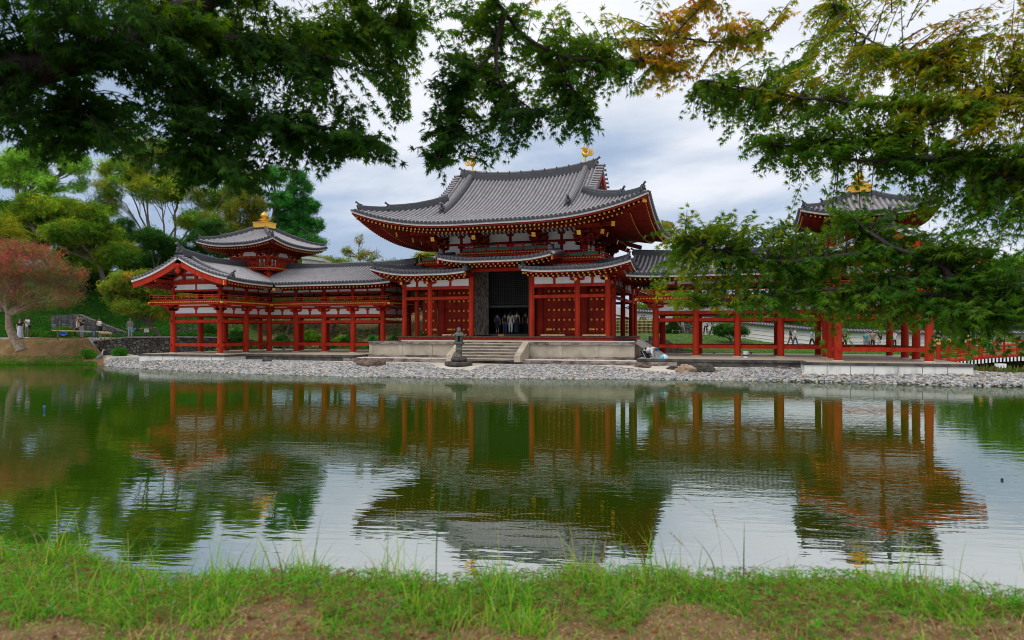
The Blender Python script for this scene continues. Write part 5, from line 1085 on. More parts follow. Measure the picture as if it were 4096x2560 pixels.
n = 7000; a_ = nr.uniform(-.78, -.615, n); d_ = np.interp(a_, _fa, _fd) + nr.uniform(.2, 4, n); P = np.stack([CX + fwd.x * d_ + rgt.x * a_ * d_, CY + fwd.y * d_ + rgt.y * a_ * d_], -1); P = np.concatenate([P, terrain(P[:, 0], P[:, 1])[0][:, None] + .01], 1)
o = leaves('leaf_litter', P, unit(n) * [[1, 1, .2]], unit(n) * .3 + [[0, 0, 1]], nr.uniform(.03, .07, n), pal([(.16, .09, .04), (.28, .15, .06), (.09, .05, .03), (.10, .13, .03)], n), FOL); o['kind'] = 'stuff'
# lawn tufts on the right lawn and shore grass at left
n = 16000; a_ = nr.uniform(.20, .66, n); d_ = nr.uniform(47, 66, n); r_ = a_ * d_; x = CX + fwd.x * d_ + rgt.x * r_; y = CY + fwd.y * d_ + rgt.y * r_; kp = y > 10.2; x, y = x[kp], y[kp]; z = terrain(x, y)[0]
P = np.stack([x, y, z], -1); a2 = nr.uniform(-.78, -.61, 3200); e2 = nr.uniform(-.1, 1.0, 3200) ** 1.5; d2 = np.interp(a2, _fa, _fd) + e2; P2 = np.stack([CX + fwd.x * d2 + rgt.x * a2 * d2, CY + fwd.y * d2 + rgt.y * a2 * d2], -1); P2 = np.concatenate([P2, terrain(P2[:, 0], P2[:, 1])[0][:, None]], 1)
a3 = nr.uniform(-.40, 0.0, 9000); d3 = nr.uniform(61, 84, 9000); P3_ = np.stack([CX + fwd.x * d3 + rgt.x * a3 * d3, CY + fwd.y * d3 + rgt.y * a3 * d3], -1); P3_ = np.concatenate([P3_, terrain(P3_[:, 0], P3_[:, 1])[0][:, None]], 1); P3_ = P3_[P3_[:, 1] > 10.5]
a4 = nr.uniform(-.78, -.615, 1500); d4 = np.interp(a4, _fa, _fd) + nr.uniform(.6, 4, 1500) ; P4_ = np.stack([CX + fwd.x * d4 + rgt.x * a4 * d4, CY + fwd.y * d4 + rgt.y * a4 * d4], -1); P4_ = np.concatenate([P4_, terrain(P4_[:, 0], P4_[:, 1])[0][:, None]], 1); P4_ = P4_[np.sin(P4_[:, 0] * 2.1) * np.cos(P4_[:, 1] * 2.7) > .35]
P = np.concatenate([P, P2, P3_, P4_]); o = leaves('lawn_grass', P, unit(len(P)) * .6 + [[0, 0, 1]], unit(len(P)), nr.uniform(.06, .14, len(P)), pal([(.06, .22, .012), (.10, .26, .02), (.05, .15, .015)], len(P)), FOL); o['kind'] = 'stuff'
# distant wooded skyline
n = 30000; th = nr.uniform(-.95, .95, n); d_ = nr.uniform(150, 175, n); r_ = np.tan(th) * d_ * .9; hgt = 4.5 + 2.2 * np.sin(r_ * .06) + 1.4 * np.sin(r_ * .17 + 1) ; P = np.stack([CX + fwd.x * d_ + rgt.x * r_, CY + fwd.y * d_ + rgt.y * r_, nr.uniform(-.5, 1, n) * hgt + 1], -1)
o = leaves('distant_woods', P, unit(n), unit(n) + [[0, 0, .6]], nr.uniform(1.0, 2.2, n), pal(G1 + GD, n), FOL); o['kind'] = 'stuff'
# ================================================================ walls, fences and small things
def blocks_mat(name, c1, c2, joint, scale, rand=.8):
    m = bpy.data.materials.new(name); m.use_nodes = True; t = m.node_tree; b = t.nodes['Principled BSDF']; k = t.links; b.inputs['Roughness'].default_value = .9
    tc_ = t.nodes.new('ShaderNodeTexCoord'); mp_ = t.nodes.new('ShaderNodeMapping'); mp_.inputs['Scale'].default_value = scale; k.new(tc_.outputs['Object'], mp_.inputs[0])
    v = t.nodes.new('ShaderNodeTexVoronoi'); v.inputs['Scale'].default_value = 1; v.inputs['Randomness'].default_value = rand; k.new(mp_.outputs[0], v.inputs['Vector'])
    e = t.nodes.new('ShaderNodeTexVoronoi'); e.feature = 'DISTANCE_TO_EDGE'; e.inputs['Scale'].default_value = 1; e.inputs['Randomness'].default_value = rand; k.new(mp_.outputs[0], e.inputs['Vector'])
    sp = t.nodes.new('ShaderNodeSeparateColor'); k.new(v.outputs['Color'], sp.inputs[0]); r_ = t.nodes.new('ShaderNodeValToRGB'); r_.color_ramp.elements[0].color = (*c1, 1); r_.color_ramp.elements[1].color = (*c2, 1); k.new(sp.outputs[0], r_.inputs[0])
    no = t.nodes.new('ShaderNodeTexNoise'); no.inputs['Scale'].default_value = 7; k.new(tc_.outputs['Object'], no.inputs['Vector']); m0 = t.nodes.new('ShaderNodeMixRGB'); m0.blend_type = 'OVERLAY'; m0.inputs[0].default_value = .7; k.new(r_.outputs[0], m0.inputs[1]); k.new(no.outputs[0], m0.inputs[2])
    r2 = t.nodes.new('ShaderNodeValToRGB'); r2.color_ramp.elements[0].position = .02; r2.color_ramp.elements[1].position = .09; k.new(e.outputs['Distance'], r2.inputs[0])
    mx_ = t.nodes.new('ShaderNodeMixRGB'); k.new(r2.outputs[0], mx_.inputs[0]); mx_.inputs[1].default_value = (*joint, 1); k.new(m0.outputs[0], mx_.inputs[2]); k.new(mx_.outputs[0], b.inputs['Base Color'])
    bm = t.nodes.new('ShaderNodeBump'); bm.inputs['Distance'].default_value = .08; bm.inputs['Strength'].default_value = .9; k.new(r2.outputs[0], bm.inputs['Height']); k.new(bm.outputs[0], b.inputs['Normal']); return m
RUB = blocks_mat('dry stone blocks', (.05, .05, .046), (.16, .15, .135), (.014, .014, .012), (3.0, 3.0, 3.9))
BRK = blocks_mat('grey block wall', (.085, .085, .083), (.19, .185, .18), (.04, .04, .038), (2.4, 2.4, 6), .5)
WHITEW = mat('white wall plaster', (.74, .73, .70), .85, 0, .1, .8)
BAMB = mat('pale bamboo', (.62, .45, .22), .5, 0, .3, 6); POLE = mat('grey wooden stake', (.20, .16, .11), .85, 0, .4, 6)
def strip_wall(name, label, cat, pts, thick, mats_, top=None, kids=None):
    """pts: (px, py_top, py_bottom, depth)"""
    P0 = [PT(p[0], 1330, p[3]) for p in pts]; t = thing(name, label, cat, (P0[0].x, P0[0].y, PT(pts[0][0], pts[0][2], pts[0][3]).z))
    m = MB(); n = len(pts)
    nrm = Vector((-fwd.x, -fwd.y, 0)); vs_ = []
    for p, q in zip(pts, P0):
        zt_, zb_ = PT(*p[:2], p[3]).z, PT(p[0], p[2], p[3]).z - .5
        for off in (0, thick):
            for z in (zb_, zt_): vs_.append((q.x - nrm.x * off, q.y - nrm.y * off, z))
    fs = []
    for i in range(n - 1):
        a, b = i * 4, i * 4 + 4; fs += [(a, b, b + 1, a + 1), (a + 1, b + 1, b + 3, a + 3), (a + 3, b + 3, b + 2, a + 2)]
    fs += [(0, 1, 3, 2), ((n - 1) * 4 + 2, (n - 1) * 4 + 3, (n - 1) * 4 + 1, (n - 1) * 4)]
    m.add(vs_, fs, 0); m.build('wall', [mats_], t)
    if top: top(t, pts, P0)
    return t
def coping(t, pts, P0):
    m = MB()
    for (p, q), (p2, q2) in zip(list(zip(pts, P0))[:-1], list(zip(pts, P0))[1:]):
        a = Vector((q.x + fwd.x * .25, q.y + fwd.y * .25, PT(*p[:2], p[3]).z + .06)); b = Vector((q2.x + fwd.x * .25, q2.y + fwd.y * .25, PT(*p2[:2], p2[3]).z + .061)); m.beam(a, b, .62, .12)
    m.build('coping', [mat('grey slab', (.30, .29, .27), .9, 0, .4, 3, bump=.3)], t)
strip_wall('stone_wall', 'long dry stone retaining wall holding the path, left of the white base', 'stone wall', [(372, 1366, 1462, 56.4), (500, 1352, 1450, 57.2), (690, 1350, 1436, 60), (860, 1352, 1432, 64), (1010, 1362, 1425, 69)], .5, RUB, coping)
strip_wall('low_stone_wall', 'low stepped stone footing below the path beside the heron', 'stone wall', [(345, 1436, 1465, 54.4), (395, 1436, 1465, 55.2)], .9, RUB)
strip_wall('block_wall', 'grey block retaining wall with a sloping top behind the people at left', 'retaining wall', [(205, 1262, 1345, 63), (310, 1256, 1345, 63.5), (420, 1300, 1345, 64), (500, 1330, 1350, 64.5)], .6, BRK)
strip_wall('stone_wall', 'low rubble wall of the terrace behind the left wing posts', 'stone wall', [(690, 1306, 1350, 67), (840, 1312, 1352, 67.5), (930, 1325, 1352, 68)], .5, RUB)
strip_wall('stone_wall', 'stone lined edge sloping down the lawn behind the first right corridor bay', 'stone wall', [(2600, 1345, 1420, 50), (2655, 1352, 1425, 50), (2710, 1385, 1425, 50), (2760, 1412, 1425, 50)], .5, blocks_mat('pale block edging', (.30, .26, .22), (.42, .36, .30), (.12, .1, .08), (2.5, 2.5, 1.2), .4))
strip_wall('stone_wall', 'grey boulder wall beside the upper path on the right, behind two walkers', 'stone wall', [(2690, 1296, 1332, 70), (2770, 1296, 1336, 70)], .5, RUB)
def wcap(t, pts, P0):
    m = MB()
    for i in range(len(pts) - 1):
        a = Vector((P0[i].x + fwd.x * .2, P0[i].y + fwd.y * .2, PT(*pts[i][:2], pts[i][3]).z)); b = Vector((P0[i + 1].x + fwd.x * .2, P0[i + 1].y + fwd.y * .2, PT(*pts[i + 1][:2], pts[i + 1][3]).z))
        m.sweep([a, b], [(-.55, 0), (.55, 0), (.55, .06), (.12, .34), (.12, .46), (-.12, .46), (-.12, .34), (-.55, .06)], 0)
        L_ = (b - a).length; tt = (b - a).normalized()
        for s_ in frange(0, L_, .3):
            c = a + tt * s_; m.beam(c + Vector((0, 0, .36)), c + Vector((-fwd.x * .58, -fwd.y * .58, .10)), .12, .06, 1)
    m.build('tiled_cap', [TDARK, TILE], t)
    m = MB()
    for i in range(len(pts) - 1):
        for q in (.35, .62, .85):
            zf = lambda p: PT(p[0], p[1] + (p[2] - p[1]) * q, p[3]); a, b = zf(pts[i]), zf(pts[i + 1]); m.beam(a - fwd * .02, b - fwd * .02, .05, .025)
    m.build('grooves', [mat('grey line', (.45, .44, .42), .9)], t)
strip_wall('plaster_wall', 'long white plaster wall with grey tiled cap behind the right wing', 'wall', [(2800, 1278, 1336, 75), (2990, 1296, 1356, 74), (3250, 1322, 1388, 70), (3560, 1334, 1392, 68), (4300, 1338, 1394, 66)], .4, WHITEW, wcap)
strip_wall('plaster_wall', 'white plaster wall with tiled cap above the bamboo fence right of the hall', 'wall', [(2420, 1240, 1300, 80), (2530, 1248, 1300, 79), (2690, 1256, 1310, 78)], .4, WHITEW, wcap)
# bamboo lattice fence
t = thing('bamboo_fence', 'open bamboo lattice fence in front of the hedge, seen between the hall and right wing', 'fence', tuple(PT(2540, 1345, 70))); m = MB()
for px in frange(2462, 2612, 5.2): m.tube([PT(px, 1352, 70), PT(px, 1275 + (hash((px,)) % 5), 70)], .025, 5)
m.build('stakes', [BAMB], t); m = MB()
for py in (1284, 1296, 1308, 1322): m.tube([PT(2458, py, 69.93), PT(2614, py - 1, 69.93)], .028, 5)
m.build('rails', [BAMB], t)
for i, (a, b, c0) in enumerate([(2440, 2530, 'clipped dark green hedge behind the bamboo fence, left half'), (2540, 2640, 'clipped dark green hedge behind the bamboo fence, right half')]):
    tree('hedge', c0, 'hedge', 72, [(a + k * (b - a) / 4, 1292 + 12 * (j), 16, 12) for k in range(5) for j in range(3)], [(.03, .09, .015), (.04, .13, .02)], None, .04, .09, 2.0, clump=.3, limbs=False)
# bamboo rails along the left path
def barrier(label, a, b, d1, d2, posts, py, lowrail=None):
    t = thing('bamboo_barrier', label, 'barrier', tuple(PT((a + b) / 2, 1352, d1)), 0, 'bamboo pole barriers on the path')
    m = MB(); m.tube([PT(a, py[0], d1), PT(b, py[1], d2)], .042, 8); m.build('rail', [BAMB], t)
    for p in posts:
        q = (p - a) / (b - a); dd = d1 + (d2 - d1) * q; m = MB(); z0 = PT(p, 1362, dd); m.tube([z0, PT(p, py[0] + (py[1] - py[0]) * q - 5, dd)], .06, 8); m.build('stake', [POLE], t)
    return t
barrier('long bamboo pole barrier in front of the two people with raised phones', 209, 436, 54.6, 54.8, (231, 418), (1322, 1328))
barrier('short bamboo pole barrier behind the bucket carrier, ending at the gable', 508, 624, 60, 60, (534, 576, 600), (1316, 1311))
t = thing('bamboo_stack', 'bundled short bamboo poles on a low stand beside the dark sign', 'bamboo rack', tuple(PT(420, 1360, 54.3))); m = MB()
for k in range(3): m.tube([PT(396, 1330 + k * 1.6, 54.2 + k * .05), PT(446, 1332 + k * 1.6, 54.2 + k * .05)], .045, 7)
m.tube([PT(398, 1350, 54.3), PT(444, 1352, 54.3)], .04, 7); m.build('poles', [BAMB], t); m = MB()
for p in (404, 443): m = MB(); m.tube([PT(p, 1366, 54.3), PT(p, 1328, 54.3)], .05, 6); m.build('stand_leg', [POLE], t)
# sign boards
SIGND = mat('dark slate sign', (.03, .035, .045), .5)
def signboard(label, px, py0, py1, d, wpx, mats_, txt=None, tcol=None, name='sign_board'):
    c = PT(px, (py0 + py1) / 2, d); w_ = wpx * d / 2725; h = (py1 - py0) * d / 2725; t = thing(name, label, 'sign', (c.x, c.y, PT(px, py1, d).z - .25), -YAW * -1 * -1)
    t.rotation_euler = (0, 0, 0); m = MB(); m.beam(PT(px - wpx / 2, (py0 + py1) / 2, d), PT(px + wpx / 2, (py0 + py1) / 2, d) + Vector((0, 0, 1e-4)), .04, h); m.build('board', [mats_], t)
    l = MB()
    for s_ in (-.35, .35): l.tube([PT(px + s_ * wpx, py1 + 12, d + .05), PT(px + s_ * wpx, py0 + 4, d + .05)], .018, 5)
    l.build('legs', [POLE], t)
    if txt:
        g = MB()
        for (u, v, ww) in txt: g.beam(PT(px + (u - ww / 2) * wpx, py0 + v * (py1 - py0), d - .03), PT(px + (u + ww / 2) * wpx, py0 + v * (py1 - py0), d - .03) + Vector((0, 0, 1e-4)), .006, .028)
        g.build('writing', [tcol], t)
    return t
rows = [(0, .2 + .12 * k, .5 - .1 * (k % 2)) for k in range(5)]
signboard('upright dark sign board standing on the path below the woman with a phone', 376, 1320, 1350, 54.0, 13, SIGND, rows, mat('faint sign writing', (.3, .33, .36), .6))
signboard('upright dark sign board beside the man with the blue bucket', 551, 1288, 1325, 59.5, 12, SIGND, rows, MC['faint sign writing'])
signboard('small white notice with green print hung by the bamboo barrier', 586, 1315, 1329, 59.4, 17, mat('white notice', (.75, .78, .76), .6), [(0, .25, .7), (0, .5, .7), (0, .75, .5)], mat('green print', (.08, .42, .22), .6))
# low fence posts on the right path
t = thing('post_fence', 'low row of dark posts stepping down the path below the white wall', 'fence', tuple(PT(3020, 1375, 66)))
prev = None
for (px, py) in [(2690, 1330), (2718, 1332), (2750, 1334), (2836, 1336), (2875, 1346), (2910, 1352), (2982, 1364), (3024, 1374), (3064, 1384)]:
    m = MB(); a = PT(px, py + 2, 66); b = PT(px, py - 12, 66); m.tube([a, b], .07, 6); m.build('post', [POLE], t)
    if prev: m = MB(); m.tube([prev, (b * .8 + a * .2)], .02, 4); m.build('rope', [POLE], t)
    prev = b * .8 + a * .2
# steps of the right path
m = MB()
for k in range(8): c = PT(2860 + k * 45, 1345 + k * 6, 68 - k * .4); m.box((c.x, c.y, c.z - .05), (2.4, .5, .12), -YAW * 0 + .3)
m.build('path_steps', [mat('pale stone step', (.45, .43, .38), .9, 0, .3, 3)], None, 'structure')
# ---------------------------------------------------------------- stone lantern
LST = mat('weathered lantern stone', (.20, .185, .155), .95, 0, .6, 5, (.055, .055, .042), bump=.6, bscale=25)
LDK = mat('dark base stone', (.10, .085, .07), .95, 0, .6, 4, (.035, .03, .025), bump=.7, bscale=18)
lx, ly = -.62, -5.7; lz = gz(lx, ly) + .02
t = thing('stone_lantern', 'weathered grey stone lantern on a round dark base in front of the steps', 'stone lantern', (lx, ly, lz))
m = MB(); m.lathe([(.98, 0), (1.0, .06), (.98, .20), (.90, .25)], (lx, ly, lz - .02), 9, 0, False); m.lathe([(.5, .24), (.56, .30), (.58, .40), (.50, .50), (.44, .56)], (lx, ly, lz), 18, 0); m.build('base', [LDK], t)
m = MB(); m.lathe([(.26, .54), (.24, .60), (.22, .75), (.22, 1.02), (.245, 1.04), (.245, 1.08), (.22, 1.10), (.22, 1.38), (.25, 1.42)], (lx, ly, lz), 16); m.build('shaft', [LST], t)
m = MB(); m.lathe([(.24, 1.40), (.42, 1.50), (.44, 1.58), (.38, 1.60)], (lx, ly, lz), 6, 0, False, rot=.4); m.build('platform', [LST], t)
m = MB()
for a in range(6):
    q = math.pi / 3 * a + .4; m.box((lx + .24 * math.cos(q), ly + .24 * math.sin(q), lz + 1.80), (.10, .10, .42), q)
    if a % 2: m.box((lx + .22 * math.cos(q + .52), ly + .22 * math.sin(q + .52), lz + 1.80), (.06, .24, .42), q + .52)
m.b2(lx - .1, lx + .1, ly - .1, ly + .1, lz + 1.6, lz + 1.62); m.build('fire_box', [LST], t)
m = MB(); m.lathe([(.40, 2.0), (.52, 2.0), (.53, 2.06), (.36, 2.14), (.20, 2.26), (.14, 2.30)], (lx, ly, lz), 6, 0, False, rot=.4)
for a in range(6): q = math.pi / 3 * a + .4; m.ball((lx + .50 * math.cos(q), ly + .50 * math.sin(q), lz + 2.09), (.07, .07, .08), 0, 7, 5)
m.build('roof', [LST], t)
m = MB(); m.lathe([(.13, 2.29), (.17, 2.33), (.13, 2.37), (.15, 2.42), (.16, 2.50), (.10, 2.58), (.03, 2.63)], (lx, ly, lz), 12); m.build('jewel', [LST], t)
t.scale = (.84, .84, .84)
# ---------------------------------------------------------------- boulders
def rock(label, px, py, wpx, hpx, matn=LDK, seed=1):
    d = 60
    while d > 33:
        c = PT(px, 1330, d); zz = gz(c.x, c.y)
        if zz > -1 and 1330 + (CZ - zz) * 2725 / d >= py: break
        if d < 50 and zz < -.93: break
        d -= .1
    c = PT(px, 1330, d + .3); z0 = gz(c.x, c.y); rx, rz = wpx * d / 5450, hpx * d / 2725
    m = MB(); m.ball((0, 0, 0), (rx, rx * .7, rz), 0, 22, 12, 0, seed); rr = random.Random(seed); ph = [rr.uniform(0, 6) for _ in range(8)]
    nv = []
    for (x, y, z) in m.v:
        u = Vector((x / rx, y / rx, z / rz)); k = 1 + .16 * math.sin(3 * u.x + ph[0]) * math.cos(2.5 * u.y + ph[1]) + .12 * math.sin(5 * u.z + 3 * u.x + ph[2]) + .07 * math.sin(9 * u.x + ph[3]) * math.sin(8 * u.y + ph[4]) + .05 * math.sin(15 * u.x + 7 * u.z + ph[5])
        nv.append((c.x + x * k, c.y + y * k, z0 + rz * .12 + z * k * .95))
    m.v = nv; m.sm = [False] * len(m.sm); o = m.build('boulder', [matn], None); tag(o, label, 'rock'); return o
BRK2 = mat('brown boulder', (.20, .13, .10), .95, 0, .6, 3, (.05, .035, .03), bump=.8, bscale=12); TANR = mat('tan boulder', (.50, .38, .26), .95, 0, .5, 3, (.22, .15, .10), bump=.8, bscale=12)
rock('wide brown boulder on the pebbles left of the lantern', 1486, 1463, 112, 26, BRK2, 3)
rock('smaller dark boulder at the left shoulder of the wide brown one', 1430, 1452, 44, 20, BRK2, 5)
rock('small dark boulder half sunk in pebbles before the left wing', 1066, 1449, 44, 17, LDK, 7)
rock('flat dark rock beside the pebble kerb, left of the brown boulders', 1270, 1437, 56, 12, BRK2, 9)
rock('large dark smooth boulder on the pebbles right of the kneeling worker', 2812, 1490, 84, 34, LDK, 11)
rock('craggy tan boulder touching the large dark one', 2745, 1491, 76, 27, TANR, 13)
rock('low dark rock left of the tan boulder', 2690, 1480, 44, 12, LDK, 15)
rock('flat grey rock on the sand below the right end of the podium', 2570, 1470, 64, 12, BRK2, 17)
rock('flat dark rock below the right corridor base', 2975, 1470, 44, 8, BRK2, 19)
rock('flat brown slab of rock near the corner of the white base', 3130, 1478, 60, 12, BRK2, 21)
# ---------------------------------------------------------------- small clutter
def barrier2(label, x0, x1, y):
    t = thing('bamboo_pole', label, 'bamboo pole', ((x0 + x1) / 2, y, 1.24), 0, 'bamboo poles lying on the hall floor'); m = MB(); m.tube([(x0, y, 1.31), (x1, y, 1.312)], .05, 8); m.build('pole', [BAMB], t)
    m = MB(); [m.box((x, y, 1.27), (.06, .2, .06)) for x in (x0 + .4, x1 - .4)]; m.build('rest', [DWOOD], t)
barrier2('bamboo pole on rests before the right door', 2.75, 4.35, -.1); barrier2('bamboo pole on rests before the open right leaf', 5.5, 7.0, -.1); barrier2('bamboo pole on rests before the left door', -4.2, -3.1, -.1)
m = MB(); m.b2(-.28, .1, .2, .5, 1.24, 1.38); m.b2(-.3, .12, .18, .52, 1.375, 1.39); tag(m.build('offering_box', [mat('orange wood', (.32, .12, .05), .6)], None), 'small orange wooden box on the hall floor at the entrance', 'box')
def stairs_side():
    t = thing('side_stair', 'grey wooden side stair leaning against the right end of the podium', 'stair', (9.6, -.6, -.2)); m = MB()
    m.beam((9.05, -1.0, .95), (10.75, -1.0, -.12), .07, .3); m.build('stringer', [mat('grey plank', (.28, .26, .24), .8)], t)
    m = MB(); [m.b2(9.15 + k * .34, 9.5 + k * .34, -.96, .4, .72 - k * .215, .76 - k * .215) for k in range(5)]; m.beam((9.05, .45, .95), (10.75, .45, -.12), .07, .3); m.build('treads', [MC['grey plank']], t)
stairs_side()
t = thing('white_bucket', 'white bucket with dark band on the right corridor floor', 'bucket', (0, 0, 0)); c = PT(2984, 1424, 39); t.location = (c.x, c.y + 1.0, 0); WL[t.name] = tuple(t.location)
m = MB(); m.lathe([(.13, 0), (.16, .38), (.17, .40)], tuple(t.location), 14); m.build('pail', [mat('white plastic', (.75, .78, .78), .4)], t); m = MB(); m.lathe([(.142, .10), (.150, .2)], tuple(t.location), 14); m.build('band', [SIGND], t)
def bench(label, pa, pb, y, h=.38):
    A = PT(pa, 1422, 41); t = thing('bench', label, 'bench', (pa, y, 0)); m = MB(); m.b2(pa, pb, y, y + .3, h - .04, h); m.build('plank', [mat('grey bench plank', (.33, .31, .28), .8)], t)
    for x in (pa + .2, (pa + pb) / 2, pb - .2): m = MB(); m.b2(x - .05, x + .05, y + .02, y + .28, 0, h - .042); m.build('leg', [MC['grey bench plank']], t)
bench('long low plank bench at the back of the right corridor', 10.6, 15.9, 6.9, .16); bench('low plank bench behind the left gable posts', -23.6, -20.6, 6.6, .34)
t = thing('wooden_stool', 'brown wooden stool standing under the right corridor', 'stool', (17.4, 5.2, 0)); m = MB(); m.b2(17.2, 17.6, 5.0, 5.4, .5, .54); m.build('seat', [WOOD], t)
for a in (-1, 1):
    for b in (-1, 1): m = MB(); m.beam((17.4 + a * .22, 5.2 + b * .2, 0), (17.4 + a * .15, 5.2 + b * .15, .5), .05, .05); m.build('leg', [WOOD], t)
t = thing('metal_fence', 'low brown rail fence behind the right end posts', 'fence', tuple(PT(3420, 1425, 52))); m = MB()
for py in (1396, 1404, 1412, 1421): m.tube([PT(3368, py, 52), PT(3466, py, 52)], .02, 5)
m.build('rails', [POLE], t)
for px in (3368, 3395, 3466): m = MB(); m.tube([PT(px, 1432, 52), PT(px, 1392, 52)], .035, 5); m.build('post', [POLE], t)
# ---------------------------------------------------------------- arched red bridge
def bridge():
    A = PT(3795, 1450, 49); B = PT(4560, 1408, 46); A.z = -.55; B.z = -.55
    t = thing('arched_bridge', 'arched red bridge with gold caps at the right edge, partly behind leaves', 'bridge', tuple(A)); tt = (B - A); L_ = tt.length; tt.normalize(); n_ = Vector((-tt.y, tt.x, 0)); W_ = 2.2
    Z = lambda s_: .05 + .50 * math.sin(math.pi * min(1, max(0, s_ / L_))) 
    for k, off in ((0, 0), (1, W_)):
        base = lambda s_: A + tt * s_ + n_ * off + Vector((0, 0, Z(s_) - A.z + A.z))
        for h, r_ in ((.95, .06), (.62, .045), (.30, .045)): m = MB(); m.tube([base(s_) + Vector((0, 0, h)) for s_ in frange(0, L_, .7)], r_, 8); m.build('rail', [RED], t)
        for s_ in frange(0, L_, 1.35):
            m = MB(); b = base(s_); m.box((b.x, b.y, b.z + .45), (.12, .12, .95)); m.build('baluster', [RED], t)
        for s_ in (0, 2.0):
            m = MB(); b = base(s_); m.tube([b + Vector((0, 0, -.2)), b + Vector((0, 0, 1.1))], .15, 12); p_ = m.build('newel_post', [RED], t)
            g = MB(); g.lathe([(.17, 1.08), (.18, 1.2), (.12, 1.24), (.11, 1.28), (.17, 1.36), (.17, 1.44), (.08, 1.54), (.01, 1.6)], tuple(b), 12); g.build('gilt_cap', [GOLD], p_)
    m = MB(); m.sweep([A + tt * s_ + n_ * W_ / 2 + Vector((0, 0, Z(s_))) for s_ in frange(0, L_, .7)], rect(W_ + .2, -.16, .0)); m.build('deck', [RED], t)
    m = MB()
    for s_ in frange(.1, L_, .22): b = A + tt * s_ - n_ * .12 + Vector((0, 0, Z(s_) - .32)); m.box(tuple(b), (.11, .03, .30), math.atan2(tt.y, tt.x), 0)
    m.sweep([A + tt * s_ - n_ * .1 + Vector((0, 0, Z(s_) - .2)) for s_ in frange(0, L_, .7)], rect(.05, -.05, .05), 1); m.build('white_fringe', [PLAST, DWOOD], t)
    for s_ in (2.2, 5.2, 8.2): 
        for off in (.2, W_ - .2): b = A + tt * s_ + n_ * off; m = MB(); m.tube([(b.x, b.y, -1.8), (b.x, b.y, A.z + Z(s_) - .1)], .14, 8); m.build('pier', [DWOOD], t)
bridge()
m = MB(); c = PT(4002, 1463, 45.5); m.box((c.x, c.y, c.z), (.55, .35, .28), .3); m.box((c.x, c.y, c.z - .5), (.2, .2, .8), .3); tag(m.build('bridge_post_cap', [PLAST], None), 'white box topped stake in the water under the bridge', 'stake')
# floats on the pond
t = thing('pond_float', 'small blue topped float on the water at far left', 'float', (0, 0, 0)); q = (CZ - WZ) * 2725 / (1643 - 1330); c = PT(177, 1643, q); t.location = tuple(c); WL[t.name] = tuple(c); m = MB(); m.tube([c - Vector((0, 0, .1)), c + Vector((.01, 0, .1))], .02, 6); m.ball(c + Vector((0, 0, .12)), .045); m.build('stem', [mat('blue plastic', (.02, .08, .3), .4)], t)
q = (CZ - WZ) * 2725 / (1922 - 1330); c = PT(4008, 1922, q); m = MB(); m.tube([c - Vector((0, 0, .05)), c + Vector((0, 0, .02)), c + Vector((.01, 0, .035))], [.02, .022, .018], 8); tag(m.build('pond_float', [mat('navy plastic', (.01, .015, .05), .4)], None), 'tiny dark navy float on the water near the right edge', 'float')
t = thing('rolled_hose', 'coil of bright blue hose on the ground beside the long bamboo barrier', 'hose', tuple(PT(254, 1345, 57))); m = MB(); cc = PT(254, 1334, 57)
for k in range(3): m.tube([cc + rgt * (.27 - .04 * k) * math.cos(a) + Vector((0, 0, (.16 - .03 * k) * math.sin(a))) + fwd * .05 * k for a in frange(0, 6.28, .4)], .035, 6)
m.build('coil', [mat('blue hose', (.01, .1, .55), .4)], t)
# grey heron
hc = PT(400, 1459, 53.5); hc.z = WZ + .02
t = thing('grey_heron', 'grey heron standing in the shallows left of the pebble beach', 'heron', tuple(hc)); HG = mat('blue grey feathers', (.30, .34, .40), .8, 0, .4, 20); 
f_ = rgt * 1.0; u_ = Vector((0, 0, 1)); m = MB(); P3 = lambda a, b: hc + f_ * a + u_ * b
m.tube([P3(-.42, .30), P3(-.25, .42), P3(-.05, .52), P3(.10, .62), P3(.17, .72), P3(.15, .85), P3(.20, .97), P3(.24, 1.06)], [.02, .09, .13, .11, .06, .04, .038, .045], 12); m.ball(P3(.26, 1.08), (.065, .045, .045), 0, 10, 6); m.build('body', [HG], t)
m = MB(); m.tube([P3(.10, .70), P3(.19, .74), P3(.17, .86), P3(.22, .98), P3(.28, 1.10)], [.05, .045, .043, .04, .035], 8); m.build('white_neck', [mat('white feathers', (.78, .78, .76), .8)], t)
m = MB(); m.tube([P3(.30, 1.09), P3(.47, 1.06)], [.025, .004], 6); m.build('beak', [mat('yellow beak', (.6, .4, .08), .5)], t)
m = MB(); m.tube([P3(.26, 1.12), P3(.14, 1.10)], [.02, .004], 5); m.build('crest', [BLACK], t)
for k in (-.03, .05): m = MB(); m.tube([P3(-.04 + k, .45), P3(-.02 + k, .22), P3(-.03 + k, -.08)], [.02, .012, .012], 5); m.build('leg', [mat('heron leg', (.2, .17, .1), .7)], t)
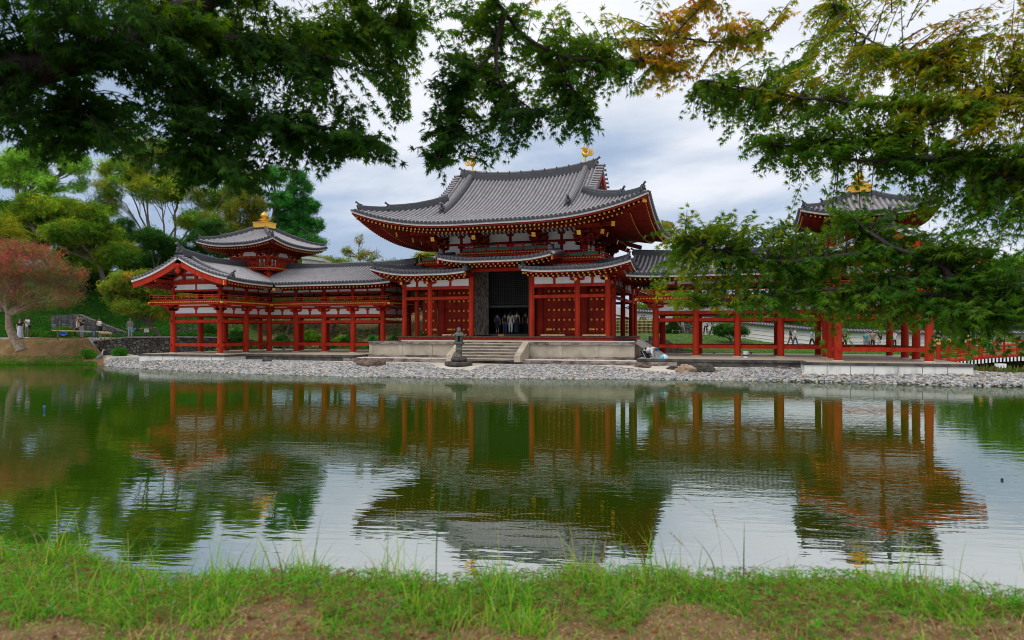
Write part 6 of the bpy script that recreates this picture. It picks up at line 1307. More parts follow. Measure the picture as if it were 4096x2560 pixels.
# distant low building
t = thing('distant_building', 'white eaved low building glimpsed among trees left of the left gable', 'building', tuple(PT(545, 1070, 110))); m = MB(); a = PT(520, 1060, 110); b = PT(575, 1060, 110); m.beam(a, b, 4, .25); m.build('roof', [PLAST], t); m = MB(); m.beam(PT(524, 1070, 110), PT(572, 1070, 110), 3.4, .9); m.build('wall', [SIGND], t)
t = thing('distant_building', 'grey roofed building beyond the left corridor roof, right of the tower', 'building', tuple(PT(1250, 1060, 118))); m = MB(); m.beam(PT(1222, 1034, 118), PT(1310, 1046, 118), 6, .5); m.build('roof', [mat('pale metal roof', (.5, .53, .56), .4)], t); m = MB(); m.beam(PT(1226, 1052, 118), PT(1300, 1056, 118), 5, 1.0); m.build('wall', [PLAST], t)
t = thing('shrine_roof', 'small building roof with upturned eave behind the hall, above the bamboo fence', 'building', tuple(PT(2500, 1290, 76))); m = MB(); a, b = PT(2455, 1262, 76), PT(2530, 1262, 76)
m.sweep([a + Vector((0, 0, .3)), (a + b) / 2 + Vector((0, 0, .05)), b + Vector((0, 0, -.25))], [(-1.5, -.2), (1.5, -.2), (0, .8)], 0); m.build('roof', [TILE], t); m = MB(); m.beam(a - Vector((0, 0, .9)), b - Vector((0, 0, .9)), 2.2, 1.2); m.build('wall', [RED], t)

rd = nr.uniform(0, 1, (2600, 2)); x = 26.5 + rd[:, 0] * 22; y = -2.4 + rd[:, 1] * 3 + 6 * (rd[:, 0] > .5); P = np.stack([x, y, np.full(len(x), WZ)], -1)
o = leaves('reeds', P, unit(len(P)) * .25 + [[0, 0, 1]], unit(len(P)), nr.uniform(.3, .8, len(P)), pal([(.06, .14, .03), (.12, .16, .04), (.2, .12, .07)], len(P)), FOL); o['kind'] = 'stuff'
# ================================================================ people
SKIN = mat('skin', (.48, .28, .19), .55, 0, .1, 8); SKIND = mat('darker skin', (.16, .085, .05), .55); HAIRB = mat('black hair', (.012, .010, .009), .5, 0, .3, 30, stretch=(6, 6, 1)); HAIRL = mat('blond hair', (.42, .26, .12), .5, 0, .3, 30, stretch=(6, 6, 1))
def cloth(c, n=None): return mat(n or 'cloth %.2f %.2f %.2f' % tuple(c), c, .85, 0, .25, 9, bump=.3, bscale=22)
SHOE = mat('dark shoes', (.02, .02, .022), .6); WSHOE = mat('white shoes', (.7, .7, .7), .6)
def skin(name, J, E, rad, mat_, parent, sub=1):
    names = list(J); me = bpy.data.meshes.new(name); me.from_pydata([J[n] for n in names], [(names.index(a), names.index(b)) for a, b in E], []); me.update()
    o = bpy.data.objects.new(name, me); C.objects.link(o); sk = o.modifiers.new('s', 'SKIN'); sk.use_smooth_shade = True; ss = o.modifiers.new('u', 'SUBSURF'); ss.levels = sub; ss.render_levels = sub
    if not me.skin_vertices: me.attributes.new('skin', 'FLOAT', 'POINT') if False else None
    import bmesh
    bm = bmesh.new(); bm.from_mesh(me); lay = bm.verts.layers.skin.verify(); bm.verts.ensure_lookup_table()
    for i, n in enumerate(names): r_ = rad[n]; bm.verts[i][lay].radius = r_ if isinstance(r_, tuple) else (r_, r_); bm.verts[i][lay].use_root = (i == 0)
    bm.to_mesh(me); bm.free(); bpy.context.view_layer.update()
    dg = bpy.context.evaluated_depsgraph_get(); nm = bpy.data.meshes.new_from_object(o.evaluated_get(dg)); o.modifiers.clear(); o.data = nm; bpy.data.meshes.remove(me); nm.name = name
    nm.materials.clear(); nm.materials.append(mat_)
    for p in nm.polygons: p.use_smooth = True
    if parent: o.parent = parent
    WL[o.name] = (0, 0, 0); return o
def joints(pose):
    """local, facing -y, 1.70 m tall"""
    J = {'pelvis': (0, 0, .92), 'waist': (0, 0, 1.05), 'chest': (0, .0, 1.28), 'neck': (0, .01, 1.46), 'head0': (0, -.01, 1.54), 'head1': (0, -.015, 1.64)}
    for s_, k in ((-1, 'R'), (1, 'L')):
        st = .16 if pose == 'walk' else .02
        J['hip' + k] = (s_ * .09, 0, .88); fy = -s_ * st
        J['knee' + k] = (s_ * .10, fy * .8 - .02, .48); J['ankle' + k] = (s_ * .10, fy * 1.6 + .02, .08); J['toe' + k] = (s_ * .11, fy * 1.6 - .14, .04)
        J['sh' + k] = (s_ * .17, 0, 1.40)
        if pose == 'phone': J['el' + k] = (s_ * .22, -.06, 1.14); J['wr' + k] = (s_ * .08, -.26, 1.30); J['hd' + k] = (s_ * .035, -.30, 1.36)
        elif pose == 'walk': J['el' + k] = (s_ * .22, fy * -.5 + .02, 1.13); J['wr' + k] = (s_ * .22, fy * -1.2 - .06, .92); J['hd' + k] = (s_ * .21, fy * -1.4 - .08, .84)
        elif pose == 'carry' and s_ > 0: J['el' + k] = (.2, -.03, 1.13); J['wr' + k] = (.18, -.12, .90); J['hd' + k] = (.18, -.13, .82)
        else: J['el' + k] = (s_ * .23, .02, 1.13); J['wr' + k] = (s_ * .22, -.06, .89); J['hd' + k] = (s_ * .21, -.08, .81)
    return J
def fingers(mb, J, k, s_, grip):
    w_, h = Vector(J['wr' + k]), Vector(J['hd' + k]); t = (h - w_).normalized(); sd_ = t.cross(Vector((0, 1, 0))); sd_ = sd_.normalized() if sd_.length > .01 else Vector((1, 0, 0)); n_ = sd_.cross(t)
    for i in range(4):
        b = h + sd_ * (i - 1.5) * .019; L_ = (.075, .085, .08, .062)[i]; m1 = b + t * L_ * .5 + n_ * .006; e = m1 + (t * (.5 if not grip else .05) + n_ * (.15 if not grip else -.6)) * L_; mb.tube([b - t * .02, m1, e], [.010, .009, .006], 5)
    b = h - t * .03 + sd_ * .03 * s_; mb.tube([b, b + t * .03 + sd_ * .025 * s_, b + t * .06 + sd_ * .02 * s_], [.011, .010, .007], 5)
def person(label, loc, face, pose, top, bottom, hair, skn=SKIN, h=1.7, skirt=0, longhair=False, sleeves=1, cap=None, shoes=SHOE, extra=None, sub=1):
    """built at the origin facing -y, then turned (face, radians) and put at loc"""
    t = thing('person', label, 'person', (0, 0, 0)); J = joints(pose)
    E = [('pelvis', 'waist'), ('waist', 'chest'), ('chest', 'neck'), ('neck', 'head0'), ('head0', 'head1')]; rad = {'pelvis': (.13, .10), 'waist': (.12, .09), 'chest': (.145, .10), 'neck': .052, 'head0': (.078, .088), 'head1': (.080, .092)}
    for k in 'RL':
        E += [('pelvis', 'hip' + k), ('hip' + k, 'knee' + k), ('knee' + k, 'ankle' + k), ('ankle' + k, 'toe' + k), ('chest', 'sh' + k), ('sh' + k, 'el' + k), ('el' + k, 'wr' + k), ('wr' + k, 'hd' + k)]
        rad.update({'hip' + k: .085, 'knee' + k: .055, 'ankle' + k: .038, 'toe' + k: .03, 'sh' + k: .055, 'el' + k: .038, 'wr' + k: .026, 'hd' + k: (.04, .018)})
    skin('body', J, E, rad, skn, t, sub)
    for s_, k in ((-1, 'R'), (1, 'L')): m = MB(); fingers(m, J, k, s_, pose in ('phone', 'carry')); m.build('fingers', [skn], t)
    m = MB()
    m.ball((0, -.115, 1.585), (.014, .022, .022), 0, 6, 4)
    for s_ in (-1, 1): m.ball((s_ * .088, 0, 1.595), (.014, .022, .03), 0, 6, 4); m.ball((s_ * .033, -.095, 1.61), (.012, .008, .008), 1, 6, 4)
    m.ball((0, -.097, 1.545), (.025, .008, .008), 2, 6, 4)
    m.build('face', [skn, BLACK, mat('lips', (.35, .1, .08), .5)], t)
    T = {n: J[n] for n in ('waist', 'chest')}; T['hem'] = (0, 0, .90); T['collar'] = (0, .005, 1.43); Et = [('hem', 'waist'), ('waist', 'chest'), ('chest', 'collar')]; rt = {'hem': (.16, .125), 'waist': (.145, .115), 'chest': (.165, .12), 'collar': (.085, .07)}
    for k in 'RL':
        T['sh' + k] = J['sh' + k]; Et.append(('chest', 'sh' + k)); rt['sh' + k] = .07; el, shd = Vector(J['el' + k]), Vector(J['sh' + k])
        if sleeves: T['el' + k] = tuple(shd.lerp(el, .75 if sleeves == 1 else 1)); Et.append(('sh' + k, 'el' + k)); rt['el' + k] = .058
        if sleeves == 2: T['wr' + k] = tuple(el.lerp(Vector(J['wr' + k]), .9)); Et.append(('el' + k, 'wr' + k)); rt['wr' + k] = .042
    skin('top', {n: T[n] for n in ['waist'] + [q for q in T if q != 'waist']}, Et, rt, top, t, sub)
    if skirt:
        m = MB(); m.lathe([(.24, 1.0 - skirt), (.23, 1.02 - skirt * .9), (.19, 1.0 - skirt * .45), (.165, .94), (.14, 1.04)], (0, 0, 0), 16, sx=1.05); m.build('skirt', [bottom], t)
    else:
        B = {'pelvis': (0, 0, .93), 'w': (0, 0, 1.0)}; Eb = [('pelvis', 'w')]; rb = {'pelvis': (.15, .12), 'w': (.14, .11)}
        for k in 'RL':
            B['hip' + k] = J['hip' + k]; B['knee' + k] = J['knee' + k]; a = Vector(J['knee' + k]).lerp(Vector(J['ankle' + k]), .92); B['a' + k] = tuple(a); Eb += [('pelvis', 'hip' + k), ('hip' + k, 'knee' + k), ('knee' + k, 'a' + k)]; rb.update({'hip' + k: .10, 'knee' + k: .078, 'a' + k: .062})
        skin('trousers', B, Eb, rb, bottom, t, sub)
    for s_, k in ((-1, 'R'), (1, 'L')):
        m = MB(); a = Vector(J['ankle' + k]); m.ball((a.x, a.y - .05, .045), (.05, .13, .05), 0, 10, 6); m.build('shoe', [shoes], t)
    m = MB(); m.ball((0, .022, 1.625), (.097, .105, .105), 0, 12, 8)
    if longhair: m.tube([(0, .06, 1.66), (0, .10, 1.52), (0, .12, 1.38), (0, .115, 1.27)], [.08, .095, .085, .04], 10)
    m.build('hair', [hair], t)
    if cap: m = MB(); m.ball((0, .01, 1.66), (.105, .115, .075), 0, 12, 6); m.box((0, -.13, 1.655), (.14, .12, .015)); m.build('cap', [cap], t)
    if extra: extra(t, J)
    s_ = h / 1.7; t.scale = (s_, s_, s_); t.location = loc; t.rotation_euler = (0, 0, face); return t
def at_px(px, py, d): return tuple(PT(px, py, d))
def gr(px, d):
    g = PT(px, 1330, d); return (g.x, g.y, gz(g.x, g.y) + .0)
def phone(t, J): m = MB(); h = Vector(J['hdR']); m.box((0, -.34, 1.40), (.08, .012, .15)); m.build('phone', [BLACK], t)
def sling(c):
    def f(t, J): m = MB(); m.tube([(-.15, -.10, 1.40), (0, -.145, 1.2), (.17, -.1, 1.0)], .018, 5); m.tube([(-.15, .08, 1.40), (0, .135, 1.2), (.17, .1, 1.0)], .018, 5); m.ball((.22, 0, .93), (.06, .14, .12), 0, 10, 6); m.build('bag', [c], t)
    return f
TOC = math.pi + YAW * -1      # (unused)
away = math.pi
BLU = cloth((.03, .07, .16)); NAV = cloth((.012, .018, .04)); BLK = cloth((.014, .014, .016)); WHT = cloth((.72, .70, .68)); DEN = cloth((.05, .10, .20)); GRY = cloth((.25, .26, .28)); CRM = cloth((.55, .48, .38)); KHA = cloth((.16, .12, .08)); OLV = cloth((.22, .24, .15)); LBL = cloth((.25, .42, .55)); TEAL = cloth((.05, .30, .33))
# visitors in the dark doorway
ins = 'visitors standing in the hall entrance'
for (x, y, lab, top, bot, kw) in [
    (-1.30, 2.9, 'person in a blue top and dark skirt, leftmost in the hall doorway', BLU, NAV, dict(skirt=.55)),
    (-.80, 3.1, 'person in a black shirt and blue jeans, second in the hall doorway', BLK, DEN, dict()),
    (-.28, 2.8, 'long haired person in a pale cream outfit in the hall doorway', CRM, WHT, dict(longhair=True, sleeves=2)),
    (.18, 2.8, 'person in a navy dress with a white shoulder bag in the doorway', NAV, NAV, dict(skirt=.85, sleeves=0, extra=sling(WHT))),
    (.62, 3.4, 'person in black with a white hand bag deep inside the doorway', BLK, BLK, dict(extra=lambda t, J: (lambda m: (m.box((-.24, -.08, .72), (.06, .16, .22)), m.build('hand_bag', [WHT], t)))(MB()))),
    (1.08, 3.0, 'person in a dark navy shirt, rightmost in the hall doorway', NAV, BLK, dict())]:
    t = person(lab, (x, y, 1.41), away + rng.uniform(-.3, .3), 'stand', top, bot, HAIRB, h=1.52 + rng.uniform(-.06, .06), **kw); t['group'] = ins
# people on the left path
f0 = -YAW
person('person in a long white and blue patterned dress behind the crape myrtle trunk', gr(80, 55.5), .6, 'stand', BLK, cloth((.55, .58, .72)), HAIRB, skirt=.92, longhair=True, h=1.68, shoes=WSHOE)
person('person in a white shirt and dark trousers looking down at a phone', gr(110, 55.5), .1, 'phone', WHT, KHA, HAIRB, SKIND, h=1.78, shoes=WSHOE, extra=lambda t, J: (phone(t, J), sling(NAV)(t, J)))
person('blond person in a white sleeveless top walking on the path', gr(311, 57.5), -1.2, 'walk', WHT, BLK, HAIRL, h=1.72, longhair=True, sleeves=0)
person('person in black with dark hair holding a phone up on the path', gr(327, 56.5), .15, 'phone', BLK, GRY, HAIRB, h=1.80, extra=phone)
person('person in an open white shirt and long black skirt with a phone', gr(398, 58.0), .05, 'phone', WHT, BLK, HAIRB, h=1.66, skirt=.62, longhair=True, sleeves=2, extra=phone)
def bucket(t, J):
    m = MB(); x, y = .18, -.13; m.lathe([(.12, .50), (.15, .76), (.155, .77)], (x, y, 0), 14); m.build('blue_bucket', [mat('light blue plastic', (.08, .45, .62), .4)], t); v = MB(); v.box((0, .0, 1.02), (.33, .27, .2)); 
person('person in a tan cap and grey shirt carrying a blue bucket beside the stone wall', gr(521, 59), .75, 'carry', GRY, cloth((.38, .40, .42)), HAIRB, h=1.72, sleeves=2, cap=cloth((.45, .33, .22)), shoes=WSHOE, extra=bucket)
# walkers behind the right wing
for (px, d, lab, face, pose, top, bot, kw) in [
    (2717, 68, 'person in black under the right corridor beam, on the upper path', .9, 'walk', BLK, BLK, dict()),
    (2730, 68.5, 'person in light blue walking behind the person in black on the upper path', .9, 'walk', LBL, GRY, dict()),
    (2822, 67, 'person in a white top and black trousers on the upper right path', .3, 'walk', WHT, BLK, dict(extra=sling(BLU))),
    (2850, 66, 'person in dark clothes bending along the upper right path', 1.3, 'walk', BLK, BLK, dict()),
    (3162, 64, 'person in a navy jacket and brown trousers walking by the white wall', 1.3, 'walk', NAV, cloth((.20, .10, .06)), dict(sleeves=2)),
    (3180, 63.5, 'person in a white shirt and blue jeans walking by the white wall', 1.3, 'walk', WHT, DEN, dict()),
    (3248, 62, 'person in a blue patterned shirt near the right tower posts', .8, 'walk', LBL, BLK, dict()),
    (3462, 60, 'person in a teal shirt, leftmost of the group between the end posts', .4, 'stand', TEAL, GRY, dict()),
    (3472, 61, 'person in a light blue shirt half hidden behind the one in teal', .4, 'stand', LBL, DEN, dict()),
    (3491, 60, 'tall person in an olive shirt between the end posts', -.5, 'stand', OLV, BLK, dict(h=1.82)),
    (3520, 60, 'person in a white hat and black vest between the end posts', .6, 'walk', BLK, WHT, dict(cap=WHT, longhair=True)),
    (3577, 61, 'person in a white top beside the right end post', .2, 'stand', WHT, BLK, dict()),
    (3378, 60, 'person in a black shirt just right of the front right tower post', .2, 'walk', BLK, BLK, dict()),
    (3962, 52, 'person in a white shirt crossing the red bridge', 1.4, 'walk', WHT, NAV, dict())]:
    p = gr(px, d)
    if px > 3900: g = PT(px, 1330, 47); p = (g.x, g.y, -.1)
    t = person(lab, p, face, pose, top, bot, HAIRB, **kw)
for (px, lab) in ((2567, 'dark haired visitor whose head shows above the bamboo fence, left one'), (2577, 'dark haired visitor whose head shows above the bamboo fence, right one')):
    g = PT(px, 1262, 75); person(lab, (g.x, g.y, g.z - 1.66), .5, 'stand', NAV if px < 2570 else BLK, BLK, HAIRB)
# kneeling gardener
def worker():
    t = thing('person', 'gardener in a white jacket and dark blue cap kneeling on the kerb pebbles', 'person', (0, 0, 0)); A = {'pelvis': (-.22, 0, .50), 'waist': (-.08, 0, .60), 'chest': (.14, 0, .68), 'neck': (.32, 0, .70), 'head0': (.40, 0, .66), 'head1': (.46, 0, .60)}
    E = [('pelvis', 'waist'), ('waist', 'chest'), ('chest', 'neck'), ('neck', 'head0'), ('head0', 'head1')]; rad = {'pelvis': (.14, .13), 'waist': (.13, .12), 'chest': (.15, .13), 'neck': .055, 'head0': .085, 'head1': .08}
    leg, rl = {'pelvis': A['pelvis']}, {'pelvis': (.17, .15)}; El = []
    for s_, k in ((-1, 'R'), (1, 'L')):
        A['hip' + k] = (-.24, s_ * .10, .44); A['knee' + k] = (-.02, s_ * .13, .08); A['ank' + k] = (-.42, s_ * .13, .09); A['toe' + k] = (-.55, s_ * .13, .03)
        A['sh' + k] = (.22, s_ * .16, .64); A['el' + k] = (.27, s_ * .20, .36); A['wr' + k] = (.36, s_ * .12, .13); A['hd' + k] = (.41, s_ * .10, .07)
        E += [('pelvis', 'hip' + k), ('hip' + k, 'knee' + k), ('knee' + k, 'ank' + k), ('ank' + k, 'toe' + k), ('chest', 'sh' + k), ('sh' + k, 'el' + k), ('el' + k, 'wr' + k), ('wr' + k, 'hd' + k)]
        rad.update({'hip' + k: .09, 'knee' + k: .06, 'ank' + k: .04, 'toe' + k: .035, 'sh' + k: .06, 'el' + k: .04, 'wr' + k: .028, 'hd' + k: (.04, .02)})
        for n in ('hip', 'knee', 'ank'): leg[n + k] = A[n + k]; rl[n + k] = {'hip': .115, 'knee': .085, 'ank': .06}[n]
        El += [('pelvis', 'hip' + k), ('hip' + k, 'knee' + k), ('knee' + k, 'ank' + k)]
    skin('body', A, E, rad, SKIN, t); skin('trousers', leg, El, rl, NAV, t)
    T = {n: A[n] for n in ('waist', 'pelvis', 'chest', 'neck', 'shR', 'shL', 'elR', 'elL')}; skin('jacket', T, [('pelvis', 'waist'), ('waist', 'chest'), ('chest', 'neck'), ('chest', 'shR'), ('chest', 'shL')] + [('shR', 'elR'), ('shL', 'elL')], {'waist': (.17, .15), 'pelvis': (.15, .14), 'chest': (.185, .16), 'neck': .08, 'shR': .085, 'shL': .085, 'elR': .06, 'elL': .06}, cloth((.66, .68, .68)), t)
    m = MB()
    for s_, k in ((-1, 'R'), (1, 'L')): m.tube([Vector(A['el' + k]), Vector(A['el' + k]).lerp(Vector(A['wr' + k]), .85)], [.06, .045], 10)
    m.build('striped_sleeves', [mat('striped cloth', (.6, .64, .66), .8, 0, .5, 30, (.15, .2, .25), stretch=(1, 1, 4))], t)
    m = MB(); m.ball((.44, 0, .645), (.115, .105, .10), 0, 12, 8); m.box((.55, 0, .56), (.1, .15, .02), 0); m.build('cap', [cloth((.02, .06, .16))], t)
    m = MB(); m.ball((.50, 0, .555), (.045, .07, .06), 0, 8, 6); m.build('mask', [mat('cyan mask', (.05, .45, .62), .6)], t)
    m = MB(); m.tube([(-.12, -.165, .72), (-.12, -.185, .62)], .05, 10); m.build('fan_vent', [BLACK], t)
    m = MB()
    for s_ in (-1, 1): m.ball((.43, s_ * .10, .05), (.07, .05, .035), 0, 8, 5); [m.tube([(.46, s_ * .10 + (i - 1.5) * .02, .05), (.53, s_ * .10 + (i - 1.5) * .022, .02)], [.011, .008], 5) for i in range(4)]; m.tube([(.42, s_ * .06, .06), (.47, s_ * .045, .03)], [.012, .009], 5)
    m.build('gloves', [mat('yellow green glove', (.45, .6, .3), .7)], t)
    for s_ in (-1, 1): m = MB(); m.ball((-.52, s_ * .13, .07), (.13, .05, .06), 0, 10, 6); m.build('shoe', [SHOE], t)
    m = MB(); m.tube([(-.28, -.205, .52), (-.16, -.215, .30), (-.05, -.21, .12)], .01, 5); m.build('white_stripe', [WHT], t)
    t.scale = (1.12, 1.12, 1.12); t.location = (9.95, -2.4, -.19); t.rotation_euler = (0, 0, -.32); return t
worker()
t = thing('plastic_bag', 'clear and blue plastic rubbish bag beside the kneeling gardener', 'bag', (10.85, -2.6, -.19)); m = MB(); m.ball((10.85, -2.6, .02), (.24, .2, .22), 0, 14, 9, .08, 3); m.build('bag', [mat('milky plastic', (.62, .68, .70), .35)], t); m = MB(); m.ball((10.72, -2.76, .03), (.16, .1, .16), 0, 12, 8, .08, 5); m.build('blue_part', [mat('light blue plastic', (.08, .45, .62), .4)], t)
# ================================================================ overhanging maples close to the camera
MLEAF = tint_mat('maple leaf', .5, .15, .6)
MB_BARK = mat('dark maple bark', (.045, .036, .028), .9, 0, .5, 12, (.018, .014, .012), bump=.6, bscale=40, stretch=(2, 2, .6))
CUP = [(.012, .052, .009), (.022, .080, .011), (.042, .125, .014)]; CLOW = [(.03, .11, .011), (.06, .17, .014), (.10, .21, .014)]; CMID = [(.035, .13, .012), (.075, .20, .015), (.14, .24, .015)]; CYEL = [(.16, .28, .015), (.26, .30, .015), (.38, .29, .015), (.09, .22, .015)]; COR = [(.46, .26, .02), (.38, .30, .02), (.26, .28, .02), (.14, .21, .015), (.46, .17, .02)]
def maple(name, label, base, trunk_pts, trunk_r, limbs, sprays, lsize=.062):
    """limbs: list of ([(px,py,d)...], r0, r1); sprays: (px,py,rx,ry,depth,dthick,n,colours,droop)"""
    t = thing(name, label, 'maple tree', base); m = MB(); m.tube(trunk_pts, trunk_r, 12)
    sk = [Vector(p) for p in trunk_pts]
    for pts, r0, r1 in limbs:
        pp = [PT(q[0], q[1], q[2] - .14) if len(q) == 3 and q[0] > -9000 else Vector(q[1:]) for q in pts]; dense = []
        for a, b in zip(pp[:-1], pp[1:]):
            k_ = max(2, int((b - a).length / .12)); dense += [a.lerp(b, i / k_) for i in range(k_)]
        dense.append(pp[-1])
        for _ in range(3): dense = [dense[0]] + [(dense[i - 1] + dense[i] * 2 + dense[i + 1]) / 4 for i in range(1, len(dense) - 1)] + [dense[-1]]
        dense = [p + Vector((rng.uniform(-1, 1), rng.uniform(-1, 1), rng.uniform(-1, 1))) * .006 for p in dense]
        n = len(dense); m.tube(dense, [(r0 + (r1 - r0) * i / (n - 1)) * .85 * (1 + .12 * math.sin(i * 1.9) * math.sin(i * .7)) for i in range(n)], 9); sk += dense[2:]
    SK = np.array([tuple(p) for p in sk])
    P, D, NN, Sz, Cc = [], [], [], [], []
    for (px, py, rx, ry, dep, dth, n, cols, droop) in sprays:
        ntw = max(3, n // 15); c = PT(px, py, dep); R_, Zr = rx * dep / 2725, ry * dep / 2725
        for i in range(ntw):
            u = unit(1)[0] * nr.uniform(.25, 1.0) ** .5; e = Vector(c) + rgt * float(u[0] * R_) + fwd * float(u[1] * dth) + Vector((0, 0, float(u[2] * Zr)))
            dist = np.linalg.norm(SK - np.array(e), axis=1); j = int(np.argmin(dist + nr.uniform(0, .25, len(dist)))); s_ = Vector(SK[j]); L_ = (e - s_).length
            if L_ > .5: s_ = e + (s_ - e).normalized() * nr.uniform(.2, .45); L_ = (e - s_).length
            bend = Vector((0, 0, nr.uniform(.02, .10) * L_ * 2)); pts = [s_.lerp(e, k / 5) + bend * math.sin(math.pi * k / 5) for k in range(6)]
            m.tube(pts, [.0042, .0036, .003, .0024, .0018, .001], 4, cap=False)
            ax_ = (e - s_).normalized(); sd_ = ax_.cross(Vector((0, 0, 1))); sd_ = sd_.normalized() if sd_.length > .01 else Vector((1, 0, 0)); nl = max(5, int(n / ntw)); tint = np.array(cols[nr.integers(len(cols))]) * 1.1
            for k in range(nl):
                q = .12 + .93 * k / nl; qi = min(q, .999) * 5; a = pts[int(qi)].lerp(pts[int(qi) + 1], qi - int(qi)) if q < 1 else e
                side = (1 if k % 2 else -1) if k < nl - 1 else 0; out_ = ax_ * (.5 if side else 1) + sd_ * side * nr.uniform(.6, 1.1) + Vector((0, 0, -droop * nr.uniform(.2, 1.4))); out_.normalize()
                pet = a + out_ * nr.uniform(.012, .035); P.append(tuple(pet)); D.append(tuple(out_)); up = Vector((nr.normal(0, .75), nr.normal(0, .75), 1)); NN.append(tuple(up))
                Sz.append(lsize * nr.uniform(.62, 1.15) * .78); Cc.append((tint * .6 + np.array(cols[nr.integers(len(cols))]) * .4) * nr.uniform(.7, 1.3))
    m.build('trunk', [MB_BARK], t)
    leaves('crown', np.array(P), np.array(D), np.array(NN), np.array(Sz), np.array(Cc), MLEAF, MAPV, MAPF, t); return t
def W(v): return (-9999, v[0], v[1], v[2])
# left maple: trunk just outside the picture on the left
b1 = PT(-900, 1330, 4.3); b1.z = .35; c1 = PT(-650, 500, 4.2)
SP1 = []
def sp(L_, px, py, rx, ry, d, th, n, c, dr=.5): L_.append((px, py, rx, ry, d, th, n, c, dr))
for (px, py, rx, ry, d, n, c) in [(60, 60, 300, 120, 3.4, 1100, CUP), (120, 480, 230, 140, 3.6, 1100, CUP), (380, 470, 220, 110, 3.9, 900, CUP), (30, 560, 120, 60, 3.4, 340, CUP), (330, 560, 130, 35, 3.8, 260, CUP), (420, 120, 260, 130, 3.2, 1100, CUP), (560, 330, 240, 110, 3.6, 1000, CUP), (700, 120, 220, 110, 3.9, 900, CMID),
        (780, 340, 230, 110, 4.0, 1000, CUP), (900, 200, 220, 120, 4.1, 900, CMID), (1000, 60, 240, 80, 4.3, 760, CMID + CYEL[:1]), (820, 560, 220, 110, 3.9, 1100, CUP), (660, 680, 130, 55, 3.8, 420, CUP), (900, 690, 150, 70, 4.0, 600, CUP), (1010, 760, 60, 36, 4.0, 160, CUP), (1080, 480, 200, 90, 4.1, 820, CUP), (1140, 330, 180, 100, 4.3, 720, CUP), (1230, 180, 200, 110, 4.6, 720, CMID), (1250, 60, 200, 60, 4.6, 460, CYEL[:2] + CMID),
        (1330, 410, 150, 50, 4.3, 420, CUP), (1300, 560, 180, 62, 4.2, 700, CUP), (1480, 590, 140, 42, 4.3, 420, CUP), (1190, 640, 90, 36, 4.2, 260, CUP), (1420, 160, 170, 110, 4.9, 640, CMID), (1560, 260, 110, 120, 5.0, 560, CMID), (1500, 60, 170, 70, 5.0, 480, CMID), (1600, 400, 60, 60, 5.0, 180, CMID), (1540, 420, 90, 40, 4.9, 220, CUP),
        (1640, 90, 90, 90, 5.0, 260, CMID), (1700, 40, 90, 50, 5.0, 170, CMID), (1630, 230, 60, 70, 5.0, 130, CMID),
        # above the frame: unseen leaves added to shade the canopy below
        (300, -330, 600, 130, 4.4, 1500, CUP), (1000, -300, 500, 120, 4.6, 900, CUP), (100, -250, 420, 160, 3.4, 900, CUP), (700, -230, 420, 160, 3.8, 800, CUP), (1200, -240, 420, 140, 4.6, 500, CMID)]:
    sp(SP1, px, py, rx, ry, d, .55, int(n * 1.12), c, .8)
maple('maple_tree', 'large near maple whose thick dark limb and leaves fill the upper left', (b1.x, b1.y, .35), [b1, b1.lerp(c1, .5) + Vector((.05, 0, 0)), c1], [.24, .20, .19],
      [([W(c1), (-250, 330, 3.9), (0, 295, 3.6), (260, 245, 3.6), (480, 180, 3.7), (640, 90, 3.9), (800, 10, 4.1), (980, -80, 4.3)], .17, .06), ([(560, 150, 3.8), (700, 130, 3.9), (850, 140, 4.0), (1010, 160, 4.2), (1150, 190, 4.4), (1300, 230, 4.6)], .035, .008),
       ([(620, 150, 3.8), (700, 240, 3.85), (780, 300, 3.9), (880, 420, 4.0), (1000, 500, 4.1), (1200, 560, 4.2), (1420, 590, 4.3)], .028, .006), ([(1380, -160, 4.6), (1432, 0, 4.8), (1450, 50, 4.9), (1540, 95, 4.95), (1640, 105, 5.0)], .03, .012), ([(260, 240, 3.6), (300, 400, 3.7), (330, 520, 3.8)], .03, .006), ([(760, 260, 3.9), (800, 420, 3.9), (840, 560, 3.95), (900, 680, 4.0)], .018, .005), ([(1500, 90, 4.9), (1430, 140, 4.9), (1300, 170, 4.8)], .012, .005)], SP1)
